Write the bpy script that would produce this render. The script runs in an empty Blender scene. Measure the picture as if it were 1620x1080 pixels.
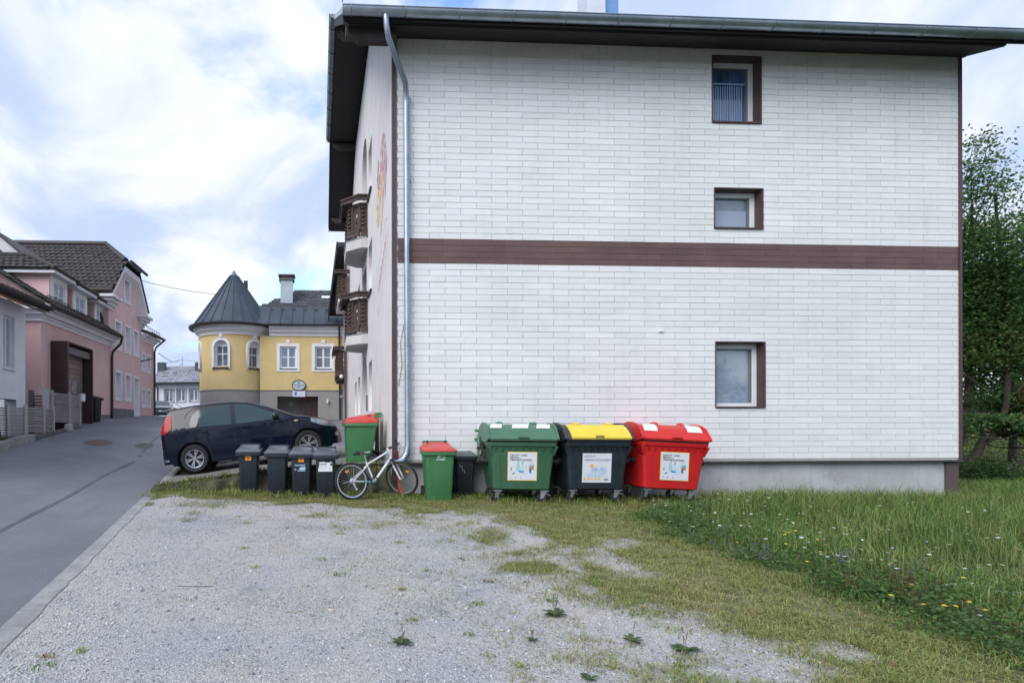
import bpy, bmesh, math, random
import numpy as np
from math import sin, cos, pi, radians, sqrt
from mathutils import Vector as V, Matrix
random.seed(7); rng = np.random.default_rng(11)
SC = bpy.context.scene
COL = SC.collection

# ------------------------------------------------------------------ camera, sky, sun, exposure
cam = bpy.data.cameras.new('camera'); co = bpy.data.objects.new('camera', cam); COL.objects.link(co)
co.location = (0, 0, 1.6); co.rotation_euler = (pi/2, 0.0015, -math.atan(46/900))
cam.sensor_width = 36; cam.lens = 20; cam.shift_x = (810-551)/1620; cam.shift_y = (673-540)/1620
cam.clip_start = 0.05; cam.clip_end = 6000
SC.camera = co
SUN_EL, SUN_AZ = 38, 222                     # azimuth measured from +Y towards +X
world = bpy.data.worlds.new('World'); SC.world = world; world.use_nodes = True
nt = world.node_tree; nd = nt.nodes; lk = nt.links
bg = nd['Background']; bg.inputs['Strength'].default_value = 0.14
sky = nd.new('ShaderNodeTexSky'); sky.sky_type = 'NISHITA'; sky.sun_disc = False
sky.sun_elevation = radians(SUN_EL); sky.sun_rotation = radians(SUN_AZ); sky.air_density = 1.1; sky.dust_density = 1.5
tc = nd.new('ShaderNodeTexCoord')
sep = nd.new('ShaderNodeSeparateXYZ'); lk.new(tc.outputs['Generated'], sep.inputs[0])
def wmath(op, a, b=None, c=None):
    n = nd.new('ShaderNodeMath'); n.operation = op
    for i, v in enumerate((a, b, c)):
        if v is None: continue
        if isinstance(v, (int, float)): n.inputs[i].default_value = v
        else: lk.new(v, n.inputs[i])
    return n.outputs[0]
den = wmath('ADD', wmath('MAXIMUM', sep.outputs[2], 0.0), 0.28)
comb = nd.new('ShaderNodeCombineXYZ')
lk.new(wmath('DIVIDE', sep.outputs[0], den), comb.inputs[0]); lk.new(wmath('DIVIDE', sep.outputs[1], den), comb.inputs[1])
def wnoise(scale, detail, rough, off, dist=0.0):
    m = nd.new('ShaderNodeMapping'); m.inputs['Location'].default_value = off
    m.inputs['Rotation'].default_value = (0, 0, 0.55); m.inputs['Scale'].default_value = (1.0, 0.75, 1)
    lk.new(comb.outputs[0], m.inputs[0])
    n = nd.new('ShaderNodeTexNoise'); n.inputs['Scale'].default_value = scale; n.inputs['Detail'].default_value = detail
    n.inputs['Roughness'].default_value = rough; n.inputs['Distortion'].default_value = dist
    lk.new(m.outputs[0], n.inputs['Vector']); return n.outputs['Fac']
def wramp(x, stops):
    r = nd.new('ShaderNodeValToRGB'); r.color_ramp.interpolation = 'EASE'
    while len(r.color_ramp.elements) < len(stops): r.color_ramp.elements.new(.5)
    for e, (p, c) in zip(r.color_ramp.elements, stops): e.position = p; e.color = (c[0], c[1], c[2], 1)
    lk.new(x, r.inputs[0]); return r.outputs[0]
cov = wramp(wnoise(1.5, 9, .56, (2.3, 5.1, 0), .25), [(0.34, (0, 0, 0)), (0.48, (1, 1, 1))])
shade = wramp(wnoise(2.4, 8, .55, (7.7, 1.4, 3), .5), [(0.38, (0, 0, 0)), (0.68, (1, 1, 1))])
cmix = nd.new('ShaderNodeMix'); cmix.data_type = 'RGBA'
cmix.inputs['A'].default_value = (2.45, 3.0, 4.1, 1); cmix.inputs['B'].default_value = (4.4, 4.5, 4.85, 1)
lk.new(shade, cmix.inputs['Factor'])
smix = nd.new('ShaderNodeMix'); smix.data_type = 'RGBA'
lk.new(cov, smix.inputs['Factor']); lk.new(cmix.outputs['Result'], smix.inputs['B'])
sb = nd.new('ShaderNodeMix'); sb.data_type = 'RGBA'; sb.blend_type = 'MULTIPLY'; sb.inputs['Factor'].default_value = 1
lk.new(sky.outputs[0], sb.inputs['A']); sb.inputs['B'].default_value = (0.95, 1.2, 1.45, 1)
lk.new(sb.outputs['Result'], smix.inputs['A'])
lk.new(smix.outputs['Result'], bg.inputs['Color'])
sun = bpy.data.lights.new('sun', 'SUN'); so = bpy.data.objects.new('sun', sun); COL.objects.link(so)
sun.energy = 1.5; sun.angle = radians(40); sun.color = (1, .975, .94)
so.rotation_euler = (radians(90-SUN_EL), 0, radians(180-SUN_AZ))
vs = SC.view_settings; vs.view_transform = 'Standard'; vs.look = 'None'; vs.exposure = 0.80; vs.gamma = 1; vs.use_curve_mapping = False
SC.cycles.max_bounces = 6; SC.cycles.transparent_max_bounces = 6; SC.cycles.caustics_reflective = False; SC.cycles.caustics_refractive = False

# ------------------------------------------------------------------ materials
MC = {}
def mat(name, col, rough=.7, metal=0., var=0., vscale=3., bump=0., bscale=40., island=0., coat=0., dirt=None, spec=.5, col2=None, coord='pos', attr=None, trans=0., objr=0., stretch=None, streak=None):
    """principled material; var mixes col towards col2 with noise, dirt=(scale, lo, hi, colour) is a second, blotchy layer"""
    if name in MC: return MC[name]
    m = bpy.data.materials.new(name); m.use_nodes = True; t = m.node_tree; N = t.nodes; L = t.links
    b = N['Principled BSDF']; b.inputs['Roughness'].default_value = rough; b.inputs['Metallic'].default_value = metal
    b.inputs['Specular IOR Level'].default_value = spec; b.inputs['Coat Weight'].default_value = coat; b.inputs['Coat Roughness'].default_value = .04
    if coord == 'pos': g = N.new('ShaderNodeNewGeometry').outputs['Position']
    else: g = N.new('ShaderNodeTexCoord').outputs['Object']
    if stretch:
        mp = N.new('ShaderNodeMapping'); mp.inputs['Scale'].default_value = stretch; L.new(g, mp.inputs[0]); g = mp.outputs[0]
    def noise(s, d=5, r=.6):
        n = N.new('ShaderNodeTexNoise'); n.inputs['Scale'].default_value = s; n.inputs['Detail'].default_value = d; n.inputs['Roughness'].default_value = r
        L.new(g, n.inputs['Vector']); return n.outputs['Fac']
    def mix(f, a, c):
        x = N.new('ShaderNodeMix'); x.data_type = 'RGBA'
        if isinstance(f, float): x.inputs['Factor'].default_value = f
        else: L.new(f, x.inputs['Factor'])
        for s, v in (('A', a), ('B', c)):
            if isinstance(v, tuple): x.inputs[s].default_value = (*v[:3], 1)
            else: L.new(v, x.inputs[s])
        return x.outputs['Result']
    def mr(x, a, c, d=0., e=1.):
        n = N.new('ShaderNodeMapRange'); n.inputs[1].default_value = a; n.inputs[2].default_value = c; n.inputs[3].default_value = d; n.inputs[4].default_value = e
        L.new(x, n.inputs[0]); return n.outputs[0]
    c = tuple(col)
    if attr:
        a = N.new('ShaderNodeAttribute'); a.attribute_name = attr; c = a.outputs['Color']
    if var > 0:
        c2 = col2 or tuple(max(0, k*(1-var)) for k in col)
        c = mix(mr(noise(vscale), .35, .65), c, c2)
    if dirt:
        s, lo, hi, dc = dirt
        c = mix(mr(noise(s, 8, .65), lo, hi, 0, .8), c, dc)
    if streak:
        mp = N.new('ShaderNodeMapping'); mp.inputs['Scale'].default_value = streak[0]; L.new(g, mp.inputs[0])
        nn = N.new('ShaderNodeTexNoise'); nn.inputs['Scale'].default_value = 4; nn.inputs['Detail'].default_value = 9; nn.inputs['Roughness'].default_value = .65; L.new(mp.outputs[0], nn.inputs['Vector'])
        c = mix(mr(nn.outputs['Fac'], streak[1], streak[2], 0, .7), c, streak[3])
    if island > 0 or objr > 0:
        src = N.new('ShaderNodeNewGeometry').outputs['Random Per Island'] if island > 0 else N.new('ShaderNodeObjectInfo').outputs['Random']
        k = max(island, objr)
        if island > 0 and objr > 0:
            ad = N.new('ShaderNodeMath'); ad.operation = 'ADD'; L.new(src, ad.inputs[0]); L.new(N.new('ShaderNodeObjectInfo').outputs['Random'], ad.inputs[1])
            fr = N.new('ShaderNodeMath'); fr.operation = 'FRACT'; L.new(ad.outputs[0], fr.inputs[0]); src = fr.outputs[0]
        v = N.new('ShaderNodeHueSaturation'); L.new(mr(src, 0, 1, 1-k, 1+k*.6), v.inputs['Value'])
        if isinstance(c, tuple): v.inputs['Color'].default_value = (*c[:3], 1)
        else: L.new(c, v.inputs['Color'])
        c = v.outputs[0]
    if isinstance(c, tuple): b.inputs['Base Color'].default_value = (*c[:3], 1)
    else: L.new(c, b.inputs['Base Color'])
    if bump > 0:
        bp = N.new('ShaderNodeBump'); bp.inputs['Strength'].default_value = bump; bp.inputs['Distance'].default_value = .01
        L.new(noise(bscale, 4, .7), bp.inputs['Height']); L.new(bp.outputs[0], b.inputs['Normal'])
    if trans > 0:
        tr = N.new('ShaderNodeBsdfTranslucent')
        if isinstance(c, tuple): tr.inputs[0].default_value = (*c[:3], 1)
        else: L.new(c, tr.inputs[0])
        ms = N.new('ShaderNodeMixShader'); ms.inputs[0].default_value = trans
        L.new(b.outputs[0], ms.inputs[1]); L.new(tr.outputs[0], ms.inputs[2]); L.new(ms.outputs[0], N['Material Output'].inputs[0])
    MC[name] = m; return m

DK = (.25, .27, .24)
white_tile = mat('white_tile', (.76, .76, .76), .6, var=.07, vscale=.5, island=.05, objr=.05, dirt=(1.8, .56, .82, (.61, .635, .61)), streak=((1.6, 1, .16), .56, .80, (.60, .61, .585)), bump=.15, bscale=60)
brown_tile = mat('brown_tile', (.135, .075, .068), .55, var=.2, vscale=2, island=.10, objr=.10, bump=.15)
joint = mat('joint', (.42, .42, .42), .9)
brown_metal = mat('brown_metal', (.085, .052, .052), .5, var=.2)
plinth_m = mat('plinth', (.48, .485, .50), .9, streak=((3, 1, .3), .52, .75, (.33, .34, .33)), var=.25, vscale=1.2, bump=.5, bscale=90, dirt=(3, .55, .75, (.25, .26, .25)))
facade_m = mat('facade_render', (.78, .735, .72), .9, streak=((2, 2, .2), .58, .8, (.60, .56, .54)), var=.1, vscale=1.5, bump=.4, bscale=120, dirt=(1.2, .58, .8, (.5, .47, .45)))
dark_wood = mat('dark_wood', (.017, .014, .017), .75, var=.4, vscale=8, bump=.3, bscale=30, stretch=(1, 1, 6))
balc_wood = mat('balcony_wood', (.085, .055, .045), .7, var=.35, vscale=9, bump=.3, bscale=40)
zinc = mat('zinc', (.40, .47, .56), .38, .75, var=.3, vscale=3, dirt=(6, .5, .75, (.3, .36, .42)))
zinc_old = mat('zinc_old', (.23, .29, .31), .45, .6, var=.35, vscale=5)
white_pl = mat('white_plastic', (.78, .79, .82), .35, var=.05)
white_rn = mat('white_render', (.82, .82, .84), .85, var=.08, bump=.2)
glass = mat('glass', (.035, .05, .075), .03, spec=1.0, var=.5, vscale=1.3, col2=(.02, .03, .04))
glass_blue = mat('glass_blue', (.07, .15, .30), .03, spec=.9, var=.6, vscale=5, col2=(.03, .06, .13), stretch=(3, 1, .3))
glass_mid = mat('glass_mid', (.20, .26, .34), .03, spec=1., var=.4, vscale=2.2, col2=(.12, .17, .23))
glass_pale = mat('glass_pale', (.45, .51, .62), .1, spec=.7, var=.3, vscale=2.5)
glass_far = mat('glass_far', (.08, .10, .13), .05, spec=.8, var=.5, vscale=1.5, col2=(.22, .25, .28))
pink = mat('pink_render', (.76, .51, .50), .9, streak=((2, 2, .2), .55, .8, (.62, .40, .39)), var=.1, vscale=1.5, bump=.3, bscale=80)
yellow_r = mat('yellow_render', (.72, .55, .26), .9, streak=((2, 2, .2), .55, .8, (.58, .44, .22)), var=.1, vscale=1.5, bump=.4, bscale=80)
grey_r = mat('grey_render', (.34, .32, .315), .9, var=.12, vscale=2, bump=.4, bscale=80)
house_white = mat('house_white', (.76, .79, .84), .9, var=.08, bump=.3, bscale=80)
roof_dark = mat('roof_dark_tile', (.050, .041, .043), .6, island=.3, var=.3, vscale=2)
roof_slate = mat('roof_slate', (.075, .078, .088), .7, island=.35, var=.3, vscale=2)
roof_pale = mat('roof_pale_tile', (.30, .31, .35), .5, island=.3, var=.3, vscale=1)
seam_metal = mat('seam_metal', (.06, .08, .11), .5, .2, var=.25, vscale=1.5)
gutter_dark = mat('gutter_dark', (.045, .035, .035), .5, .3)
rubber = mat('rubber', (.018, .018, .02), .7, var=.3)
black_pl = mat('black_plastic', (.02, .022, .026), .5)
wood_fence = mat('fence_wood', (.34, .315, .31), .85, var=.3, vscale=6, objr=.15, stretch=(1, 1, 6))
concrete = mat('concrete', (.33, .32, .31), .92, var=.3, vscale=3, bump=.5, bscale=60, dirt=(5, .5, .75, (.17, .17, .16)))
steel = mat('steel', (.5, .5, .52), .35, .9)

# ------------------------------------------------------------------ mesh tools
def wm(o):
    m = Matrix.Identity(4)
    while o is not None:
        m = o.matrix_parent_inverse @ o.matrix_basis @ m if o.parent else o.matrix_basis @ m
        o = o.parent
    return m
def link(o, parent=None, world_space=True):
    COL.objects.link(o)
    if parent is not None:
        o.parent = parent
        if world_space: o.matrix_parent_inverse = wm(parent).inverted()
    return o
def tag(o, label=None, cat=None, group=None, kind=None):
    if label: o['label'] = label
    if cat: o['category'] = cat
    if group: o['group'] = group
    if kind: o['kind'] = kind
    return o
def thing(name, label, cat, loc=(0, 0, 0), group=None):
    o = bpy.data.objects.new(name, None); o.empty_display_size = .1; o.location = loc; COL.objects.link(o)
    return tag(o, label, cat, group)
def kids(o): return [c for c in bpy.data.objects if c.parent == o]
def copy_tree(o, label, loc, rz=0., rot=None):
    cache = {}
    for c in bpy.data.objects: cache.setdefault(c.parent, []).append(c)
    r = o.copy(); COL.objects.link(r); r.location = loc; r.rotation_euler = rot or (0, 0, rz); r['label'] = label
    def rec(src, dst):
        for c in cache.get(src, []):
            d = c.copy(); COL.objects.link(d); d.parent = dst; rec(c, d)
    rec(o, r); return r

class MB:
    """collects geometry; .f sets a local frame (origin, u, v=up, w=outward)"""
    def __init__(s, F=None): s.v = []; s.fc = []; s.mi = []; s.F = F
    def P(s, p):
        if s.F is None: return tuple(p)
        O, U, W = s.F; q = V(O) + V(U)*p[0] + V((0, 0, 1))*p[1] + V(W)*p[2]; return tuple(q)
    def add(s, vs_, fs, m=0):
        n = len(s.v); s.v += [s.P(p) for p in vs_]; s.fc += [tuple(n+i for i in f) for f in fs]; s.mi += [m]*len(fs); return s
    def box(s, a, b, m=0):
        x0, y0, z0 = a; x1, y1, z1 = b
        return s.add([(x0,y0,z0),(x1,y0,z0),(x1,y1,z0),(x0,y1,z0),(x0,y0,z1),(x1,y0,z1),(x1,y1,z1),(x0,y1,z1)],
                     [(0,3,2,1),(4,5,6,7),(0,1,5,4),(1,2,6,5),(2,3,7,6),(3,0,4,7)], m)
    def hexa(s, p, m=0): return s.add(p, [(0,3,2,1),(4,5,6,7),(0,1,5,4),(1,2,6,5),(2,3,7,6),(3,0,4,7)], m)
    def prism(s, poly, d, m=0):
        n = len(poly); d = V(d); vs_ = [tuple(p) for p in poly] + [tuple(V(p)+d) for p in poly]
        return s.add(vs_, [tuple(range(n))[::-1], tuple(range(n, 2*n))] + [(i, (i+1) % n, n+(i+1) % n, n+i) for i in range(n)], m)
    def bar(s, p, q, w, h, m=0, up=(0, 0, 1)):
        p = V(p); q = V(q); d = (q-p).normalized(); u = V(up)
        if abs(d.dot(u)) > .98: u = V((0, 1, 0))
        a = d.cross(u).normalized()*w/2; b = a.cross(d).normalized()*h/2
        return s.hexa([tuple(x) for x in (p-a-b, p+a-b, p+a+b, p-a+b, q-a-b, q+a-b, q+a+b, q-a+b)], m)
    def tube(s, pts, r, n=8, m=0, caps=True, closed=False):
        pts = [V(p) for p in pts]; k = len(pts); rr = r if isinstance(r, (list, tuple)) else [r]*k
        vs_ = []; prev = None
        for i, p in enumerate(pts):
            if closed: d = pts[(i+1) % k]-pts[i-1]
            else: d = pts[min(i+1, k-1)]-pts[max(i-1, 0)]
            d.normalize()
            if prev is None: a = d.cross(V((0, 0, 1)) if abs(d.z) < .95 else V((0, 1, 0))).normalized()
            else: a = (prev-d*prev.dot(d)).normalized()
            prev = a; b = d.cross(a)
            vs_ += [tuple(p+(a*cos(2*pi*j/n)+b*sin(2*pi*j/n))*rr[i]) for j in range(n)]
        fs = []
        for i in range(k if closed else k-1):
            i2 = (i+1) % k
            fs += [(i*n+j, i*n+(j+1) % n, i2*n+(j+1) % n, i2*n+j) for j in range(n)]
        if caps and not closed: fs += [tuple(range(n))[::-1], tuple((k-1)*n+j for j in range(n))]
        return s.add(vs_, fs, m)
    def lathe(s, prof, c, ax='z', n=24, m=0, a0=0, a1=2*pi):
        """prof: (r, h) pairs"""
        full = abs(a1-a0-2*pi) < 1e-6; k = n if full else n+1; vs_ = []
        for r, h in prof:
            for j in range(k):
                a = a0+(a1-a0)*j/n; x, y = r*cos(a), r*sin(a)
                vs_.append({'z': (c[0]+x, c[1]+y, c[2]+h), 'y': (c[0]+x, c[1]+h, c[2]+y), 'x': (c[0]+h, c[1]+x, c[2]+y)}[ax])
        fs = []
        for i in range(len(prof)-1):
            for j in range(n if full else n):
                j2 = (j+1) % k if full else j+1
                fs.append((i*k+j, i*k+j2, (i+1)*k+j2, (i+1)*k+j))
        return s.add(vs_, fs, m)
    def grid(s, f, nu, nv, m=0):
        vs_ = [f(i/nu, j/nv) for j in range(nv+1) for i in range(nu+1)]
        return s.add(vs_, [(j*(nu+1)+i, j*(nu+1)+i+1, (j+1)*(nu+1)+i+1, (j+1)*(nu+1)+i) for j in range(nv) for i in range(nu)], m)
    def mesh(s, name, mats, smooth=None):
        me = bpy.data.meshes.new(name); me.from_pydata(s.v, [], s.fc)
        for x in (mats if isinstance(mats, (list, tuple)) else [mats]): me.materials.append(x)
        if any(s.mi): me.polygons.foreach_set('material_index', s.mi)
        me.validate(); bm = bmesh.new(); bm.from_mesh(me); bmesh.ops.recalc_face_normals(bm, faces=bm.faces); bm.to_mesh(me); bm.free()
        if smooth:
            me.polygons.foreach_set('use_smooth', [True]*len(me.polygons)); me.set_sharp_from_angle(angle=radians(smooth))
        me.update(); return me
    def build(s, name, mats, parent=None, smooth=None, bevel=0, label=None, kind=None):
        o = bpy.data.objects.new(name, s.mesh(name, mats, smooth)); link(o, parent)
        if bevel:
            b = o.modifiers.new('bevel', 'BEVEL'); b.width = bevel; b.segments = 2; b.limit_method = 'ANGLE'
        return tag(o, label=label, kind=kind)

def npmesh(name, verts, faces, mats, col=None, smooth=False):
    """fast mesh from numpy; faces is (n, k) with one k"""
    me = bpy.data.meshes.new(name); nv = len(verts); nf, k = faces.shape
    me.vertices.add(nv); me.vertices.foreach_set('co', verts.astype(np.float32).ravel())
    me.loops.add(nf*k); me.loops.foreach_set('vertex_index', faces.astype(np.int32).ravel())
    me.polygons.add(nf); me.polygons.foreach_set('loop_start', np.arange(0, nf*k, k, dtype=np.int32)); me.polygons.foreach_set('loop_total', np.full(nf, k, dtype=np.int32))
    if smooth: me.polygons.foreach_set('use_smooth', np.ones(nf, dtype=bool))
    me.update(calc_edges=True)
    if col is not None:
        a = me.color_attributes.new('tint', 'FLOAT_COLOR', 'POINT'); a.data.foreach_set('color', np.hstack([col, np.ones((nv, 1))]).astype(np.float32).ravel())
    for m in (mats if isinstance(mats, (list, tuple)) else [mats]): me.materials.append(m)
    return me

def frame_mat(F):
    O, U, W = F; U = V(U); W = V(W); Z = V((0, 0, 1))
    return Matrix(((U.x, Z.x, W.x, O[0]), (U.y, Z.y, W.y, O[1]), (U.z, Z.z, W.z, O[2]), (0, 0, 0, 1)))
def plate(name, outs, thick, m, F, parent=None, w0=0., kind=None, label=None):
    """sheet with holes: outs = outline loops in frame (u, z); occupies w in [w0-thick, w0]"""
    c = bpy.data.curves.new(name, 'CURVE'); c.dimensions = '2D'; c.fill_mode = 'BOTH'; c.extrude = thick/2
    for pts in outs:
        s = c.splines.new('POLY'); s.points.add(len(pts)-1)
        for p, q in zip(s.points, pts): p.co = (q[0], q[1], 0, 1)
        s.use_cyclic_u = True
    o = bpy.data.objects.new(name, c); me = bpy.data.meshes.new_from_object(o); bpy.data.objects.remove(o); bpy.data.curves.remove(c)
    me.transform(Matrix.Translation((0, 0, w0-thick/2))); me.transform(frame_mat(F)); me.materials.clear(); me.materials.append(m)
    ob = bpy.data.objects.new(name, me); link(ob, parent); return tag(ob, label=label, kind=kind)
def lettering(txt, size, m, F, u, v, w, parent, name='lettering', align='LEFT', shear=0., bold=0., sx=1., d=.0008):
    c = bpy.data.curves.new(name, 'FONT'); c.body = txt; c.size = size; c.extrude = d; c.align_x = align; c.shear = shear; c.offset = bold; c.resolution_u = 2; c.space_line = .85
    o = bpy.data.objects.new(name, c); me = bpy.data.meshes.new_from_object(o); bpy.data.objects.remove(o); bpy.data.curves.remove(c)
    me.transform(Matrix.Diagonal((sx, 1, 1, 1))); me.transform(Matrix.Translation((u, v, w))); me.transform(frame_mat(F)); me.materials.clear(); me.materials.append(m)
    return link(bpy.data.objects.new(name, me), parent)
def rect(u0, v0, u1, v1): return [(u0, v0), (u1, v0), (u1, v1), (u0, v1)]
def arch(u0, v0, u1, v1, n=10):
    r = (u1-u0)/2; c = (u0+u1)/2; return [(u0, v0), (u1, v0)] + [(c+r*cos(pi*i/n), v1-r+r*sin(pi*i/n)) for i in range(n+1)]
def lerp(x, xs, ys): return float(np.interp(x, xs, ys))

def window(parent, F, u0, v0, u1, v1, depth=.15, trim=None, tw=.12, fw=.06, cols=2, rows=1, fm=None, pm=None, proud=.03, sill=None, rows_at=None, trim_m=None):
    """a window set depth behind the wall face (w=0): trim around, frame, glazing bars, pane"""
    fm = fm or white_pl; pm = pm or glass
    mb = MB(F)
    # reveal lining is the wall's own thickness; frame sits at -depth
    d = -depth
    mb.box((u0, v0, d-.04), (u0+fw, v1, d+.03)); mb.box((u1-fw, v0, d-.04), (u1, v1, d+.03))
    mb.box((u0+fw, v0, d-.04), (u1-fw, v0+fw, d+.03)); mb.box((u0+fw, v1-fw, d-.04), (u1-fw, v1, d+.03))
    for i in range(1, cols):
        c = u0+(u1-u0)*i/cols; mb.box((c-fw*.55, v0+fw, d-.03), (c+fw*.55, v1-fw, d+.035))
    for i in range(1, rows):
        c = v0+(v1-v0)*(rows_at if rows_at else i/rows); mb.box((u0+fw, c-fw*.3, d-.02), (u1-fw, c+fw*.3, d+.025))
    w = mb.build('window', fm, parent)
    if trim:
        t = tw; tb = MB(F)
        tb.box((u0-t, v0-t, -.01), (u0, v1+t, proud)); tb.box((u1, v0-t, -.01), (u1+t, v1+t, proud))
        tb.box((u0, v1, -.01), (u1, v1+t, proud)); tb.box((u0, v0-t, -.01), (u1, v0, proud))
        l_ = .012; tb.box((u0-.001, v0, d), (u0+l_, v1, .002)); tb.box((u1-l_, v0, d), (u1+.001, v1, .002)); tb.box((u0+l_, v1-l_, d), (u1-l_, v1+.001, .002)); tb.box((u0+l_, v0-.001, d), (u1-l_, v0+l_, .002))
        tb.build('frame', trim, w)
    if sill: MB(F).box((u0-.03, v0-.035, -depth), (u1+.03, v0, .06)).build('sill', sill, w)
    MB(F).box((u0+fw*.5, v0+fw*.5, d-.02), (u1-fw*.5, v1-fw*.5, d-.005)).build('pane', pm, w)
    return w

def wall_holes(parent, F, outline, holes, m, thick=.35, name='wall'):
    return plate(name, [outline]+holes, thick, m, F, parent)

def tile_field(poly, F3, tw, th, m, parent, name='roof_tiles', lift=.03, inset=None):
    """interlocking roof tiles laid over a sloping polygon; F3 = (origin, u along eave, v up slope). One 'stuff' mesh."""
    O, U, W = (V(a) for a in F3); U.normalize(); W.normalize(); N = U.cross(W).normalized()
    if N.z < 0: N = -N
    us = [p[0] for p in poly]; vv = [p[1] for p in poly]
    def inside(x, y):
        c = False; n = len(poly)
        for i in range(n):
            (x1, y1), (x2, y2) = poly[i], poly[(i+1) % n]
            if (y1 > y) != (y2 > y) and x < (x2-x1)*(y-y1)/(y2-y1)+x1: c = not c
        return c
    mb = MB(); v = min(vv); r = 0
    while v < max(vv)-.02:
        u = min(us) - (tw/2 if r % 2 else 0)
        while u < max(us):
            if inside(u+tw/2, v+th/2):
                j = random.uniform(-.006, .006)
                pts = []
                for (a, h) in ((0, .012), (.3, lift), (.62, lift*.9), (.97, .0)):
                    for (b, k) in ((0, 1), (1, .25)):
                        pts.append(tuple(O+U*(u+a*tw)+W*(v+b*th)+N*(h*(.6+.4*k)+.02+.022*k+j)))
                base = [tuple(O+U*(u+a*tw)+W*v+N*.005) for a in (0, .3, .62, .97)]
                mb.add(pts+base, [(0,2,3,1),(2,4,5,3),(4,6,7,5),(8,9,2,0),(9,10,4,2),(10,11,6,4)])
            u += tw
        v += th; r += 1
    return mb.build(name, m, parent, kind='stuff')

# value noise for terrain and scatter
_perm = rng.random((256, 256))
def vn(x, y):
    x = np.asarray(x, float); y = np.asarray(y, float)
    xi = np.floor(x).astype(int); yi = np.floor(y).astype(int); fx = x-xi; fy = y-yi
    fx = fx*fx*(3-2*fx); fy = fy*fy*(3-2*fy)
    g = lambda a, b: _perm[a & 255, b & 255]
    return (g(xi, yi)*(1-fx)+g(xi+1, yi)*fx)*(1-fy)+(g(xi, yi+1)*(1-fx)+g(xi+1, yi+1)*fx)*fy
def fbm(x, y, o=4):
    s = 0; a = .5
    for i in range(o): s = s+a*vn(np.asarray(x)*2**i+i*17.3, np.asarray(y)*2**i+i*9.1); a *= .5
    return s/(1-.5**o)

# ------------------------------------------------------------------ terrain
ZL = ([-8, 4, 13.2, 16.1, 20.5, 26.5, 34, 52, 80, 400], [-1.2, 0.0, 1.05, 1.38, 1.82, 2.07, 2.2, 2.40, 2.2, 1.0])
ZR = ([-8, 4.25, 8.7, 12.5, 14.2, 16.5, 20, 26, 30, 52, 80, 400], [-.35, .09, .24, .45, .58, 1.05, 1.3, 1.68, 1.9, 2.36, 2.2, 1.0])
def kerb_x(y): return np.interp(y, [-8, 4.25, 8.7, 12.6, 14.2, 14.3, 16.5, 80], [-.9, -2.32, -2.92, -3.36, -3.5, -3.5, 1.3, 1.3])
def left_x(y): return np.interp(y, [-8, 13, 16.5, 18, 28, 40, 60, 90], [-7.1, -7.15, -7.2, -8.0, -8.0, -12, -24, -30])
def road_z(x, y):
    a = left_x(y); b = kerb_x(y); t = np.clip((x-a)/(b-a), 0, 1)
    return np.interp(y, *ZL)*(1-t)+np.interp(y, *ZR)*t
def slab_z(x, y): return np.interp(x, [-3.45, -2.65, -1.5, -.2, .75, 1.4], [.46, .54, .70, .84, .86, .87])+np.maximum(0, y-13.5)*.06
def sstep(t): t = np.clip(t, 0, 1); return t*t*(3-2*t)
def lot_z(x, y):
    lot = .05+.032*np.clip(y-3, -12, 8)-.022*np.clip(x-3, 0, 12)+.035*np.clip(-x, 0, 3)*np.clip(y-8.5, 0, 1)+.025*(fbm(x*1.1, y*1.1, 3)-.5)
    kx = kerb_x(y); t = sstep((x-kx-.15)/.9); return lot*t+(np.interp(y, *ZR)+.002)*(1-t)
def ground_z(x, y):
    x = np.asarray(x, float); y = np.asarray(y, float)
    lot = lot_z(x, y)+1.0*sstep((y-14)/22)*sstep((x-12)/3)
    rd = road_z(x, y)-.10
    z = np.where((x < kerb_x(y)-.04) | ((y > 16.5) & (x < 8)), rd, lot)
    z = np.where((x > kerb_x(y)) & (y > 11.02) & (y <= 16.5) & (x < 8), slab_z(x, y)-.06, z)
    z = np.where((x < -7.3) & (y > 11) & (y < 17.2), 1.33, z)
    z = np.where((y > 30) & (x < 14), 2.1-.1+np.maximum(0, .0), z) if False else z
    return z
def axis(parts):
    r = []
    for a, b, s in parts: r += list(np.arange(a, b, s))
    return np.array(r+[parts[-1][1]])
gx = axis([(-1500, -100, 200), (-100, -12, 8), (-12, -4, .5), (-4, 5.5, .12), (5.5, 16, .3), (16, 60, 2), (60, 200, 20), (200, 1500, 200)])
gy = axis([(-1500, -60, 240), (-60, -2, 5), (-2, 2.8, .4), (2.8, 11, .12), (11, 11.1, .05), (11.1, 17, .4), (17, 60, 2), (60, 400, 20), (400, 3000, 200)])
def grass_bound(y): return np.interp(y, [-10, 3, 4.1, 4.9, 5.6, 6.4, 7.9, 8.9, 9.6, 10.2], [2.3, 2.5, 2.95, 2.75, 2.75, 2.8, 2.7, 1.7, .2, -3.2])
def tall_bound(y): return np.interp(y, [-10, 3.4, 4, 4.8, 5.6, 6, 7.1, 8.7, 9.6, 10.4], [4.4, 4.46, 4.5, 4.62, 4.72, 4.55, 4.4, 5.0, 6.6, 7.6])
def grass_mask(x, y):       # 0 gravel .. 1 turf
    d = (x-grass_bound(y))/.8 + (fbm(x*1.9+3, y*1.9, 5)-.5)*6.5
    g = sstep(d*.5+.5)
    patch = sstep((fbm(x*1.6+40, y*2.2, 4)-.57)/.10)*sstep((y-6.5)/2.5)*sstep((x+3.0)/1.5)*.42   # stray turf on the gravel
    return np.maximum(g, patch)
def tall_mask(x, y): return sstep(((x-tall_bound(y))/.35 + (fbm(x*2+9, y*2, 3)-.5)*2.2)*.5+.5)
X, Y = np.meshgrid(gx, gy); Zg = ground_z(X, Y)
nx, ny = len(gx), len(gy)
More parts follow.
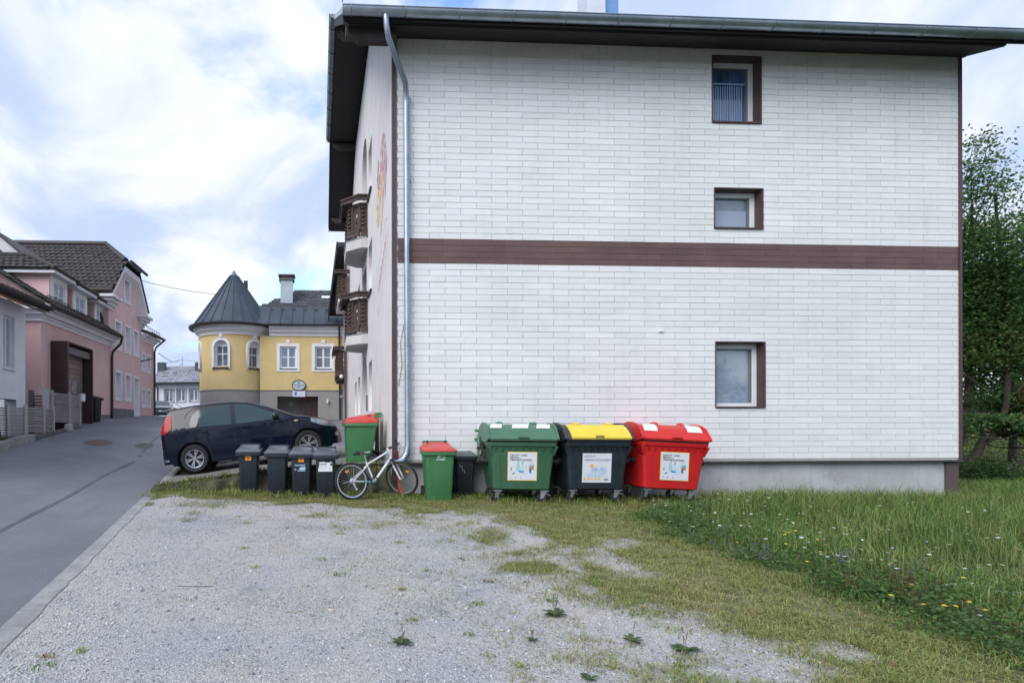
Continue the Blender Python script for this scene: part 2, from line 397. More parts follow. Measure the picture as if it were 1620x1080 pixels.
verts = np.stack([X.ravel(), Y.ravel(), Zg.ravel()], 1)
ii = (np.arange(ny-1)[:, None]*nx+np.arange(nx-1)[None]).ravel()
faces = np.stack([ii, ii+1, ii+nx+1, ii+nx], 1)
gmk = grass_mask(X, Y); tmk = tall_mask(X, Y)
gmk = np.where(Y > 11.02, 1, gmk); gmk = np.where((X < -3.5), 1, gmk); gmk = np.where(Y < 0, np.clip((X-2)/2, 0, 1), gmk)
colr = np.stack([gmk.ravel(), np.where(Y > 12, 1, tmk).ravel(), np.zeros(nx*ny)], 1)

gm = bpy.data.materials.new('ground_material'); gm.use_nodes = True
def gmat():
    t = gm.node_tree; N = t.nodes; L = t.links; b = N['Principled BSDF']; b.inputs['Roughness'].default_value = .95; b.inputs['Specular IOR Level'].default_value = .2
    pos = N.new('ShaderNodeNewGeometry').outputs['Position']; at = N.new('ShaderNodeAttribute'); at.attribute_name = 'tint'
    sp = N.new('ShaderNodeSeparateColor'); L.new(at.outputs['Color'], sp.inputs[0])
    def noise(s, d=6, r=.65):
        n = N.new('ShaderNodeTexNoise'); n.inputs['Scale'].default_value = s; n.inputs['Detail'].default_value = d; n.inputs['Roughness'].default_value = r; L.new(pos, n.inputs['Vector']); return n
    def ramp(x, st):
        r = N.new('ShaderNodeValToRGB')
        while len(r.color_ramp.elements) < len(st): r.color_ramp.elements.new(.5)
        for e, (p, c) in zip(r.color_ramp.elements, st): e.position = p; e.color = (*c, 1)
        L.new(x, r.inputs[0]); return r.outputs[0]
    def mix(f, a, c, bt='MIX'):
        x = N.new('ShaderNodeMix'); x.data_type = 'RGBA'; x.blend_type = bt
        if isinstance(f, float): x.inputs['Factor'].default_value = f
        else: L.new(f, x.inputs['Factor'])
        L.new(a, x.inputs['A']); L.new(c, x.inputs['B']); return x.outputs['Result']
    vo = N.new('ShaderNodeTexVoronoi'); vo.inputs['Scale'].default_value = 75; L.new(pos, vo.inputs['Vector'])
    vo2 = N.new('ShaderNodeTexVoronoi'); vo2.inputs['Scale'].default_value = 190; L.new(pos, vo2.inputs['Vector'])
    sx = N.new('ShaderNodeSeparateColor'); L.new(vo.outputs['Color'], sx.inputs[0])
    sx2 = N.new('ShaderNodeSeparateColor'); L.new(vo2.outputs['Color'], sx2.inputs[0])
    stone = ramp(sx.outputs[0], [(0, (.19, .195, .21)), (.35, (.40, .40, .41)), (.75, (.53, .525, .52)), (1, (.68, .67, .67))])
    fine = ramp(sx2.outputs[1], [(0, (.17, .17, .185)), (.3, (.43, .425, .43)), (1, (.63, .62, .61))])
    grav = mix(.55, stone, fine)
    big = ramp(noise(.55, 6).outputs['Fac'], [(.3, (.80, .83, .89)), (.5, (1.0, .99, .97)), (.7, (1.14, 1.08, .98))])
    grav = mix(1., grav, big, 'MULTIPLY')
    damp = ramp(noise(2.6, 6).outputs['Fac'], [(.52, (1, 1, 1)), (.72, (.74, .76, .80))])
    grav = mix(1., grav, damp, 'MULTIPLY')
    soil = ramp(noise(7, 8).outputs['Fac'], [(.3, (.11, .115, .055)), (.5, (.19, .175, .09)), (.7, (.29, .25, .15))])
    lush = ramp(noise(5, 8).outputs['Fac'], [(.3, (.02, .035, .012)), (.6, (.05, .075, .022)), (.8, (.09, .11, .04))])
    c = mix(sp.outputs[0], grav, soil); c = mix(sp.outputs[1], c, lush)
    L.new(c, b.inputs['Base Color'])
    bp = N.new('ShaderNodeBump'); bp.inputs['Strength'].default_value = .9; bp.inputs['Distance'].default_value = .012
    ad = N.new('ShaderNodeMath'); ad.operation = 'SUBTRACT'; ad.inputs[0].default_value = 1.; L.new(vo.outputs['Distance'], ad.inputs[1])
    ad2 = N.new('ShaderNodeMath'); ad2.operation = 'ADD'; L.new(ad.outputs[0], ad2.inputs[0]); L.new(noise(120, 3).outputs['Fac'], ad2.inputs[1])
    L.new(ad2.outputs[0], bp.inputs['Height']); L.new(bp.outputs[0], b.inputs['Normal'])
gmat()
ground = bpy.data.objects.new('ground', npmesh('ground', verts, faces, gm, colr, True)); COL.objects.link(ground); tag(ground, kind='structure')

asphalt = mat('asphalt', (.185, .195, .225), .88, var=.3, vscale=.55, streak=((.9, .07, 1), .50, .74, (.145, .152, .178)), dirt=(70, .52, .7, (.24, .25, .28)), bump=.5, bscale=180)
ys = axis([(-8, 30, .5), (30, 90, 2.5)])
rx = np.linspace(0, 1, 15); rv = []
for y in ys:
    for t in rx:
        x = left_x(y)*(1-t)+kerb_x(y)*t; rv.append((x, y, float(road_z(x, y))))
rv = np.array(rv); n1 = len(rx); ii = (np.arange(len(ys)-1)[:, None]*n1+np.arange(n1-1)[None]).ravel()
road = bpy.data.objects.new('road', npmesh('road', rv, np.stack([ii, ii+1, ii+n1+1, ii+n1], 1), asphalt, smooth=True)); COL.objects.link(road); tag(road, kind='structure')
# a long repair seam in the asphalt
mb = MB(); seam = [(-4.0, 5.5), (-4.08, 7.5), (-4.17, 8.5), (-4.23, 9.75), (-4.48, 12.28), (-4.5, 14.9), (-4.6, 17)]
for (a, b) in zip(seam, seam[1:]):
    for k in range(6):
        p = [a[i]+(b[i]-a[i])*k/6 for i in (0, 1)]; q = [a[i]+(b[i]-a[i])*(k+1)/6 for i in (0, 1)]
        w = .022+.03*float(vn(p[1]*2.3, 4.))
        mb.add([(p[0]-w, p[1], float(road_z(p[0]-w, p[1]))+.005), (p[0]+w, p[1], float(road_z(p[0]+w, p[1]))+.005), (q[0]+w, q[1], float(road_z(q[0]+w, q[1]))+.005), (q[0]-w, q[1], float(road_z(q[0]-w, q[1]))+.005)], [(0, 1, 2, 3)])
mb.build('road_seam', mat('bitumen', (.115, .122, .145), .8, var=.3, vscale=5), kind='structure')
# raised parking apron beside the house
apron = mat('apron_asphalt', (.23, .22, .215), .92, var=.3, vscale=1.2, dirt=(50, .5, .68, (.32, .31, .30)), bump=.6, bscale=120)
def apron_pt(u, v):
    y = 11.0+5.6*v; x = -3.28*(1-u)+1.38*u if y < 14.2 else (kerb_x(y)+.03)*(1-u)+1.38*u
    if y < 14.2: x = (kerb_x(y)+.16)*(1-u)+1.38*u
    return (x, y+(.07*sin(x*7)+.05*sin(x*17))*(1 if v == 0 else 0), float(slab_z(x, y)))
MB().grid(apron_pt, 40, 12).build('parking_pavement', apron, kind='structure')
# the bank at its front edge: broken concrete lip over earth
mb = MB()
def bank(u, v):
    x = -3.15*(1-u)+1.47*u; y0 = 11.0+.07*sin(x*7)+.05*sin(x*17); zt = float(slab_z(x, 11))-.004; zb = float(lot_z(x, 10.7))-.05
    y = y0-(.02 if v > .8 else .05+.22*(1-v)+.06*float(vn(x*5, v*4))); return (x, y, zt*v+zb*(1-v))
mb.grid(bank, 90, 8); mb.build('earth_bank', mat('earth', (.085, .08, .05), .95, var=.5, vscale=6, bump=1., bscale=30, dirt=(9, .5, .7, (.05, .08, .025))), kind='structure')
# kerb stones
kroot = tag(bpy.data.objects.new('kerb', None), kind='structure'); COL.objects.link(kroot)
kmat = mat('kerb_granite', (.36, .36, .36), .9, var=.3, vscale=4, bump=.7, bscale=60, objr=.12, dirt=(12, .5, .7, (.22, .22, .21)))
y = -2.5
while y < 14.0:
    L_ = random.uniform(.8, 1.1); mb = MB(); n = 6
    for k in range(n):
        a = y+L_*k/n+(0.008 if k == 0 else 0); b = y+L_*(k+1)/n-(0.008 if k == n-1 else 0)
        pts = []
        for yy in (a, b):
            xk = float(kerb_x(yy)); z = float(road_z(xk, yy)); wl = -.02-.012*vn(yy*5, 3.); wr = .13+.03*vn(yy*6, 8.)
            pts += [(xk+wl, yy, z-.2), (xk+wr, yy, z-.2), (xk+wr, yy, z+.010), (xk+wl, yy, z+.016)]
        mb.add([tuple(map(float, p)) for p in pts], [(0, 1, 2, 3), (7, 6, 5, 4), (3, 2, 6, 7), (1, 5, 6, 2), (0, 3, 7, 4)])
    mb.build('kerb_stone', kmat, kroot); y += L_
# manhole and drain on the road
def road_disc(name, label, cat, x, y, r, m, sq=False):
    t = thing(name, label, cat, (x, y, float(road_z(x, y))))
    def q(rr, k, n, dz): a = 2*pi*k/n; return (x+rr*cos(a), y+rr*sin(a), float(road_z(x+rr*cos(a), y+rr*sin(a)))+dz)
    n = 28; mb = MB(); mb.add([q(r, k, n, .006) for k in range(n)]+[q(r*.86, k, n, .010) for k in range(n)], [(k, (k+1) % n, n+(k+1) % n, n+k) for k in range(n)]); mb.build('rim', mat('iron_rim', (.10, .085, .08), .7), t)
    mb = MB(); mb.add([q(r*.85, k, n, .008) for k in range(n)], [tuple(range(n))]); mb.build('cover', m, t)
    return t
road_disc('manhole_cover', 'round rusty iron manhole cover in the asphalt road by the garage', 'manhole cover', -5.79, 15.25, .36, mat('rust_iron', (.16, .10, .09), .8, var=.4, vscale=14))
road_disc('drain_cover', 'small dark drain cover in the road left of the navy car', 'drain cover', -4.62, 15.3, .24, mat('dark_iron', (.085, .085, .09), .7, var=.3, vscale=14))

# ================================================================== APARTMENT BUILDING
AB = thing('apartment_building', 'three storey apartment house clad in white slates with one brown band, dark eaves on top', 'building', (7, 14, .1))
WX0, WX1, WY = 1.40, 12.74, 10.70
FS = ((0, WY, 0), (1, 0, 0), (0, -1, 0))        # side wall facing the camera: u = x
FF = ((WX0, 0, 0), (0, -1, 0), (-1, 0, 0))      # street front facing -x: u = -y
wins = [(7.64, 7.49, 8.63, 8.78), (7.68, 5.43, 8.66, 6.21), (7.70, 1.95, 8.70, 3.22)]
clad = plate('cladding_wall', [rect(WX0+.01, .90, WX1, 9.2)]+[rect(*w) for w in wins], .3, joint, FS, AB, w0=-.002)
plate('plinth', [rect(WX0+.04, -.4, WX1-.04, .90)], .3, plinth_m, FS, AB, w0=-.07)
# slates
CH, TL = .1165, .60
tiles = []; part_m = {0: MB(), 1: MB()}
def wedge(x0, z0, x1, z1):
    a, b = .009, .004
    return [(x0, WY-.0, z0), (x1, WY, z0), (x1, WY, z1), (x0, WY, z1), (x0, WY-a, z0), (x1, WY-a, z0), (x1, WY-b, z1), (x0, WY-b, z1)]
WF = [(4, 5, 6, 7), (0, 1, 5, 4), (0, 4, 7, 3), (1, 2, 6, 5), (2, 3, 7, 6)]
row = 0; z = .945
while z < 8.93:
    brown = 32 <= row < 36
    x = WX0+.09 - (TL/2 if row % 2 else 0) + .01*random.random()
    while x < WX1-.03:
        x0, x1 = max(x, WX0+.08), min(x+TL-.008, WX1-.025)
        if x1-x0 > .03:
            segs = [(x0, x1)]
            for (a, zb, b, zt) in wins:
                if z+CH > zb-.01 and z < zt+.01:
                    ns = []
                    for (p, q) in segs:
                        if q <= a or p >= b: ns.append((p, q))
                        else:
                            if p < a-.02: ns.append((p, a))
                            if q > b+.02: ns.append((b, q))
                    segs = ns
            for (p, q) in segs:
                full = abs((q-p)-(TL-.008)) < 1e-4
                tiles.append((full, p, z, q, brown, (p-.5)**2*1.0+(z-1.6)**2+WY**2))
        x += TL
    for (a, zb, b, zt) in wins:                      # slates cut to fit over and under the windows
        lo = (zt+.012, z+CH-.003) if z < zt < z+CH-.02 else ((z, zb-.016) if z+.02 < zb < z+CH else None)
        if lo and lo[1]-lo[0] > .015:
            xx = a+.0
            while xx < b-.02: part_m[0].add(wedge(xx, lo[0], min(xx+.5, b), lo[1]), WF); xx += .508
    row += 1; z += CH
full = sorted([t for t in tiles if t[0]], key=lambda t: t[5])[:300]; pick = set(id(t) for t in full)
base_mesh = {}
for br in (0, 1):
    m_ = MB(); m_.add([(a, b-WY, c) for a, b, c in wedge(0, 0, TL-.008, CH-.003)], WF); base_mesh[br] = m_.mesh('tile', brown_tile if br else white_tile)
inv = wm(clad).inverted()
for t in tiles:
    br = 1 if t[4] else 0
    dz = random.uniform(-.0012, .0012)
    if id(t) in pick:
        o = bpy.data.objects.new('tile', base_mesh[br]); o.location = (t[1], WY-random.uniform(0, .003), t[2]+dz); o.rotation_euler = (0, random.uniform(-.0015, .0015), 0); COL.objects.link(o); o.parent = clad; o.matrix_parent_inverse = inv
    else:
        part_m[br].add([(a, b-(0), c+dz) for a, b, c in wedge(t[1], t[2], t[3], t[2]+CH-.003)], WF)
part_m[0].build('wall_tiles', white_tile, clad, kind='stuff'); part_m[1].build('brown_band_tiles', brown_tile, clad, kind='stuff')
# trims
MB().box((WX0-.012, WY-.035, .55), (WX0+.055, WY-.001, 8.95)).box((WX0-.02, WY-.03, .55), (WX0-.002, WY+.06, 8.95)).build('corner_trim', brown_metal, AB)
MB().box((WX1-.022, WY-.035, .86), (WX1+.03, WY+.02, 8.95)).build('corner_trim', brown_metal, AB)
MB().box((WX1-.24, WY+.03, -.4), (WX1+.02, WY+.30, .86)).build('corner_post', mat('post_brown', (.10, .07, .07), .6), AB)
mb = MB(); mb.prism([(WX0+.0, WY+.02, .90), (WX0, WY-.055, .885), (WX0, WY-.055, .872), (WX0, WY+.02, .872)], (WX1-WX0+.03, 0, 0)); mb.build('drip_flashing', mat('flashing', (.07, .055, .055), .6, var=.4, vscale=12), AB)
mb = MB()
for k in range(26):                                  # moss and leaf litter lying on the ledge
    x = random.uniform(4, 12.6); s = random.uniform(.02, .07)
    mb.hexa([(x-s, WY-.05, .886), (x+s, WY-.055, .886), (x+s, WY-.012, .89), (x-s, WY-.012, .89), (x-s*.5, WY-.04, .90), (x+s*.4, WY-.045, .905), (x+s*.5, WY-.015, .90), (x-s*.6, WY-.015, .90)])
mb.build('ledge_moss', mat('moss', (.05, .055, .03), .95), AB, kind='stuff')
MB(FS).box((6.56, 3.40, .012), (6.65, 3.47, .04)).build('wall_socket', white_pl, AB, bevel=.005)
# small diagonal moss stain/wire near the corner
MB().tube([(1.50, WY-.02, 2.35), (1.56, WY-.02, 2.75), (1.53, WY-.02, 3.15), (1.60, WY-.02, 3.5)], .004, 5).build('ivy_tendril', mat('tendril', (.20, .07, .06), .8), AB)

curt_m = mat('net_curtain', (.30, .42, .62), .9)
def side_window(u0, v0, u1, v1, dark, leaf_v):
    d = .24
    w = MB(FS)
    # brown sheet-metal reveal: proud lip and deep lining
    t = .012; f = .022
    for a, b in (((u0-.004, v0-t, -d), (u0+t, v1+.006, f)), ((u1-t, v0-t, -d), (u1+.012, v1+.006, f))): w.box(a, b)
    w.box((u0+t, v1-t, -d), (u1-t, v1+.01, f)); w.box((u0+t, v0-t, -d), (u1-t, v0+.012, f+.02))
    wi = w.build('window', brown_metal, AB)
    a0, a1, b0, b1 = u0+t+.001, u1-t-.001, v0+.014, v1-t-.001
    fr = MB(FS); fw = .095
    for p, q in (((a0, b0, -d), (a0+fw, b1, -d+.06)), ((a1-fw, b0, -d), (a1, b1, -d+.06)), ((a0+fw, b0, -d), (a1-fw, b0+fw*.75, -d+.06)), ((a0+fw, b1-fw, -d), (a1-fw, b1, -d+.06))): fr.box(p, q)
    fr.build('frame', white_pl, wi, bevel=.006)
    g0, g1, h0, h1 = a0+fw, a1-fw, b0+fw*.75, b1-fw
    sm = MB(FS); s = .028
    for p, q in (((g0, h0, -d), (g0+s, h1, -d+.045)), ((g1-s*1.6, h0, -d), (g1, h1, -d+.045)), ((g0+s, h0, -d), (g1-s*1.6, h0+s*.6, -d+.045)), ((g0+s, h1-s, -d), (g1-s*1.6, h1, -d+.045))): sm.box(p, q)
    sm.build('sash', mat('sash_grey', (.16, .17, .18), .4), wi)
    MB(FS).box((g0+s*.5, h0+.01, -d-.01), (g1-s, h1-.01, -d+.012)).build('pane', dark, wi)
    return wi, (g0, g1, h0, h1, d)
for (w, g) in zip(wins, (glass_blue, glass_mid, mat('glass_sky', (.20, .27, .37), .02, spec=1., var=.5, vscale=1.1, col2=(.38, .43, .48)))):
    wi, (g0, g1, h0, h1, d) = side_window(*w, g, 0)
    if g is glass_blue:                                  # transom and a blind roll above the net curtain
        MB(FS).box((g0+.02, h1-.32, -d+.013), (g1-.05, h1-.285, -d+.03)).build('transom', mat('transom_blue', (.25, .36, .5), .5), wi)
        cb = MB(FS)
        for k in range(14):
            a = g0+.03+(g1-g0-.10)*k/14; cb.box((a, h0+.03, -d+.013), (a+.018, h1-.34, -d+.0165+.002*(k % 3)))
        cb.build('curtain', curt_m, wi)
    if g is glass_mid:
        MB(FS).box((g0+.03, h0+.02, -d+.013), (g1-.05, h0+.34, -d+.016)).build('curtain', mat('frosted', (.30, .36, .46), .4), wi)

# roof: ridge runs along x, half hip on the street end
EZ, EY, SL = 8.87, 9.95, .69
RX0, RX1 = .46, 14.9
def rz(y): return EZ+SL*(y-EY)
HY0, HY1, HX = 15.35, 21.75, .50; RY = (HY0+HY1)/2
BY = HY1+3.28
zb = rz(HY0)-SL*(BY-HY1)
roof_m = mat('roof_covering', (.06, .055, .058), .7, var=.3)
rf = MB(); T = .16
def slab4(p, m=0):
    rf.hexa([(a, b, c-T) for a, b, c in p]+[tuple(q) for q in p], m)
zr = rz(RY); hx = RX0+(zr-rz(HY0))/1.0
slab4([(RX0, EY, EZ), (RX1, EY, EZ), (RX1, HY0, rz(HY0)), (RX0, HY0, rz(HY0))])
slab4([(RX0, HY0, rz(HY0)), (RX1, HY0, rz(HY0)), (RX1, RY, zr), (hx, RY, zr)])
slab4([(hx, RY, zr), (RX1, RY, zr), (RX1, HY1, rz(HY0)), (RX0, HY1, rz(HY0))])
slab4([(RX0, HY1, rz(HY0)), (RX1, HY1, rz(HY0)), (RX1, BY, zb), (RX0, BY, zb)])
rf.prism([(HX-.02, HY0-.1, rz(HY0)-.02), (HX-.02, HY1+.1, rz(HY0)-.02), (hx, RY, zr+.01)], (0.0, 0, -.14))
roof = rf.build('roof', roof_m, AB)
# first courses of roof slates peeping over the gutter
mb = MB()
x = RX0
while x < RX1:
    w = random.uniform(.28, .34); h = random.choice([.0, .0, .006, .014, .022])
    mb.hexa([(x, EY-.03, EZ+.004), (x+w-.01, EY-.03, EZ+.004), (x+w-.01, EY+.3, EZ+.20), (x, EY+.3, EZ+.20), (x, EY-.03, EZ+.012+h), (x+w-.01, EY-.03, EZ+.012+h*.6), (x+w-.01, EY+.3, EZ+.22), (x, EY+.3, EZ+.22)]); x += w
mb.build('eave_slates', roof_slate, roof, kind='stuff')
# dark boarded soffits: front eave, then the verge overhang on the street side
def boards(name, f, n, m, parent, gap=.012, th=.02):
    """n boards; f(t, s) gives a point for across t and along s; each board is a part"""
    for k in range(n):
        a, b = (k+gap)/n, (k+1-gap)/n
        p = [f(a, 0), f(b, 0), f(b, 1), f(a, 1)]
        mb = MB(); mb.hexa([tuple(map(float, q)) for q in p]+[(q[0], q[1], q[2]+th) for q in p]); mb.build(name, m, parent)
sof = MB().prism([(RX0+.05, EY+.04, EZ-.19), (RX0+.05, WY+.3, 9.04), (RX0+.05, WY+.3, 9.3), (RX0+.05, EY+.04, EZ-.10)], (WX1+.05-RX0, 0, 0)).build('soffit', dark_wood, AB)
boards('board', lambda t, s: (RX0+.06+(WX1-RX0+.02)*s, EY+.05+(WY-EY+.02)*t, EZ-.207+.275*t), 8, dark_wood, sof, .02, .015)
sof2 = MB()
for (ya, za, yb, zb_) in ((EY+.02, EZ-.17, HY0, rz(HY0)-.17), (HY0, rz(HY0)-.17, HY1, rz(HY0)-.17), (HY1, rz(HY0)-.17, BY, zb-.17)):
    sof2.hexa([(RX0+.02, ya, za-.03), (WX0+.2, ya, za-.03), (WX0+.2, yb, zb_-.03), (RX0+.02, yb, zb_-.03), (RX0+.02, ya, za), (WX0+.2, ya, za), (WX0+.2, yb, zb_), (RX0+.02, yb, zb_)])
sof2 = sof2.build('verge_soffit', dark_wood, AB)
# verge boards
def vboard(ya, za, yb, zb_, x, h=.24, t=.035, nm='verge_board', m=None):
    MB().hexa([(x, ya, za-h), (x+t, ya, za-h), (x+t, yb, zb_-h), (x, yb, zb_-h), (x, ya, za+.02), (x+t, ya, za+.02), (x+t, yb, zb_+.02), (x, yb, zb_+.02)]).build(nm, m or dark_wood, AB)
vboard(EY, EZ, HY0, rz(HY0), RX0-.035); vboard(HY1, rz(HY0), BY, zb, RX0-.035)
vboard(EY, EZ+.03, HY0, rz(HY0)+.03, RX0-.05, h=.09, t=.015, nm='verge_flashing', m=zinc); vboard(HY1, rz(HY0)+.03, BY, zb+.03, RX0-.05, h=.09, t=.015, nm='verge_flashing', m=zinc_old)
# purlins with shaped ends
for (yy, zz) in ((EY+.22, EZ-.14), (WY+.10, 9.30), (13.2, rz(13.2)-.27), (HY0+.1, rz(HY0)-.26), (HY1-.1, rz(HY0)-.26), (24.4, zb+SL*(BY-24.4)-.27)):
    for (xa, xb, sg) in ((WX0+.0, RX0+.06, -1), (WX1-.2, WX1+.62, 1)):
        if sg > 0 and abs(yy-WY-.10) > .01: continue
        e = xb
        MB().prism([(xa, yy, zz), (e, yy, zz), (e, yy, zz-.09), (e-sg*.05, yy, zz-.12), (e-sg*.20, yy, zz-.22), (xa, yy, zz-.22)], (0, .16, 0)).build('purlin', mat('purlin_wood', (.05, .036, .036), .75, var=.3, vscale=8), AB)
# gutters
def gutter(p, q, r, m, parent, name='gutter', drop=0):
    p = V(p); q = V(q); d = (q-p).normalized(); side = d.cross(V((0, 0, 1)))
    n = 10; ring = [(-cos(pi*k/n), -sin(pi*k/n)) for k in range(n+1)]
    out = [p+side*(c*r)+V((0, 0, s*r)) for c, s in ring]; inn = [p+side*(c*(r-.006))+V((0, 0, s*(r-.006))) for c, s in ring]
    L_ = q-p; mb = MB(); k = n+1
    vs_ = [tuple(a) for a in out]+[tuple(a+L_) for a in out]+[tuple(a) for a in inn]+[tuple(a+L_) for a in inn]
    fs = [(i, i+1, k+i+1, k+i) for i in range(n)]+[(2*k+i, 2*k+i+1, 3*k+i+1, 3*k+i) for i in range(n)]+[(i, i+1, 2*k+i+1, 2*k+i) for i in range(n)]+[(k+i, k+i+1, 3*k+i+1, 3*k+i) for i in range(n)]
    mb.add(vs_, fs); mb.tube([p+side*-r, q+side*-r], .012, 6); mb.tube([p+side*r, q+side*r], .012, 6)
    mb.add([tuple(p+side*(c*r)+V((0, 0, s*r))) for c, s in ring], [tuple(range(n+1))])
    return mb.build(name, m, parent, smooth=50)
GR = .105
gut = gutter((RX0-.05, EY-.10, EZ-.05), (RX1, EY-.10, EZ-.05), GR, zinc, AB)
x = RX0+.10
while x < RX1-.1:
    MB().tube([(x, EY-.10+(GR+.003)*cos(a), EZ-.05-(GR+.004)*abs(sin(a))) for a in np.linspace(0, pi, 11)], .009, 5).build('gutter_bracket', zinc_old, gut); x += .95
MB().box((RX0-.02, EY-.02, EZ-.17), (RX1, EY+.02, EZ+.012)).build('fascia', dark_wood, AB)
MB().box((RX0-.06, EY-.22, EZ-.02), (RX0-.045, EY-.205, EZ+.10)).build('gutter_end_hook', gutter_dark, gut)
g2 = gutter((HX-.10, HY0-.15, rz(HY0)-.01), (HX-.10, HY1+.15, rz(HY0)-.01), .11, zinc_old, AB)
for y in np.arange(HY0+.3, HY1, 1.0):
    MB().tube([(HX-.10+.114*cos(a), y, rz(HY0)-.01-.116*abs(sin(a))) for a in np.linspace(0, pi, 11)], .010, 5).build('gutter_bracket', gutter_dark, g2)
# downpipe at the corner
pts = [(1.16, EY-.10, EZ-.08), (1.18, EY-.10, EZ-.32), (1.22, EY-.04, EZ-.48), (1.40, EY+.22, EZ-.70), (1.60, WY-.25, 7.93), (1.63, WY-.13, 7.80), (1.635, WY-.11, 7.6), (1.655, WY-.11, 1.25), (1.64, WY-.115, 1.08), (1.57, WY-.12, .965), (1.46, WY-.125, .915), (1.35, WY-.13, .895), (1.20, WY-.15, .88)]
dp = MB().tube(pts, [.052]*6+[.052]*2+[.064]*5, 14).build('downpipe', zinc, AB, smooth=40)
for zz in (8.0-.27, 6.2, 4.75, 3.1, 1.62):
    MB().tube([(1.635+.02*(7.6-zz)/6.4, WY-.11, zz-.012), (1.635+.02*(7.6-zz)/6.4, WY-.11, zz+.012)], .060, 14).tube([(1.69, WY-.11, zz), (1.72, WY-.11, zz), (1.735, WY-.02, zz)], .007, 6).build('pipe_clip', zinc, dp)
MB().tube([(1.57, WY-.12, .965), (1.50, WY-.124, .93)], .071, 14).build('pipe_collar', zinc, dp)
# chimneys
ch = MB().box((6.55, 13.6, 10.6), (7.02, 14.1, 13.4)).build('chimney', mat('chimney_sheet', (.72, .76, .84), .5, .1, var=.1), AB)
MB().box((7.04, 13.7, 10.6), (7.40, 14.05, 13.4)).build('chimney', mat('chimney_blue', (.18, .34, .66), .5, .1, var=.1), AB)

# street front
def fr_pt(y): return -y
z15 = 12.1
ftop = [(-(WY+.06), .6), (-(WY+.06), 8.95+.05), (-HY0, rz(HY0)-.40), (-HY1, rz(HY0)-.40), (-26.2, 9.1), (-26.2, .6)][::-1]
H = []
gz = .9
fw_list = [(15.05, 2.0, 16.0, 3.36), (19.4, 2.0, 20.35, 3.3), (21.3, 2.0, 22.2, 3.25)]         # ground floor windows (y0,z0,y1,z1)
up_list = [(15.0, 5.22, 16.0, 6.60), (15.0, 7.92, 16.0, 9.30), (19.5, 5.1, 20.4, 6.5)]
for (a, b, c, d) in fw_list+up_list: H.append(rect(-c, b, -a, d))
H.append(arch(-18.6, gz, -16.5, 3.75)); H.append(rect(-18.3, 4.05, -16.7, 6.35)); H.append(arch(-18.4, 6.85, -16.6, 10.35))
wall_holes(AB, FF, ftop, H, facade_m, .25, 'facade_wall')
for (a, b, c, d) in fw_list+up_list:
    window(AB, FF, -c, b, -a, d, depth=.2, cols=2, pm=glass_pale, sill=brown_metal if b > 4 else None)
nich = mat('niche', (.55, .52, .52), .9)
for (a, b, c, d) in ((16.5, gz, 18.6, 3.75), (16.6, 4.05, 18.4, 6.4), (16.5, 6.85, 18.5, 10.4)):
    MB().box((WX0+.9, a-.2, b-.1), (WX0+1.0, c+.2, d+.2)).box((WX0+.252, a-.2, b-.1), (WX0+.9, a-.02, d+.2)).box((WX0+.252, c+.02, b-.1), (WX0+.9, c+.2, d+.2)).build('niche_wall', nich, AB)
    MB().box((WX0+.85, a+.3, b+.05), (WX0+.90, c-.3, d-.5)).build('balcony_door', glass_mid, AB)
MB().box((WX0-.03, WY+.10, .6), (WX0-.001, 26.2, 1.02)).build('front_plinth', mat('front_plinth', (.40, .35, .36), .9, var=.15), AB)
# faded mural: soft patches of ochre and red wash on the render, flat paint
def mural_mat():
    m = bpy.data.materials.new('mural_paint'); m.use_nodes = True; t = m.node_tree; N = t.nodes; L = t.links; b = N['Principled BSDF']; b.inputs['Roughness'].default_value = .9
    at = N.new('ShaderNodeAttribute'); at.attribute_name = 'tint'; g = N.new('ShaderNodeNewGeometry')
    n = N.new('ShaderNodeTexNoise'); n.inputs['Scale'].default_value = 7; n.inputs['Detail'].default_value = 6; L.new(g.outputs['Position'], n.inputs['Vector'])
    r = N.new('ShaderNodeMapRange'); r.inputs[1].default_value = .44; r.inputs[2].default_value = .60; L.new(n.outputs['Fac'], r.inputs[0])
    x = N.new('ShaderNodeMix'); x.data_type = 'RGBA'; L.new(r.outputs[0], x.inputs['Factor']); L.new(at.outputs['Color'], x.inputs['A']); x.inputs['B'].default_value = (.70, .655, .65, 1)
    L.new(x.outputs['Result'], b.inputs['Base Color']); return m
vv, ff, cc = [], [], []
def strip(y0, y1, z0, z1, col, n=8, ph=0):
    k = len(vv)
    for i in range(n+1):
        t = i/n; zz = z0+(z1-z0)*t; w = (y1-y0)/2*sin(pi*(t*.9+.05))*(.8+.3*sin(9*t+ph)); c = (y0+y1)/2+.08*sin(5*t+ph)
        vv.append((WX0-.004-.0006*ph, c-w, zz)); vv.append((WX0-.004-.0006*ph, c+w, zz)); cc.extend([col, col])
    for i in range(n): ff.append((k+2*i, k+2*i+1, k+2*i+3, k+2*i+2))
strip(12.0, 13.1, 6.9, 8.0, (.50, .20, .19), ph=0); strip(12.8, 13.9, 6.3, 7.2, (.70, .36, .10), ph=1); strip(12.1, 12.75, 6.3, 7.2, (.68, .33, .08), ph=2); strip(11.7, 12.2, 6.4, 7.8, (.46, .17, .22), ph=3)
strip(12.5, 13.1, 5.95, 6.8, (.76, .55, .28), ph=4); strip(13.0, 13.6, 7.1, 7.8, (.48, .17, .17), ph=5)
me = npmesh('mural', np.array(vv, float), np.array(ff), mural_mat(), np.array(cc)); o = bpy.data.objects.new('mural', me); link(o, AB)
ban = mat('banner_outline', (.42, .38, .40), .9); red_ink = mat('faded_red', (.60, .22, .28), .9)
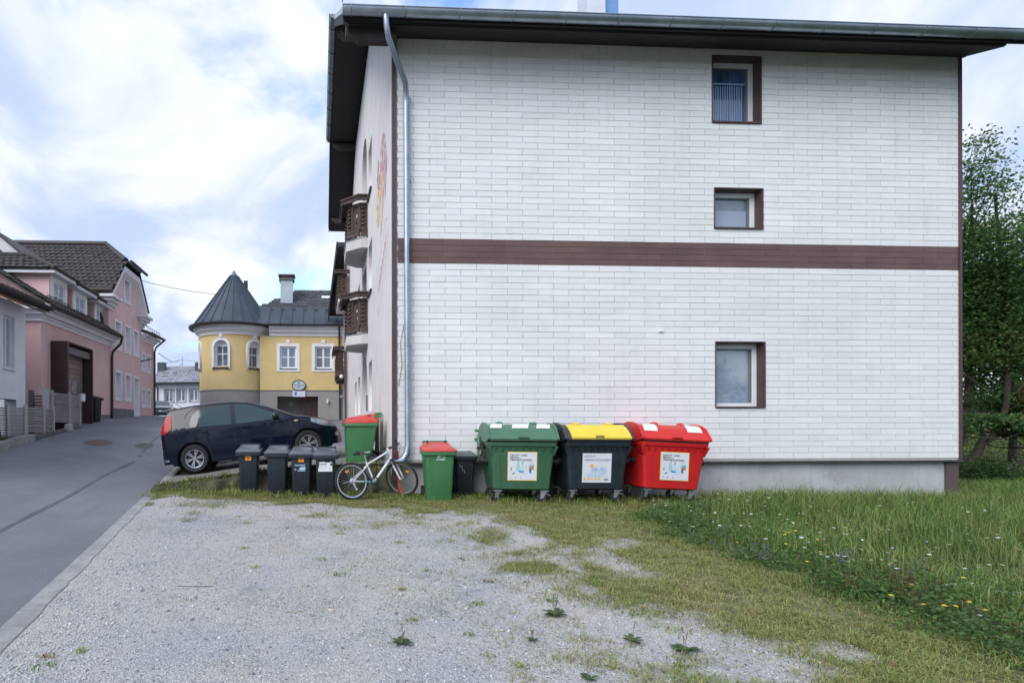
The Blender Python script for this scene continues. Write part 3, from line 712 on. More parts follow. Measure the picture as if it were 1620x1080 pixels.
mb = MB(FF); A = [(-13.6, 4.75), (-13.3, 5.3), (-12.5, 5.55), (-11.9, 5.9), (-11.55, 5.85), (-11.6, 5.2), (-12.2, 4.95), (-12.6, 4.6), (-13.4, 4.2), (-13.6, 4.4)]
for a, b in zip(A, A[1:]+A[:1]):
    d = V((b[0]-a[0], b[1]-a[1], 0)).normalized(); n_ = V((-d.y, d.x, 0))*.008
    mb.add([(a[0]-n_.x, a[1]-n_.y, .003), (a[0]+n_.x, a[1]+n_.y, .003), (b[0]+n_.x, b[1]+n_.y, .003), (b[0]-n_.x, b[1]-n_.y, .003)], [(0, 1, 2, 3)])
mb.build('banner_outline', ban, AB)
mb = MB(FF); pr = None
for i in range(70):
    t = i/69; u = -13.35+1.55*t+.05*sin(t*44); v_ = 4.72+.75*t+.11*cos(t*44)
    if pr: mb.bar((pr[0], pr[1], .003), (u, v_, .003), .028, .004)
    pr = (u, v_)
mb.build('painted_script', red_ink, AB)

# balconies
def wavy(x0, x1, z0, z1, amp, n=4, k=24):
    top = [(x1, z1), (x0, z1)]; return [(x0+(x1-x0)*i/k, z0+amp*abs(sin(pi*n*i/k))) for i in range(k+1)]+top
def panel_run(parent, P0, P1, z0, z1, m, posts=True, light=False):
    """one straight run of carved balcony boarding from P0 to P1 in plan, seen from outside"""
    P0 = V((*P0, 0)); P1 = V((*P1, 0)); U = (P1-P0); L_ = U.length; U.normalize(); W = U.cross(V((0, 0, 1)))
    F = (tuple(P0), tuple(U), tuple(W)); h = z1-z0
    plate('cap_board', [wavy(-.12, L_+.12, z1-.13, z1, .03, max(2, int(L_*5)))], .05, m, F, parent, w0=.18)
    MB(F).box((-.12, z1, -.06), (L_+.12, z1+.045, .22)).build('cap_rail', m, parent)
    plate('base_board', [wavy(0, L_, z0+.02, z0+.17, .02, max(2, int(L_*5)))], .05, m, F, parent, w0=.06)
    MB(F).box((0, z0+.17, -.02), (L_, z0+.23, .07)).build('lower_rail', m, parent)
    n = max(1, round(L_/.62)); s = L_/n
    for i in range(n):
        a, b = i*s, (i+1)*s; c = (a+b)/2
        # turned corner post on the left of each bay
        pm_ = MB(F)
        for k in range(6):
            zz = z0+.23+(h-.42)*k/6; pm_.add([(a+.01, zz, .0), (a+.13, zz+.03, .0), (a+.13, zz+.03+.05, .0), (a+.01, zz+.05, .0), (a+.02, zz+.005, .05), (a+.12, zz+.035, .05), (a+.12, zz+.075, .04), (a+.02, zz+.045, .04)], [(4,5,6,7),(0,1,5,4),(1,2,6,5),(2,3,7,6),(3,0,4,7)])
        pm_.box((a, z0+.22, -.03), (a+.14, z1-.12, .0)); pm_.build('carved_post', m, parent)
        # arched frame and two boards with a pierced slot
        plate('arched_frame', [rect(a+.14, z0+.22, b, z1-.12), arch(a+.19, z0+.26, b-.05, z1-.20)], .03, m, F, parent, w0=.015)
        sl = .035; zc = (z0+z1)/2-.03
        for sg in (-1, 1):
            cc_ = (a+b+.14)/2; e = (b-.05-cc_) * 1.0
            dia = [(cc_+sg*.006, z0+.24), (cc_+sg*.006, zc-.16), (cc_+sg*sl, zc-.09), (cc_+sg*.006, zc-.02), (cc_+sg*.006, zc+.06), (cc_+sg*sl, zc+.13), (cc_+sg*.006, zc+.20), (cc_+sg*.006, z1-.15), (cc_+sg*e, z1-.15), (cc_+sg*e, z0+.24)]
            plate('panel_board', [dia if sg > 0 else dia[::-1]], .022, m, F, parent, w0=-.016)
def balcony(zt, label_parent):
    bal = MB(); z0 = zt-1.47; y0, y1 = 16.25, 18.4
    plan = [(WX0, y0), (1.22, y0), (.80, y0+.42), (.80, y1-.42), (1.22, y1), (WX0, y1)]
    bal.prism([(x, y, z0) for x, y in plan][::-1], (0, 0, .27)); b = bal.build('balcony', mat('balcony_slab', (.60, .58, .57), .9, var=.15, bump=.3), label_parent)
    MB().prism([(x-(.02 if x < 1.3 else 0), y, z0+.27) for x, y in plan][::-1], (0, 0, .03)).build('slab_edge', zinc_old, b)
    c = [(WX0-.02, y0+.06), (1.20, y0+.06), (.86, y0+.42), (.86, y1-.42), (1.20, y1-.06)]
    for q, p in zip(c, c[1:]): panel_run(b, p, q, z0+.30, zt-.045, balc_wood)
balcony(8.17, AB); balcony(5.42, AB)

# ------------------------------------------------------------------ adjoining house beyond
AH = thing('adjoining_house', 'pale rendered house joined to the far end of the slate clad building, with brown balconies', 'building', (2, 28, 1.6))
FA = ((1.28, 0, 0), (0, -1, 0), (-1, 0, 0))
wall_holes(AH, FA, rect(-29.95, 1.2, -26.0, 9.6), [rect(-29.0, 1.9, -28.1, 3.6), rect(-27.7, 5.2, -26.9, 6.6)], mat('ah_wall', (.62, .64, .70), .9, var=.08), .25, 'wall')
window(AH, FA, -29.0, 1.9, -28.1, 3.6, depth=.2, pm=glass_pale); window(AH, FA, -27.7, 5.2, -26.9, 6.6, depth=.2, pm=glass_pale)
MB().box((1.28, 25.98, 1.2), (4, 26.0, 9.4)).build('end_wall', facade_m, AH)
MB().hexa([(.84, 25.9, 9.75), (5, 25.9, 9.75), (5, 29.9, 7.35), (.50, 29.9, 7.35), (.84, 25.9, 9.95), (5, 25.9, 9.95), (5, 29.9, 7.55), (.50, 29.9, 7.55)]).build('roof', roof_m, AH)
MB().hexa([(.80, 25.88, 9.45), (.84, 25.88, 9.45), (.50, 29.92, 7.05), (.46, 29.92, 7.05), (.80, 25.88, 9.98), (.84, 25.88, 9.98), (.50, 29.92, 7.58), (.46, 29.92, 7.58)]).build('verge_board', dark_wood, AH)
for (za, zt, ya, yb) in ((7.2, 8.55, 25.7, 28.6), (3.75, 5.2, 26.3, 29.4)):
    b = MB().box((.86, ya, za), (1.27, yb, za+.18)).build('balcony', facade_m if za > 5 else dark_wood, AH)
    panel_run(b, (.86, yb), (.86, ya), za+.12, zt, balc_wood)
    panel_run(b, (.86, ya), (1.26, ya), za+.12, zt, balc_wood)
MB().box((1.05, 28.0, 3.0), (1.27, 28.9, 3.1)).build('canopy', mat('canopy_grey', (.3, .31, .33), .8), AH)
MB().tube([(1.20, 25.9, 9.2), (1.20, 25.9, .95)], .055, 10).build('downpipe', brown_metal, AH, smooth=40)
t = thing('globe_lamp', 'small white globe lamp under the brown balcony of the adjoining house', 'lamp', (1.1, 26.15, 3.9))
MB().lathe([(.001, -.1), (.07, -.07), (.1, 0), (.07, .07), (.001, .1)], (1.02, 26.1, 3.85), n=14).build('globe', white_pl, t, smooth=60)
MB().tube([(1.02, 26.1, 3.95), (1.02, 26.1, 4.1)], .02, 6).build('bracket', gutter_dark, t)
# letter box in the arched entrance, drainpipe stub, red post
t = thing('letter_box', 'dark grey letter box on the wall inside the arched entrance', 'letter box', (1.5, 16.3, 2.0))
MB().box((1.36, 16.38, 2.02), (1.86, 16.52, 2.48)).build('body', mat('lb_grey', (.16, .18, .20), .4, .4), t, bevel=.01)
MB().box((1.40, 16.372, 2.38), (1.60, 16.379, 2.43)).build('name_plate', white_pl, t)
MB().box((1.60, 16.372, 2.08), (1.78, 16.379, 2.13)).build('slot_plate', white_pl, t)
t = thing('wall_pipe', 'short rusty brown pipe standing against the pale front behind the tall green bins', 'pipe', (1.33, 13.0, .86))
MB().tube([(1.32, 13.0, .84), (1.32, 13.0, 1.85)], .05, 10).build('pipe', mat('pipe_brown', (.22, .17, .16), .7, var=.3, vscale=8), t, smooth=40)
MB().tube([(1.32, 13.0, 1.85), (1.32, 13.0, 1.89)], .06, 10).build('collar', zinc, t)
t = thing('marker_post', 'red post leaning at the house corner behind the front wheel of the bicycle', 'post', (1.43, 10.45, .3))
redp = mat('red_post', (.20, .03, .035), .5, var=.4, vscale=12)
MB().hexa([(1.48, 10.50, .26), (1.53, 10.50, .26), (1.53, 10.54, .26), (1.48, 10.54, .26), (1.385, 10.55, 1.13), (1.475, 10.55, 1.13), (1.475, 10.60, 1.13), (1.385, 10.60, 1.13)]).build('post', redp, t, bevel=.008)
MB().hexa([(1.50, 10.47, .30), (1.57, 10.47, .30), (1.57, 10.478, .30), (1.50, 10.478, .30), (1.455, 10.505, .55), (1.50, 10.505, .62), (1.50, 10.512, .62), (1.455, 10.512, .55)]).build('reflector', mat('reflector_orange', (.25, .06, .03), .4), t)

# ================================================================== YELLOW HOUSE WITH ROUND TOWER
YH = thing('yellow_house', 'yellow house with a round corner tower under a pointed dark metal roof', 'building', (-2, 31, 1.8))
YY = 30.0; FY = ((0, YY, 0), (1, 0, 0), (0, -1, 0)); TC = (-4.62, 31.25); TR_ = 1.82
PZ, CZ0, CZ1 = 3.44, 6.30, 6.84
cream = mat('cornice_white', (.76, .76, .78), .85, var=.08)
yw = [(-2.06, 4.60, -1.18, 5.76), (-.22, 4.60, .66, 5.76)]
wall_holes(YH, FY, rect(-3.1, PZ, 3.0, CZ0), [rect(*w) for w in yw], yellow_r, .3)
wall_holes(YH, FY, rect(-3.1, 1.2, 3.0, PZ-.002), [rect(-2.2, 1.2, -.05, 3.14)], grey_r, .3, 'base_wall')
for w in yw:
    window(YH, FY, *w, depth=.12, trim=white_rn, tw=.16, fw=.09, cols=2, rows=2, rows_at=.52, pm=glass_far if w[0] > -1 else glass_mid)
    MB(FY).box(((w[0]+w[2])/2-.1, w[3]+.161, 0), ((w[0]+w[2])/2+.1, w[3]+.34, .06)).build('keystone', white_rn, YH)
    MB(FY).box((w[0]-.02, w[1]-.05, -.1), (w[2]+.02, w[1]-.002, .05)).build('sill', gutter_dark, YH)
# door recess
MB().box((-2.2, YY+1.30, 1.2), (-.70, YY+1.4, 3.2)).box((-2.3, YY+.301, 1.2), (-2.2, YY+1.4, 3.2)).box((-.05, YY+.301, 1.2), (.05, YY+1.4, 3.2)).box((-2.3, YY+.301, 3.14), (.05, YY+1.4, 3.24)).build('porch_wall', grey_r, YH)
dr = MB().box((-.86, YY+.50, 1.2), (-.055, YY+.58, 3.12)).build('door', mat('door_wood', (.13, .045, .025), .5, var=.4, vscale=10, stretch=(3, 1, .5)), YH)
for k in range(3):
    MB().box((-.80+.25*k, YY+.48, 1.5), (-.62+.25*k, YY+.50, 2.9)).build('door_panel', mat('door_dark', (.05, .022, .018), .4, var=.3, vscale=12), dr)
# cornice and straight wing roof
mb = MB(FY)
for a, b, c in ((CZ0+.002, 6.42, .06), (6.42, 6.50, .10), (6.50, 6.64, .2), (6.64, 6.72, .30), (6.72, CZ1, .38)): mb.box((-2.6, a, -.02), (2.6, b-.001, c))
mb.build('cornice', cream, YH)
MB(FY).box((-3.1, PZ-.001, .0), (3.0, PZ+.03, .03)).build('plinth_moulding', mat('plinth_mould', (.25, .22, .2), .8), YH)
# tower
def tower_surf(name, z0, z1, r, m, holes=(), parent=YH, n=72):
    """curved wall; cells that fall in a hole are left out"""
    mb = MB(); nz = 26; zs = [z0+(z1-z0)*i/nz for i in range(nz+1)]
    for i in range(n):
        a0, a1 = 2*pi*i/n, 2*pi*(i+1)/n; am = (a0+a1)/2
        for j in range(nz):
            zm = (zs[j]+zs[j+1])/2; hit = False
            for (ac, hw, zb_, zt) in holes:
                da = (am-ac+pi) % (2*pi)-pi; u = da*r
                if abs(u) < hw and zb_ < zm and (zm < zt-hw or u*u+(zm-zt+hw)**2 < hw*hw): hit = True
            if hit: continue
            mb.add([(TC[0]+r*cos(a0), TC[1]+r*sin(a0), zs[j]), (TC[0]+r*cos(a1), TC[1]+r*sin(a1), zs[j]), (TC[0]+r*cos(a1), TC[1]+r*sin(a1), zs[j+1]), (TC[0]+r*cos(a0), TC[1]+r*sin(a0), zs[j+1])], [(0, 1, 2, 3)])
    return mb.build(name, m, parent, smooth=30)
angs = [radians(-90-13), radians(-90+44), radians(-90-74)]
holes = [(a, .40, 4.60, 6.02) for a in angs]
tower_surf('tower_wall', PZ, CZ0, TR_, yellow_r, holes, n=144)
tower_surf('tower_base', 1.2, PZ, TR_-.01, grey_r)
MB().lathe([(TR_, PZ-.02), (TR_+.03, PZ), (TR_, PZ+.03)], (TC[0], TC[1], 0), n=72).build('tower_moulding', mat('plinth_mould', (.25, .22, .2), .8), YH, smooth=40)
MB().lathe([(TR_, CZ0), (TR_+.06, CZ0), (TR_+.06, 6.42), (TR_+.10, 6.42), (TR_+.12, 6.50), (TR_+.22, 6.52), (TR_+.24, 6.64), (TR_+.32, 6.66), (TR_+.38, 6.80), (TR_+.2, CZ1)], (TC[0], TC[1], 0), n=72).build('tower_cornice', cream, YH, smooth=30)
for a in angs:
    N_ = V((cos(a), sin(a), 0)); U_ = V((0, 0, 1)).cross(N_); O_ = V((TC[0], TC[1], 0))+N_*TR_
    F = (tuple(O_), tuple(U_), tuple(N_))
    o = plate('window', [arch(-.50, 4.52, .50, 6.14, 16), arch(-.38, 4.62, .38, 6.0, 16)], .10, white_rn, F, YH, w0=.035)
    mb = MB(F); # lining
    pts = arch(-.38, 4.62, .38, 6.0, 16); n = len(pts)
    mb.add([(p[0], p[1], -.06) for p in pts]+[(p[0]*.99, p[1], -.30) for p in pts], [(i, (i+1) % n, n+(i+1) % n, n+i) for i in range(n)]); mb.build('lining', white_rn, o)
    plate('sash', [arch(-.38, 4.62, .38, 6.0, 16), arch(-.30, 4.70, -.02, 5.95, 1)[:2]+[(-.02, 5.28), (-.30, 5.28)], rect(.02, 4.70, .30, 5.28), rect(-.30, 5.33, -.02, 5.70), rect(.02, 5.33, .30, 5.70)], .05, white_pl, F, o, w0=-.24)
    MB(F).add([(p[0], p[1], -.27) for p in pts], [tuple(range(n))]).build('pane', glass_far, o)
    MB(F).box((-.1, 6.14, -.02), (.1, 6.32, .07)).build('keystone', white_rn, YH)
    MB(F).box((-.44, 4.53, -.1), (.44, 4.61, .06)).build('sill', gutter_dark, YH)
# cone roof in seamed sheets
RR, AP = TR_+.52, 10.02
npan = 24
for k in range(npan):
    a0, a1 = 2*pi*k/npan+.1, 2*pi*(k+1)/npan+.1
    mb = MB(); e0 = (TC[0]+RR*cos(a0), TC[1]+RR*sin(a0), CZ1+.02); e1 = (TC[0]+RR*cos(a1), TC[1]+RR*sin(a1), CZ1+.02)
    m0 = (TC[0]+(RR-.22)*cos(a0), TC[1]+(RR-.22)*sin(a0), CZ1+.16); m1 = (TC[0]+(RR-.22)*cos(a1), TC[1]+(RR-.22)*sin(a1), CZ1+.16)
    t0 = (TC[0]+.02*cos(a0), TC[1]+.02*sin(a0), AP); t1 = (TC[0]+.02*cos(a1), TC[1]+.02*sin(a1), AP)
    mb.add([e0, e1, m0, m1, t0, t1], [(0, 1, 3, 2), (2, 3, 5, 4)]); mb.bar(m0, (t0[0]*.9+m0[0]*.1, t0[1]*.9+m0[1]*.1, t0[2]*.9+m0[2]*.1), .025, .07); mb.bar(e0, m0, .025, .06)
    mb.build('roof_sheet', seam_metal, YH)
MB().lathe([(.30, AP-.42), (.02, AP+.03), (.0, AP+.05)], (TC[0], TC[1], 0), n=20).build('finial_cap', zinc_old, YH, smooth=30)
MB().lathe([(RR-.1, CZ1-.10), (RR+.02, CZ1-.10), (RR+.06, CZ1-.04), (RR+.06, CZ1+.03), (RR, CZ1+.05)], (TC[0], TC[1], 0), n=72).build('tower_gutter', gutter_dark, YH, smooth=40)
MB().box((-4.15, 31.7, 9.2), (-3.95, 31.9, 9.62)).build('vent_pipe', gutter_dark, YH)
# metal apron roof above the straight wing, in sheets
x = -3.2; k = 0
while x < 2.2:
    mb = MB(); y0, z0, y1, z1 = YY-.42, CZ1+.02, YY+.85, 7.98
    mb.hexa([(x, y0, z0-.04), (x+.585, y0, z0-.04), (x+.585, y1, z1-.04), (x, y1, z1-.04), (x, y0, z0), (x+.585, y0, z0), (x+.585, y1, z1), (x, y1, z1)])
    mb.bar((x+.59, y0, z0+.02), (x+.59, y1, z1+.02), .02, .06); mb.build('roof_sheet', seam_metal, YH)
    if k > 0:
        MB().lathe([(.001, .0), (.13, 0), (.13, .16), (.001, .16)], (x+.1, YY+.60, 7.72), ax='y', n=12).build('snow_hook', gutter_dark, YH)
    x += .59; k += 1
gutter((-3.0, YY-.47, CZ1), (2.3, YY-.47, CZ1), .075, gutter_dark, YH)
MB().tube([(1.04, YY-.45, CZ1-.05), (1.06, YY-.2, 6.55), (1.06, YY-.10, 6.2), (1.10, YY-.10, 1.6)], .05, 10).build('downpipe', gutter_dark, YH, smooth=40)
# main slate roof behind (hipped)
Oz = (-3.6, YY+.85, 7.95)
mb = MB(); mb.hexa([(-3.6, 30.8, 7.80), (4, 30.8, 7.80), (4, 38, 7.8), (-3.6, 38, 7.8), (-1.2, 33.2, 9.45), (4, 33.2, 9.45), (4, 34, 9.45), (-1.2, 34, 9.45)]); mb.build('roof', roof_slate, YH)
Ls = sqrt(2.4**2+1.65**2)
tile_field([(0, 0), (7, 0), (7, Ls), (2.35, Ls)], ((-3.6, 30.78, 7.82), (1, 0, 0), (0, 2.4, 1.65)), .24, .26, roof_slate, YH, lift=.012)
tile_field([(0, 0), (7.2, 0), (4, Ls), (2.4, Ls)], ((-3.62, 38, 7.82), (0, -1, 0), (2.4, 0, 1.65)), .24, .26, roof_slate, YH, lift=.012)
cm = MB().box((-2.12, 31.5, 7.9), (-1.45, 32.1, 9.62)).build('chimney', mat('chim_sheet', (.45, .50, .54), .45, .5, var=.2, vscale=3), YH)
MB().box((-2.20, 31.42, 9.62), (-1.37, 32.18, 9.72)).box((-2.1, 31.52, 9.72), (-1.47, 32.08, 9.86)).box((-2.24, 31.40, 9.86), (-1.33, 32.2, 9.93)).build('chimney_cap', mat('chim_cap', (.13, .12, .12), .8), cm)
MB().hexa([(.15, 32.1, 8.77), (.65, 32.1, 8.77), (.65, 32.3, 8.91), (.15, 32.3, 8.91), (.15, 32.1, 8.82), (.65, 32.1, 8.82), (.65, 32.3, 8.96), (.15, 32.3, 8.96)]).build('roof_hatch', white_pl, YH)
# signs and lamps
S1 = thing('oval_sign', 'oval white sign with a dark green rim and an eagle crest on the yellow wall', 'sign', (-1.0, 29.9, 3.8))
def ell(a, b, n=36): return [(a*cos(2*pi*i/n), b*sin(2*pi*i/n)) for i in range(n)]
FSg = ((-1.07, YY-.06, 3.72), (1, 0, 0), (0, -1, 0))
plate('rim', [ell(.36, .285), ell(.325, .25)], .05, mat('sign_green', (.02, .035, .03), .4), FSg, S1, w0=.05)
plate('board', [ell(.33, .255)], .03, mat('sign_pale', (.50, .58, .60), .4), FSg, S1, w0=.03)
ink = mat('sign_ink', (.05, .06, .08), .5)
lettering('Gemeindeamt', .094, ink, FSg, 0, -.025, .033, S1, align='CENTER', bold=.001)
lettering('Bau', .10, ink, FSg, 0, -.125, .033, S1, align='CENTER', bold=.002)
mb = MB(FSg); mb.add([(-.075, .19, .032), (-.025, .15, .032), (0, .205, .032), (.025, .15, .032), (.075, .19, .032), (.05, .11, .032), (.0, .08, .032), (-.05, .11, .032)], [(0, 1, 7), (1, 2, 3), (3, 4, 5), (1, 3, 6), (1, 6, 7), (3, 5, 6)]); mb.build('eagle_crest', mat('crest', (.09, .17, .24), .5), S1)
S2 = thing('white_sign', 'white rectangular sign with a blue crest, hung under the oval sign', 'sign', (-1.0, 29.9, 3.3))
FSh = ((-1.06, YY-.05, 3.27), (1, 0, 0), (0, -1, 0))
MB(FSh).box((-.33, -.15, 0), (.33, .155, .03)).build('board', mat('sign_white', (.66, .72, .84), .4), S2)
plate('crest', [[(-.24, .09), (-.20, .12), (-.17, .08), (-.14, .12), (-.10, .09), (-.10, -.02), (-.17, -.11), (-.24, -.02)]], .004, mat('crest_blue', (.16, .24, .38), .5), FSh, S2, w0=.034)
mb = MB(FSh); mb.box((0, .03, .03), (.26, .045, .032)).box((0, -.02, .03), (.24, .0, .032)).box((0, -.06, .03), (.18, -.05, .032)); mb.build('print', mat('print_pale', (.50, .62, .78), .5), S2)
L1 = thing('bulkhead_lamp', 'round wall lamp inside the porch left of the brown door', 'lamp', (-1.5, 31.2, 2.75))
MB().lathe([(.001, -.07), (.12, -.05), (.16, 0)], (-1.52, 31.295, 2.82), ax='y', n=20).build('shade', mat('lamp_glass', (.55, .53, .5), .3), L1, smooth=50)
L2 = thing('small_wall_lamp', 'small white wall lamp on the grey base right of the brown door', 'lamp', (.45, 29.9, 2.8))
MB().box((.39, 29.9, 2.84), (.50, 29.998, 2.98)).tube([(.445, 29.88, 2.78), (.445, 29.88, 2.9)], .05, 10).build('shade', white_pl, L2, bevel=.01)

# ================================================================== LEFT SIDE: GARAGE, PINK HOUSE, WHITE HOUSE
XG = -8.0
FG = ((XG, 0, 0), (0, 1, 0), (1, 0, 0))          # u = y
GA = thing('pink_garage', 'long low pink garage building with three tiled dormers and a framed brown door', 'building', (-9, 19, 1.5))
y0, y1 = 16.82, 22.30
pg_end = mat('pink_render', None) if 'pink_render' in MC else pink
wall_holes(GA, FG, rect(y0, .9, y1, 4.62), [rect(17.50, 1.2, 19.2, 4.0)], pink, .3)
MB().box((-13, y0, .9), (XG-.301, y0+.25, 4.62)).box((XG-.3, y0-.002, .9), (XG-.001, y0+.25, 4.62)).build('end_wall', pink, GA)
mb = MB(FG)
for a, b, c in ((4.622, 4.72, .05), (4.72, 4.80, .09), (4.80, 4.92, .20), (4.92, 5.0, .34)): mb.box((y0-.02-c, a, -.3), (y1, b-.001, c))
for a, b, c in ((4.622, 4.72, .05), (4.72, 4.80, .09), (4.80, 4.92, .20), (4.92, 5.0, .34)): mb.box((y0-.02-c, a, -4), (y0, b-.001, -.301))
mb.build('cornice', cream, GA)
gutter((XG+.45, y0-.5, 5.03), (XG+.45, y1-.1, 5.03), .075, gutter_dark, GA)
RS = .62
MB().hexa([(XG+.42, y0-.45, 4.98), (XG+.42, y1, 4.98), (XG-3.6, y1, 4.98+4.02*RS), (XG-3.6, y0-.45, 4.98+4.02*RS), (XG+.42, y0-.45, 5.05), (XG+.42, y1, 5.05), (XG-3.6, y1, 5.05+4.02*RS), (XG-3.6, y0-.45, 5.05+4.02*RS)]).build('roof', roof_dark, GA)
tile_field([(0, 0), (5.9, 0), (5.9, 4.6), (0, 4.6)], ((XG+.43, y0-.45, 5.04), (0, 1, 0), (-1, 0, RS)), .21, .25, roof_dark, GA)
# projecting dark frame and door
fm_ = mat('portal', (.045, .022, .022), .6, var=.2); fm2 = mat('portal_red', (.12, .035, .035), .6)
g = MB(); g.box((XG, 17.40, 1.3), (-7.52, 17.46, 4.14)); g.box((XG, 19.30, 1.3), (-7.52, 19.36, 4.14)); g.box((XG, 17.46, 4.10), (-7.52, 19.30, 4.14)); fo = g.build('door_portal', fm_, GA)
MB().box((-7.52, 17.40, 1.3), (-7.50, 17.50, 4.14)).build('portal_edge', fm2, fo)
MB().box((-7.78, 17.46, 3.80), (-7.60, 19.30, 4.018)).build('lintel', mat('lintel_grey', (.16, .14, .14), .7), fo)
gd = MB().box((-7.92, 17.462, 1.3), (-7.86, 19.298, 3.80)).build('garage_door', mat('gdoor', (.22, .18, .16), .6, var=.2), GA)
for k in range(16):
    z = 1.42+k*.155
    if 2.18 < z+.07 < 3.0: continue
    MB().box((-7.859, 17.47, z), (-7.842, 19.29, z+.14)).build('panel', mat('gdoor_panel', (.26, .21, .185), .6, objr=.12), gd)
for r in range(2):
    for c in range(4):
        MB().box((-7.859, 17.50+c*.475, 2.20+r*.43), (-7.835, 17.50+c*.475+.44, 2.20+r*.43+.40)).build('window_panel', mat('gdoor_glass', (.28, .27, .28), .3, var=.5, vscale=5, objr=.2), gd)
for k in range(3):
    MB().box((-7.834, 17.92+k*.475, 2.35), (-7.828, 17.945+k*.475, 2.55)).build('paper_slip', white_pl, gd)
MB().tube([(XG+.45, y1-.05, 5.0), (XG+.40, y1-.05, 4.75), (XG+.10, y1-.05, 4.45), (XG+.07, y1-.05, 4.2), (XG+.07, y1-.05, 1.55)], .05, 10).build('downpipe', gutter_dark, GA, smooth=40)
MB(FG).box((19.3, 1.0, -.01), (y1, 2.02, .02)).build('plinth', mat('plinth_blue', (.17, .18, .21), .9, var=.2), GA)
# dormers
def dormer(ya, yb, zb_, zt, xf, depth_, win):
    d = MB(); F = ((xf, 0, 0), (0, 1, 0), (1, 0, 0))
    ob = plate('dormer', [rect(ya, zb_, yb, zt), rect(*win)], .12, white_rn, F, GA)
    MB().box((xf-depth_, ya-.05, zb_), (xf-.121, ya+.10, zt)).box((xf-.121, ya-.05, zb_), (xf-.02, ya-.002, zt)).build('cheek', pink, ob)
    MB().box((xf-depth_, yb-.10, zb_), (xf-.121, yb+.05, zt)).build('cheek', pink, ob)
    w = window(ob, F, *win, depth=.06, cols=2, rows=2, rows_at=.42, fw=.05, pm=glass_pale)
    MB().box((xf-depth_, ya-.28, zt), (xf+.24, yb+.28, zt+.10)).build('fascia', cream, ob)
    # hipped little roof
    zc = zt+.10; xr = xf-1.0; ym = (ya+yb)/2; h = .62; e = .32
    MB().add([(xf+.28, ya-e, zc), (xf+.28, yb+e, zc), (xf-depth_, ya-e, zc), (xf-depth_, yb+e, zc), (xr, ym, zc+h), (xf-depth_, ym, zc+h)], [(0, 1, 4), (0, 4, 5, 2), (1, 3, 5, 4), (0, 2, 3, 1)]).build('dormer_roof', roof_dark, ob)
    L_ = depth_+.28; hw = (yb-ya)/2+e; s = sqrt(hw*hw+h*h)
    tile_field([(0, 0), (L_, 0), (L_-0.0, s), (1.28, s)], ((xf+.28, ya-e, zc+.01), (-1, 0, 0), (0, hw, h)), .20, .25, roof_dark, ob)
    s2 = sqrt(1.28**2+h*h)
    tile_field([(0, 0), (2*hw, 0), (hw, s2)], ((xf+.28, ya-e, zc+.01), (0, 1, 0), (-1.28, 0, h)), .20, .25, roof_dark, ob)
    mb = MB(); mb.tube([(xf+.28, ya-e, zc+.04), (xr, ym, zc+h+.06), (xf-depth_, ym, zc+h+.06)], .07, 7); mb.tube([(xf+.28, yb+e, zc+.04), (xr, ym, zc+h+.06)], .07, 7); mb.build('ridge_tiles', roof_dark, ob)
dormer(17.85, 19.0, 5.18, 6.22, -8.20, 5, (18.06, 5.40, 18.80, 6.06))
dormer(19.45, 20.6, 5.18, 6.16, -8.20, 3.6, (19.66, 5.36, 20.40, 6.02))
dormer(21.3, 22.28, 5.18, 6.08, -8.20, 3.4, (21.46, 5.32, 22.12, 5.96))
# snow guards on the garage eave
mb = MB()
for k in range(16):
    y = 17.0+k*.10; mb.bar((XG+.12, y, 5.2), (XG+.10, y, 5.42), .015, .015)
mb.bar((XG+.11, 16.98, 5.42), (XG+.11, 18.55, 5.42), .015, .015); mb.build('snow_guard', gutter_dark, GA)

# tall pink house with a half hipped gable
PH = thing('pink_gable_house', 'tall pink house with white framed windows and a half hipped dark tiled roof', 'building', (-11, 24, 1.8))
ya, yb, ym = 22.1, 26.1, 24.15; ze = 6.85; hz = 7.96; hya, hyb = 23.2, 25.10
tw_ = [(22.76, 4.70, 23.36, 5.72), (23.91, 4.70, 24.51, 5.72), (25.02, 4.70, 25.60, 5.70), (22.80, 2.70, 23.40, 3.72), (23.96, 2.70, 24.56, 3.70), (23.85, 6.78, 24.45, 7.76)]
door_r = (25.08, 2.12, 25.66, 3.68)
wall_holes(PH, FG, [(22.302, .9), (yb, .9), (yb, ze), (hyb+.05, hz), (hya-.05, hz), (ya, ze), (ya, 5.01), (22.302, 5.01)], [rect(*w) for w in tw_]+[rect(*door_r)], pink, .3)
for w in tw_: window(PH, FG, *w, depth=.17, trim=white_rn, tw=.09, fw=.06, cols=2, rows=2, rows_at=.66, pm=glass_pale)
wd = window(PH, FG, *door_r, depth=.17, trim=white_rn, tw=.09, fw=.05, cols=1, rows=2, rows_at=.78, pm=mat('door_white', (.60, .66, .76), .4))
MB().box((-14, ya, 4.0), (XG-.301, ya+.25, ze)).box((XG-.3, ya-.002, 4.6), (XG-.001, ya+.2, ze)).build('side_wall', pink, PH)
MB(FG).box((22.32, .9, -.01), (24.95, 2.30, .025)).build('plinth', mat('plinth_blue', (.17, .18, .21), .9, var=.2), PH)
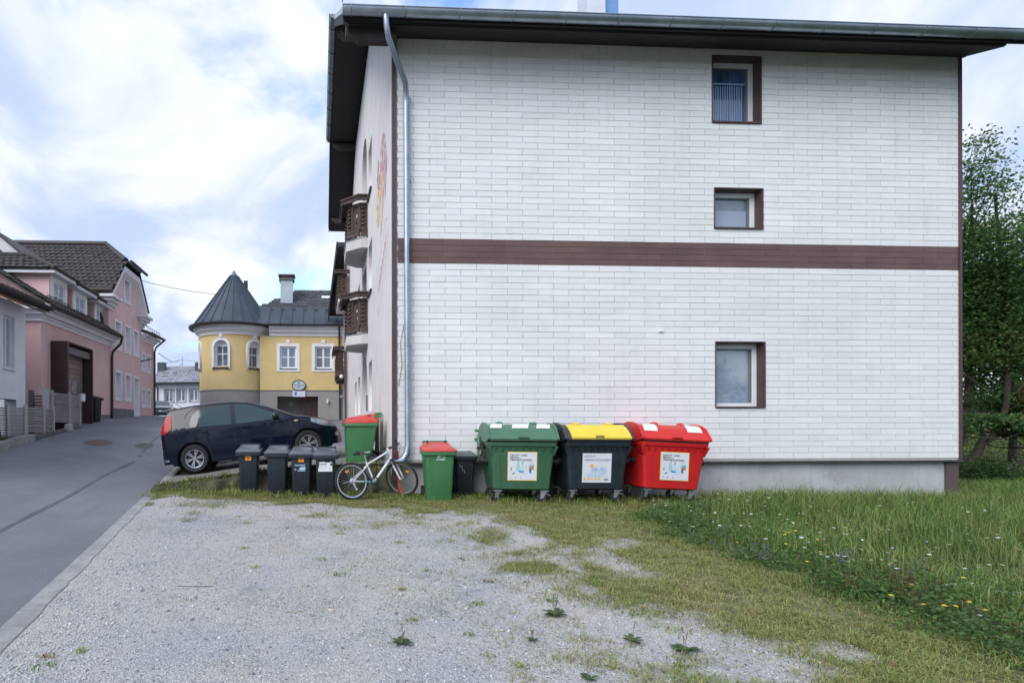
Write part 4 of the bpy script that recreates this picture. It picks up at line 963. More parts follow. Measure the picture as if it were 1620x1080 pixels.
# roof
prf = MB(); xo = XG+.27
sl = .96; zr_ = 8.87; xr = XG-.85; e = .35
A0 = (xo, ya-e, ze-e*sl+.22); A1 = (xo, hya, hz+.22); A2 = (xr, ym, zr_+.22); A3 = (-16, ym, zr_+.22); A4 = (-16, ya-e, ze-e*sl+.22)
B0 = (xo, yb+e, A0[2]); B1 = (xo, hyb, hz+.22); B4 = (-16, yb+e, A0[2])
prf.add([A0, A1, A2, A3, A4], [(0, 1, 2, 3, 4)]); prf.add([B0, B1, A2, A3, B4], [(0, 4, 3, 2, 1)]); prf.add([A1, B1, A2], [(0, 1, 2)])
prf.add([(p[0], p[1], p[2]-.12) for p in (A0, A1, A2, A3, A4)], [(0, 1, 2, 3, 4)]); prf.build('roof', roof_dark, PH)
S_ = V((0, A1[1]-A0[1], A1[2]-A0[2])); su = S_.normalized(); sA1 = S_.length; sR = (V((0, ym, zr_+.22))-V((0, A0[1], A0[2]))).length
tile_field([(0, 0), (8, 0), (8, sR), (xo-xr, sR), (0, sA1)], ((xo, A0[1], A0[2]), (-1, 0, 0), tuple(su)), .21, .25, roof_dark, PH)
h_ = V((xr-xo, 0, zr_-hz)); tile_field([(0, 0), (hyb-hya, 0), ((hyb-hya)/2, h_.length)], ((xo, hya, hz+.22), (0, 1, 0), tuple(h_.normalized())), .21, .25, roof_dark, PH)
mb = MB(); mb.tube([(xo, hya, hz+.25), (xr, ym, zr_+.28), (-16, ym, zr_+.27)], .13, 8); mb.tube([(xo, hyb, hz+.25), (xr, ym, zr_+.28)], .10, 8); mb.build('ridge_tiles', roof_dark, PH)
# white verge soffit bands on the gable
def band(p, q, w0, w1, nm='verge_band'):
    (y_0, z_0), (y_1, z_1) = p, q; mb = MB(FG); mb.hexa([(y_0, z_0-.34, w0), (y_1, z_1-.34, w0), (y_1, z_1, w0), (y_0, z_0, w0), (y_0, z_0-.16, w1), (y_1, z_1-.16, w1), (y_1, z_1+.06, w1), (y_0, z_0+.06, w1)]); mb.build(nm, cream, PH)
band((A0[1]+.1, A0[2]-.16), (hya, hz-.02), .0, .24); band((hyb, hz-.02), (B0[1]-.1, B0[2]-.16), .0, .24); band((hya, hz-.02), (hyb, hz-.02), .0, .24)
MB(FG).tube([(hya-.1, hz+.20, .52), (hyb+.1, hz+.20, .52)], .06, 8).build('gutter', gutter_dark, PH)
for yy in (ya, yb):
    mb = MB(FG)
    for a, b, c in ((6.05, 6.16, .06), (6.16, 6.28, .16), (6.28, 6.40, .28), (6.40, 6.50, .40)): mb.box((yy-.25-c, a, -3.0 if yy < 23 else -.1), (yy+.28+c*.3, b-.001, c))
    mb.build('cornice', cream, PH)
MB().tube([(-15, ya-e-.05, A0[2]-.04), (xo, ya-e-.05, A0[2]-.04)], .07, 8).build('gutter', gutter_dark, PH)
MB().tube([(-8.45, ya-e-.05, A0[2]-.08), (-8.3, ya-.2, 5.95), (-8.22, ya-.08, 5.7), (-8.20, ya-.07, 4.9)], .05, 8).build('downpipe', gutter_dark, PH, smooth=40)
MB().tube([(XG, 26.0, 4.5), (XG+.55, 25.9, 4.6)], .025, 6).build('lamp_arm', gutter_dark, PH)

# lower pink wing beyond
LW = thing('low_pink_wing', 'lower pink wing with a dark roof edge at the far end of the pink house', 'building', (-10, 26.5, 1.9))
lw = [(26.22, 4.15, 26.55, 4.88), (26.92, 4.15, 27.38, 4.86), (26.22, 2.5, 26.55, 3.26), (26.92, 2.5, 27.38, 3.24)]
wall_holes(LW, FG, rect(26.102, 1.4, 28.0, 5.45), [rect(*w) for w in lw], pink, .3)
for w in lw: window(LW, FG, *w, depth=.15, trim=white_rn, tw=.08, fw=.05, cols=1, rows=2, pm=glass_pale)
MB().box((-14, 27.75, 1.4), (XG-.301, 28.0, 5.4)).build('end_wall', pink, LW)
mb = MB(FG)
for a, b, c in ((5.452, 5.56, .05), (5.56, 5.66, .14), (5.66, 5.77, .26)): mb.box((26.102, a, -.3), (28.0+c, b-.001, c))
mb.build('cornice', cream, LW)
MB().hexa([(XG+.34, 26.12, 5.78), (XG+.34, 28.4, 5.78), (-12, 28.4, 7.5), (-12, 26.12, 7.5), (XG+.34, 26.12, 5.86), (XG+.34, 28.4, 5.86), (-12, 28.4, 7.6), (-12, 26.12, 7.6)]).build('roof', roof_dark, LW)
gutter((XG+.40, 26.12, 5.83), (XG+.40, 28.45, 5.83), .07, gutter_dark, LW)
MB().tube([(XG+.40, 28.3, 5.75), (XG+.1, 28.05, 5.4), (XG+.06, 27.95, 5.2), (XG+.06, 27.95, 2.1)], .045, 8).build('downpipe', gutter_dark, LW, smooth=40)
mb = MB(); mb.bar((XG+.22, 26.15, 6.1), (XG+.22, 28.3, 6.1), .02, .02)
for k in range(8): mb.bar((XG+.22, 26.2+k*.29, 5.9), (XG+.22, 26.2+k*.29, 6.1), .015, .015)
mb.build('snow_guard', gutter_dark, LW)

# gable behind the garage dormers, far left
BG = thing('back_gable_house', 'pink gable with white cornice and dark roof behind the garage, leftmost', 'building', (-13, 21, 5))
FB = ((0, 19.6, 0), (1, 0, 0), (0, -1, 0))
plate('gable_wall', [[(-14, 5), (-9.9, 5), (-9.9, 7.0), (-10.7, 7.70), (-14, 7.70)]], .2, pink, FB, BG)
mb = MB(FB); mb.hexa([(-14, 7.58, 0), (-10.6, 7.58, 0), (-10.6, 7.58, .35), (-14, 7.58, .35), (-14, 7.86, 0), (-10.55, 7.86, 0), (-10.55, 7.86, .42), (-14, 7.86, .42)]); mb.hexa([(-10.62, 7.54, 0), (-9.75, 6.78, 0), (-9.75, 6.78, .35), (-10.62, 7.54, .35), (-10.5, 7.86, 0), (-9.5, 7.0, 0), (-9.5, 7.0, .42), (-10.5, 7.86, .42)]); mb.build('cornice', cream, BG)
MB().hexa([(-14, 19.1, 7.87), (-10.45, 19.1, 7.87), (-10.45, 23, 7.87), (-14, 23, 7.87), (-14, 19.9, 8.35), (-11.2, 19.9, 8.35), (-11.2, 23, 8.35), (-14, 23, 8.35)]).build('roof', roof_dark, BG)
tile_field([(0, 0), (3.6, 0), (2.8, .92), (0, .92)], ((-14, 19.08, 7.88), (1, 0, 0), (0, .8, .48)), .21, .25, roof_dark, BG)
MB().lathe([(.03, 0), (.03, .12), (.1, .14), (.1, .18), (.001, .2)], (-11.35, 19.9, 8.35), n=10).build('vent_cap', gutter_dark, BG)
MB().hexa([(-10.45, 19.08, 7.86), (-9.3, 19.08, 6.86), (-9.3, 23, 6.86), (-10.45, 23, 7.86), (-10.45, 19.08, 7.95), (-9.3, 19.08, 6.95), (-9.3, 23, 6.95), (-10.45, 23, 7.95)]).build('roof', roof_dark, BG)

# white house at the left edge
WHs = thing('white_side_house', 'white rendered house with a boarded wooden eave, at the left edge of the photo', 'building', (-8.5, 13.5, 1.3))
XW = -7.78; FW = ((XW, 0, 0), (0, 1, 0), (1, 0, 0))
wall_holes(WHs, FW, rect(9, 1.0, 15.5, 4.75), [rect(14.45, 3.05, 14.97, 4.36), rect(13.4, 1.4, 15.05, 2.28)], house_white, .3)
MB().box((-13, 15.25, 1.0), (XW-.301, 15.5, 4.9)).build('end_wall', house_white, WHs)
window(WHs, FW, 14.45, 3.05, 14.97, 4.36, depth=.12, cols=2, pm=glass_pale, fw=.045, sill=white_pl)
MB().box((XW-.5, 13.3, 1.35), (XW-.45, 15.1, 2.3)).build('basement_window', glass_far, WHs)
so_ = MB().hexa([(XW+.55, 9, 4.58), (XW+.55, 15.45, 4.58), (XW-.2, 15.45, 4.88), (XW-.2, 9, 4.88), (XW+.55, 9, 4.62), (XW+.55, 15.45, 4.62), (XW-.2, 15.45, 4.92), (XW-.2, 9, 4.92)]).build('soffit', mat('soffit_wood', (.26, .17, .10), .7, var=.2), WHs)
for k in range(6):
    a = k/6; b = (k+.93)/6
    MB().hexa([(XW+.55-.75*a, 9.0, 4.565+.30*a), (XW+.55-.75*a, 15.44, 4.565+.30*a), (XW+.55-.75*b, 15.44, 4.565+.30*b), (XW+.55-.75*b, 9.0, 4.565+.30*b), (XW+.55-.75*a, 9, 4.579+.30*a), (XW+.55-.75*a, 15.44, 4.579+.30*a), (XW+.55-.75*b, 15.44, 4.579+.30*b), (XW+.55-.75*b, 9, 4.579+.30*b)]).build('board', mat('soffit_board', (.28, .18, .11), .7, objr=.15), so_)
MB().hexa([(XW+.62, 9, 4.62), (XW+.62, 15.5, 4.62), (-12, 15.5, 6.5), (-12, 9, 6.5), (XW+.62, 9, 4.76), (XW+.62, 15.5, 4.76), (-12, 15.5, 6.64), (-12, 9, 6.64)]).build('roof', roof_dark, WHs)
MB().hexa([(XW+.64, 15.48, 4.60), (XW+.64, 15.54, 4.60), (-12, 15.54, 6.5), (-12, 15.48, 6.5), (XW+.64, 15.48, 4.82), (XW+.64, 15.54, 4.82), (-12, 15.54, 6.72), (-12, 15.48, 6.72)]).build('verge_flashing', zinc, WHs)
tile_field([(0, 0), (6.3, 0), (6.3, 4.5), (0, 4.5)], ((XW+.60, 9, 4.77), (0, 1, 0), (-1, 0, .44)), .21, .25, roof_dark, WHs)
gutter((XW+.70, 9, 4.72), (XW+.70, 15.5, 4.72), .07, gutter_dark, WHs)

# retaining wall, fences, dark box, planter, small bin
RW = thing('retaining_wall', 'low weathered concrete wall between the road and the slatted fence', 'wall', (-7.2, 13, 1))
mb = MB()
def rwbox(ya_, yb_, x0, x1, h0, h1, mb=mb):
    za, zb2 = float(np.interp(ya_, *ZL)), float(np.interp(yb_, *ZL)); mb.hexa([(x0, ya_, za-.3), (x1, ya_, za-.3), (x1, yb_, zb2-.3), (x0, yb_, zb2-.3), (x0, ya_, za+h0), (x1, ya_, za+h0), (x1, yb_, zb2+h1), (x0, yb_, zb2+h1)])
mb.build('wall', concrete, RW) if mb.v else None
for k in range(6):
    b_ = MB(); rwbox(9.0+k*.95, 9.0+(k+1)*.95-.012, -7.34, -7.12, .20, .18, b_); b_.build('wall', concrete, RW, bevel=.012)
b_ = MB(); rwbox(14.70, 17.9, -7.40, -7.27, .12, .06, b_); b_.build('footing', mat('concrete_dark', (.16, .155, .15), .95, var=.3), RW)
def slat_fence(name, label, p, q, z0, z1, n, posts, post_m=None, ext=0):
    t = thing(name, label, 'fence', (p[0], p[1], z0), 'slatted fence sections along the terrace')
    P_, Q_ = V((*p, 0)), V((*q, 0)); d = (Q_-P_); nrm = V((d.y, -d.x, 0)).normalized()*.025
    for k in range(n):
        z = z0+.03+(z1-z0-.06)*k/n; h = (z1-z0-.06)/n*.72
        MB().bar(P_+V((0, 0, z+h/2))+nrm*.2, Q_+V((0, 0, z+h/2))+nrm*.2, .018, h).build('slat', wood_fence, t)
    for s in posts:
        c = P_+d*s; MB().bar(c+V((0, 0, z0-.05))+nrm, c+V((0, 0, z1+.02))+nrm, .05, .07, up=tuple(d.normalized())).build('post', post_m or mat('fence_post', (.42, .41, .41), .8, var=.2), t)
    return t
slat_fence('slatted_fence', 'grey wooden slatted fence beside the dark covered box', (-7.75, 13.80), (-7.32, 14.55), 1.40, 2.10, 11, (0, .5, 1))
slat_fence('slatted_fence', 'low grey slatted fence in the middle, between the box and the tall screen', (-7.32, 14.55), (-7.36, 16.15), 1.42, 2.12, 9, (.02, .62, .98))
slat_fence('slatted_fence', 'tall slatted wooden screen in front of the garage door', (-7.40, 16.05), (-7.40, 17.95), 1.68, 2.58, 14, (.04, .62, 1))
slat_fence('slatted_fence', 'short piece of slatted fence at the left edge behind the dark covered box', (-8.3, 13.5), (-7.77, 13.80), 1.40, 2.10, 11, (0, 1))
t = thing('screen_board', 'plain pale board at the left end of the tall slatted screen', 'board', (-7.5, 15.8, 1.7))
MB().hexa([(-7.48, 15.82, 1.66), (-7.40, 16.02, 1.66), (-7.42, 16.03, 1.66), (-7.50, 15.83, 1.66), (-7.48, 15.82, 2.62), (-7.40, 16.02, 2.60), (-7.42, 16.03, 2.60), (-7.50, 15.83, 2.62)]).build('board', mat('board_pale', (.42, .40, .42), .8), t)
t = thing('gate_grille', 'dark metal grille standing between the pink wall and the slatted screen', 'grille', (-7.9, 16.2, 1.4))
for k in range(9): MB().bar((-7.95, 16.25, 1.75+k*.085), (-7.5, 16.25, 1.75+k*.085), .02, .03).build('bar', black_pl, t)
MB().box((-8.05, 16.2, 1.3), (-7.93, 16.3, 2.6)).build('post', mat('gate_post', (.17, .16, .17), .6), t)
t = thing('junction_box', 'small white box on the right end post of the tall slatted screen', 'box', (-7.4, 18.0, 2.4))
MB().box((-7.38, 17.96, 2.36), (-7.28, 18.14, 2.60)).build('body', white_pl, t, bevel=.01)
t = thing('covered_grill', 'dark ribbed plastic box with rounded corner, left edge before the fence', 'box', (-7.6, 13.3, 1.35))
m_ = MB(); pts = [(-8.2, 1.30), (-7.33, 1.30), (-7.38, 1.75), (-7.40, 1.98), (-7.43, 2.03), (-7.50, 2.05), (-8.2, 2.04)]
m_.prism([(x, 13.05, z) for x, z in pts], (0, .5, 0)); m_.build('cover', mat('cover_dark', (.012, .018, .024), .55, var=.2), t, bevel=.02)
for k in range(12):
    z = 1.36+k*.055; MB().box((-8.19, 13.035, z), (-7.345-.006*k, 13.049, z+.03)).build('rib', mat('rib_dark', (.02, .028, .034), .5), t)
t = thing('stone_planter', 'pale stone block in the low wall under the tall slatted screen', 'stone', (-7.3, 17.0, 1.55))
MB().hexa([(-7.34, 16.75, 1.45), (-7.20, 16.75, 1.45), (-7.20, 17.1, 1.45), (-7.34, 17.1, 1.45), (-7.33, 16.78, 1.66), (-7.22, 16.78, 1.65), (-7.22, 17.08, 1.68), (-7.33, 17.08, 1.68)]).build('block', mat('stone_pale', (.45, .45, .46), .9, var=.3), t, bevel=.015)

# ================================================================== FAR HOUSES, MAST, WIRES
FH = thing('far_white_house', 'white house with pale tiled roof and grey framed windows at the far end', 'building', (-14, 60, 2.4))
FF_ = ((0, 60, 0), (1, 0, 0), (0, -1, 0))
fw_ = [(-16.0, 4.10, -15.15, 5.35), (-14.75, 4.12, -13.9, 5.38), (-13.45, 4.15, -12.6, 5.40)]
wall_holes(FH, FF_, rect(-16.95, 1.8, -9, 6.0), [rect(*w) for w in fw_], mat('far_white', (.68, .70, .74), .9, var=.05), .3)
for w in fw_: window(FH, FF_, *w, depth=.15, trim=mat('far_trim', (.28, .29, .31), .8), tw=.12, fw=.1, cols=2, pm=glass_far)
MB().hexa([(-17.2, 59.4, 5.95), (-9, 59.4, 6.05), (-9, 63.5, 8.15), (-17.2, 63.5, 7.85), (-17.2, 59.4, 6.05), (-9, 59.4, 6.15), (-9, 63.5, 8.25), (-17.2, 63.5, 7.95)]).build('roof', roof_pale, FH)
tile_field([(0, 0), (8.2, 0), (8.2, 4.6), (0, 4.4)], ((-17.2, 59.4, 6.06), (1, 0, .012), (0, 4.1, 2.02)), .38, .42, roof_pale, FH)
gutter((-17.2, 59.35, 6.0), (-9, 59.35, 6.1), .12, gutter_dark, FH)
for a, b in ((-17.4, -16.6), (-13.4, -12.7)): MB().box((a, 62.2, 6.9), (b, 62.9, 8.45)).build('chimney', mat('far_chimney', (.06, .07, .085), .7), FH)
MB().tube([(-16.95, 59.7, 6.0), (-16.75, 59.9, 5.5), (-16.75, 59.9, 2.2)], .06, 6).build('downpipe', gutter_dark, FH)
GH = thing('far_green_house', 'bright green house front squeezed between the pink wing and the far white house', 'building', (-17.6, 60, 2.4))
wall_holes(GH, FF_, rect(-20, 1.8, -16.96, 6.0), [rect(-18.1, 2.6, -17.5, 4.6)], mat('far_green', (.30, .48, .13), .9), .3)
window(GH, FF_, -18.1, 2.6, -17.5, 4.6, depth=.12, cols=1, rows=2, fw=.12, pm=glass_far)
MB().box((-20, 59.6, 6.0), (-17.21, 63, 6.2)).build('roof', roof_pale, GH)
MS = thing('roof_mast', 'thin metal mast with a cross bar rising above the far white roof', 'mast', (-14.9, 60.6, 7))
MB().tube([(-14.55, 61.5, 6.9), (-14.55, 61.5, 9.0)], .05, 6).build('pole', steel, MS); MB().bar((-15.0, 61.5, 8.6), (-14.1, 61.5, 8.6), .05, .05).build('cross_bar', steel, MS)
MB().tube([(-14.55, 61.5, 8.3), (-15.5, 61.2, 7.4)], .03, 5).build('stay', steel, MS)
wire_m = mat('wire', (.06, .065, .07), .6)
def wire(label, p, q, sag, r=.012, n=24):
    t = thing('overhead_wire', label, 'wire', p, 'overhead wires'); P_, Q_ = V(p), V(q)
    MB().tube([P_.lerp(Q_, k/n)+V((0, 0, -sag*4*(k/n)*(1-k/n))) for k in range(n+1)], r, 5).build('cable', wire_m, t)
wire('long overhead wire from the pink gable to the pointed tower roof', (-7.5, 24.5, 7.75), (-5.1, 29.9, 8.43), .10)
wire('upper thin wire running from the pink wing to the roof mast', (-7.6, 27.4, 4.95+.1), (-14.8, 61.4, 8.62), .3, .018)
wire('lower thin wire rising from the left to the roof mast', (-21.0, 58, 7.2), (-14.8, 61.4, 8.58), .15, .018)
wire('short slack wire right of the roof mast', (-14.1, 61.4, 8.58), (-8, 64, 8.3), .1, .018)

# ================================================================== CARS
def interp(xs): return lambda x: float(np.interp(x, [p[0] for p in xs], [p[1] for p in xs]))
def make_car(name, label, cat, paint, prof, hwp, axles, R_, L_, windows, belt=.93, tumble=.28, pillars=None, rim_n=8, detail=True, roofz=1.49, rim_m=None, group=None):
    """car along +x (nose at x=L_), built around its own origin on the ground under its middle"""
    t = thing(name, label, cat, (0, 0, 0), group)
    zr, hw = interp(prof), interp(hwp); x0 = L_/2
    def zb(x):
        z = .19 if .25 < x < L_-.25 else .24
        for a in axles:
            d = (R_+.055)**2-(x-a)**2
            if d > 0: z = max(z, R_+sqrt(d)*1.0)
        return z
    def W(x, z):
        w = hw(x); top = zr(x)
        if z < .55: w *= .955+.045*max(0, (z-.2))/.35
        if z > belt: w *= 1-tumble*max(0, (z-belt)/(roofz-belt))**1.15
        elif z > .62: w *= 1-.012*((z-.62)/(belt-.62))
        return w
    xs = sorted(set(list(np.linspace(0, .12, 5))+list(np.linspace(.12, L_-.14, 110))+list(np.linspace(L_-.14, L_, 7))))
    NR = 20; rows = []
    for x in xs:
        top = zr(x); lo = min(zb(x), top-.05); r = []
        edge = top-.055
        for k in range(NR-5):
            z = lo+(edge-lo)*k/(NR-6); r.append((x, W(x, z), z))
        we = W(x, edge)
        for k, (f, dz) in enumerate(((.985, .022), (.94, .040), (.82, .050), (.5, .058), (0, .062))): r.append((x, we*f, edge+dz))
        rows.append(r)
    v = []; fcs = []; n = 2*NR-1
    for r in rows:
        ring = [(a-x0, -b, c) for a, b, c in r]+[(a-x0, b, c) for a, b, c in r[-2::-1]]; v += ring
    for i in range(len(rows)-1):
        for j in range(n-1): fcs.append((i*n+j, i*n+j+1, (i+1)*n+j+1, (i+1)*n+j))
    fcs += [tuple(range(n)), tuple((len(rows)-1)*n+j for j in range(n))[::-1]]
    mb = MB(); mb.add(v, fcs); body = mb.build('body', paint, t, smooth=50)
    ub = MB(); ub.box((.3-x0, -.62, .17), (L_-.35-x0, .62, .62)); ub.build('underbody', rubber, t)
    for a in axles:
        for s in (-1, 1): MB().lathe([(R_+.06, 0), (R_+.06, .22), (.01, .22)], (a-x0, s*(hw(a)*.985) if s < 0 else hw(a)*.985-.22, R_), ax='y', n=30).build('wheel_arch', rubber, t)
    def patch(nm, m, xa, xb, flo, fhi, nxx=10, nz=5, off=.006, sides=(-1, 1), parent=None):
        for s in sides:
            g = MB(); g.grid(lambda u, q: (lambda x: (lambda z: (x-x0, s*(W(x, z)+off), z))(flo(x)+(fhi(x)-flo(x))*q))(xa+(xb-xa)*u), nxx, nz)
            g.build(nm, m, parent or t, smooth=60)
    for (xa, xb, lo, hi) in windows: patch('side_window', car_glass, xa, xb, interp(lo), interp(hi), 14, 6)
    def top_patch(nm, m, xa, xb, f, off=.006, nxx=8):
        g = MB(); g.grid(lambda u, q: (lambda x: (x-x0, (q*2-1)*W(x, zr(x)-.06)*f, zr(x)+off+.006*(1-abs(q*2-1)**2)-(.03 if abs(q*2-1) > .9 else 0)))(xa+(xb-xa)*u), nxx, 10); return g.build(nm, m, t, smooth=60)
    return t, W, zr, hw, patch, top_patch, x0
def wheel(parent, x, y, s, R_, m_rim, spokes=8, w=.19, det=True):
    ty = MB(); ty.lathe([(R_*.66, -w/2), (R_*.70, -w/2-.008), (R_*.90, -w/2-.010), (R_*.985, -w/2+.02), (R_, -w/2+.05), (R_, w/2-.05), (R_*.985, w/2-.02), (R_*.9, w/2), (R_*.66, w/2), (R_*.66, -w/2)], (x, y, R_), ax='y', n=44)
    wh = ty.build('wheel', rubber, parent, smooth=35)
    o = s*(w/2-.012); d = -s
    rm = MB(); r1 = R_*.67
    rm.lathe([(r1, d*.0+o), (r1*.97, o+s*.012), (r1*.90, o+s*.008), (r1*.88, o-s*.03)], (x, y, R_), ax='y', n=44)
    for k in range(spokes):
        a = 2*pi*k/spokes+.2
        for e in (-1, 1):
            p = (x+r1*.16*cos(a), y+o-s*.012, R_+r1*.16*sin(a)); q = (x+r1*.93*cos(a+e*.15), y+o, R_+r1*.93*sin(a+e*.15))
            rm.bar(p, q, .024, .026, up=(0, 1, 0))
    rm.lathe([(.001, o+s*.008), (r1*.15, o+s*.006), (r1*.2, o-s*.02)], (x, y, R_), ax='y', n=16)
    rm.build('rim', m_rim, wh, smooth=40)
    MB().lathe([(.001, o-s*.045), (r1*.9, o-s*.045)], (x, y, R_), ax='y', n=24).build('brake_disc', mat('brake', (.03, .03, .032), .6, .3), wh)
    return wh
navy = mat('navy_paint', (.003, .006, .018), .22, coat=.35, spec=.25); car_glass = mat('car_glass', (.02, .05, .058), .03, spec=.6)
alloy = mat('alloy', (.48, .49, .52), .3, .8); alloy_d = mat('alloy_dark', (.3, .31, .33), .35, .8)
red_lens = mat('red_lens', (.40, .012, .018), .3, coat=.15, spec=.25); clear_lens = mat('clear_lens', (.35, .37, .40), .08, .5, coat=1.)
prof = [(0, .52), (.015, .78), (.04, .96), (.08, 1.10), (.15, 1.28), (.22, 1.41), (.30, 1.455), (.8, 1.492), (1.3, 1.495), (1.7, 1.475), (2.05, 1.41), (2.4, 1.28), (2.75, 1.11), (2.98, 1.00), (3.3, .935), (3.6, .86), (3.82, .75), (3.95, .62), (4.03, .46)]
hwp = [(0, .55), (.03, .66), (.12, .755), (.35, .81), (.8, .838), (3.1, .838), (3.5, .81), (3.75, .73), (3.92, .58), (4.03, .36)]
wins_p = [(.70, 1.60, [(.70, 1.0), (1.60, .955)], [(.70, 1.10), (.76, 1.26), (.88, 1.355), (1.2, 1.39), (1.56, 1.40), (1.60, 1.40)]),
          (1.70, 2.78, [(1.70, .95), (2.78, .965)], [(1.70, 1.395), (1.95, 1.37), (2.2, 1.27), (2.5, 1.13), (2.72, 1.0), (2.78, .97)])]
CAR, W_, ZR_, HW_, patch, tpatch, X0 = make_car('parked_car', 'dark navy five door hatchback parked on the apron beside the house', 'car', navy, prof, hwp, (.72, 3.23), .31, 4.03, wins_p)
# seams, sill, handles, mirror, lamps, plate
def seam_line(pts, s=-1, w=.006, m=None, nm='door_seam'):
    g = MB(); P_ = []
    for (x, z) in pts: P_.append((x-X0, s*(W_(x, z)+.002), z))
    for a, b in zip(P_, P_[1:]): g.bar(a, b, w, .004, up=(0, 1, 0))
    return g.build(nm, m or black_pl, CAR)
for s in (-1, 1):
    seam_line([(1.655, 1.40), (1.655, .95), (1.66, .6), (1.66, .26)], s); seam_line([(2.86, .98), (2.90, .7), (2.86, .45), (2.82, .27), (1.66, .26)], s)
    seam_line([(.62, 1.10), (.66, .95), (.84, .80), (1.03, .62), (1.08, .45), (1.10, .26), (1.66, .26)], s); seam_line([(.60, 1.2), (.64, 1.3), (.8, 1.41), (1.2, 1.44), (1.65, 1.43), (2.0, 1.40), (2.35, 1.26), (2.82, 1.0)], s, .012)
    seam_line([(.12, .93), (.35, .90), (.45, .86)], s); seam_line([(3.02, .62), (2.95, .55), (2.9, .40)], s)
    for (hx_, hz_) in ((1.30, .86), (2.35, .86)) if False else ((.95, .865), (2.0-.1, .865)):
        g = MB(); y = s*(W_(hx_, hz_)+.012); g.box((hx_-X0-.10, min(y, y+s*.02), hz_-.018), (hx_-X0+.10, max(y, y+s*.02), hz_+.018)); g.build('door_handle', navy, CAR, bevel=.008)
    g = MB(); y = s*(W_(2.62, 1.0)+.03); g.lathe([(.01, -.0), (.07, .02), (.085, .08), (.075, .15), (.02, .18)], (2.58-X0, y if s > 0 else y-.18, 1.03), ax='y', n=14); g.bar((2.66-X0, s*W_(2.66, .97), .96), (2.60-X0, s*(W_(2.6, 1.)+.06), 1.0), .05, .05); g.build('mirror', mat('mirror_black', (.008, .01, .014), .25), CAR, smooth=50)
patch('tail_light', red_lens, .045, .30, interp([(.045, .93), (.12, .89), (.30, 1.02)]), interp([(.045, .96), (.10, 1.10), (.18, 1.26), (.25, 1.32), (.30, 1.31)]), 10, 6, .012)
patch('headlight', clear_lens, 3.35, 3.90, interp([(3.35, .80), (3.6, .69), (3.90, .62)]), interp([(3.35, .885), (3.6, .83), (3.80, .735), (3.90, .66)]), 10, 4, .010)
patch('fog_light', clear_lens, 3.86, 3.95, lambda x: .42, lambda x: .50, 4, 3, .012)
patch('bumper_reflector', clear_lens, .06, .17, lambda x: .30, lambda x: .345, 4, 2, .010)
patch('side_indicator', mat('indicator', (.55, .45, .35), .2), 2.98, 3.06, lambda x: .855, lambda x: .885, 3, 2, .008)
tpatch('windshield', car_glass, 2.08, 2.93, .93); tpatch('rear_window', car_glass, .06, .20, .86)
roofp = None
g = MB(); g.grid(lambda u, q: ((.20+.22*u)-X0, (q*2-1)*.60, 1.42+.035*u-.01*abs(q*2-1)), 4, 6); sp_ = MB().hexa([(.08-X0, -.55, 1.415), (.38-X0, -.58, 1.44), (.38-X0, .58, 1.44), (.08-X0, .55, 1.415), (.07-X0, -.54, 1.45), (.38-X0, -.56, 1.488), (.38-X0, .56, 1.488), (.07-X0, .54, 1.45)]).build('spoiler', navy, CAR, bevel=.012)
MB().box((.43-X0, -.012, 1.47), (.47-X0, .012, 1.50)).tube([(.45-X0, -.0, 1.49), (.12-X0, -.0, 1.76)], .006, 5).build('antenna', black_pl, CAR)
MB().box((-.005-X0, -.27, .60), (.012-X0, .27, .72)).build('number_plate', mat('plate_white', (.62, .62, .62), .4), CAR)
MB().box((-.02-X0, -.50, .52), (.012-X0, -.28, .80)).build('plate_lamp_panel', mat('amber_panel', (.50, .33, .15), .35), CAR)
for a in (.72, 3.23):
    for s in (-1, 1): wheel(CAR, a-X0, s*.735, s, .31, alloy, 6)
yaw, pitch = radians(3.0), -math.atan2(.33, 2.51)*.95
CAR.location = (-1.45, 12.72+.80, .735); CAR.rotation_euler = (radians(0), pitch, yaw)

# far cars at the crest
prof2 = [(0, .5), (.03, .82), (.12, 1.0), (.6, 1.36), (.9, 1.44), (1.6, 1.47), (2.2, 1.42), (2.95, 1.02), (3.6, .93), (4.05, .80), (4.2, .6), (4.25, .45)]
hw2 = [(0, .6), (.1, .76), (.4, .85), (3.5, .87), (3.9, .82), (4.15, .66), (4.25, .5)]
w2 = [(.65, 2.75, [(.65, 1.0), (2.75, .99)], [(.65, 1.1), (.9, 1.34), (1.6, 1.39), (2.2, 1.34), (2.75, 1.02)])]
def far_car(label, paint, loc, rz_, front=True):
    t, W1, Z1, H1, pt, tp, x1 = make_car('parked_car', label, 'car', paint, prof2, hw2, (.78, 3.35), .32, 4.25, w2)
    tp('windshield', car_glass, 2.24, 2.92, .92); tp('rear_window', car_glass, .15, .62, .86)
    pt('headlight', clear_lens, 3.72, 4.14, lambda x: .62, interp([(3.72, .80), (4.14, .70)]), 6, 3, .01); pt('tail_light', red_lens, .04, .25, lambda x: .75, lambda x: .92, 5, 3, .01)
    MB().box((4.235-x1, -.26, .42), (4.262-x1, .26, .53)).build('number_plate', mat('plate_white', (.62, .62, .62), .4), t)
    MB().box((4.21-x1, -.5, .62), (4.245-x1, .5, .70)).build('grille', black_pl, t)
    for a in (.78, 3.35):
        for s in (-1, 1): wheel(t, a-x1, s*.76, s, .32, alloy_d, 5)
    for s in (-1, 1):
        MB().lathe([(.01, 0), (.07, .02), (.08, .1), (.02, .15)], (2.7-x1, s*.87 if s > 0 else -1.02, 1.02), ax='y', n=10).build('mirror', black_pl, t)
    t.location = loc; t.rotation_euler = (0, 0, rz_); return t
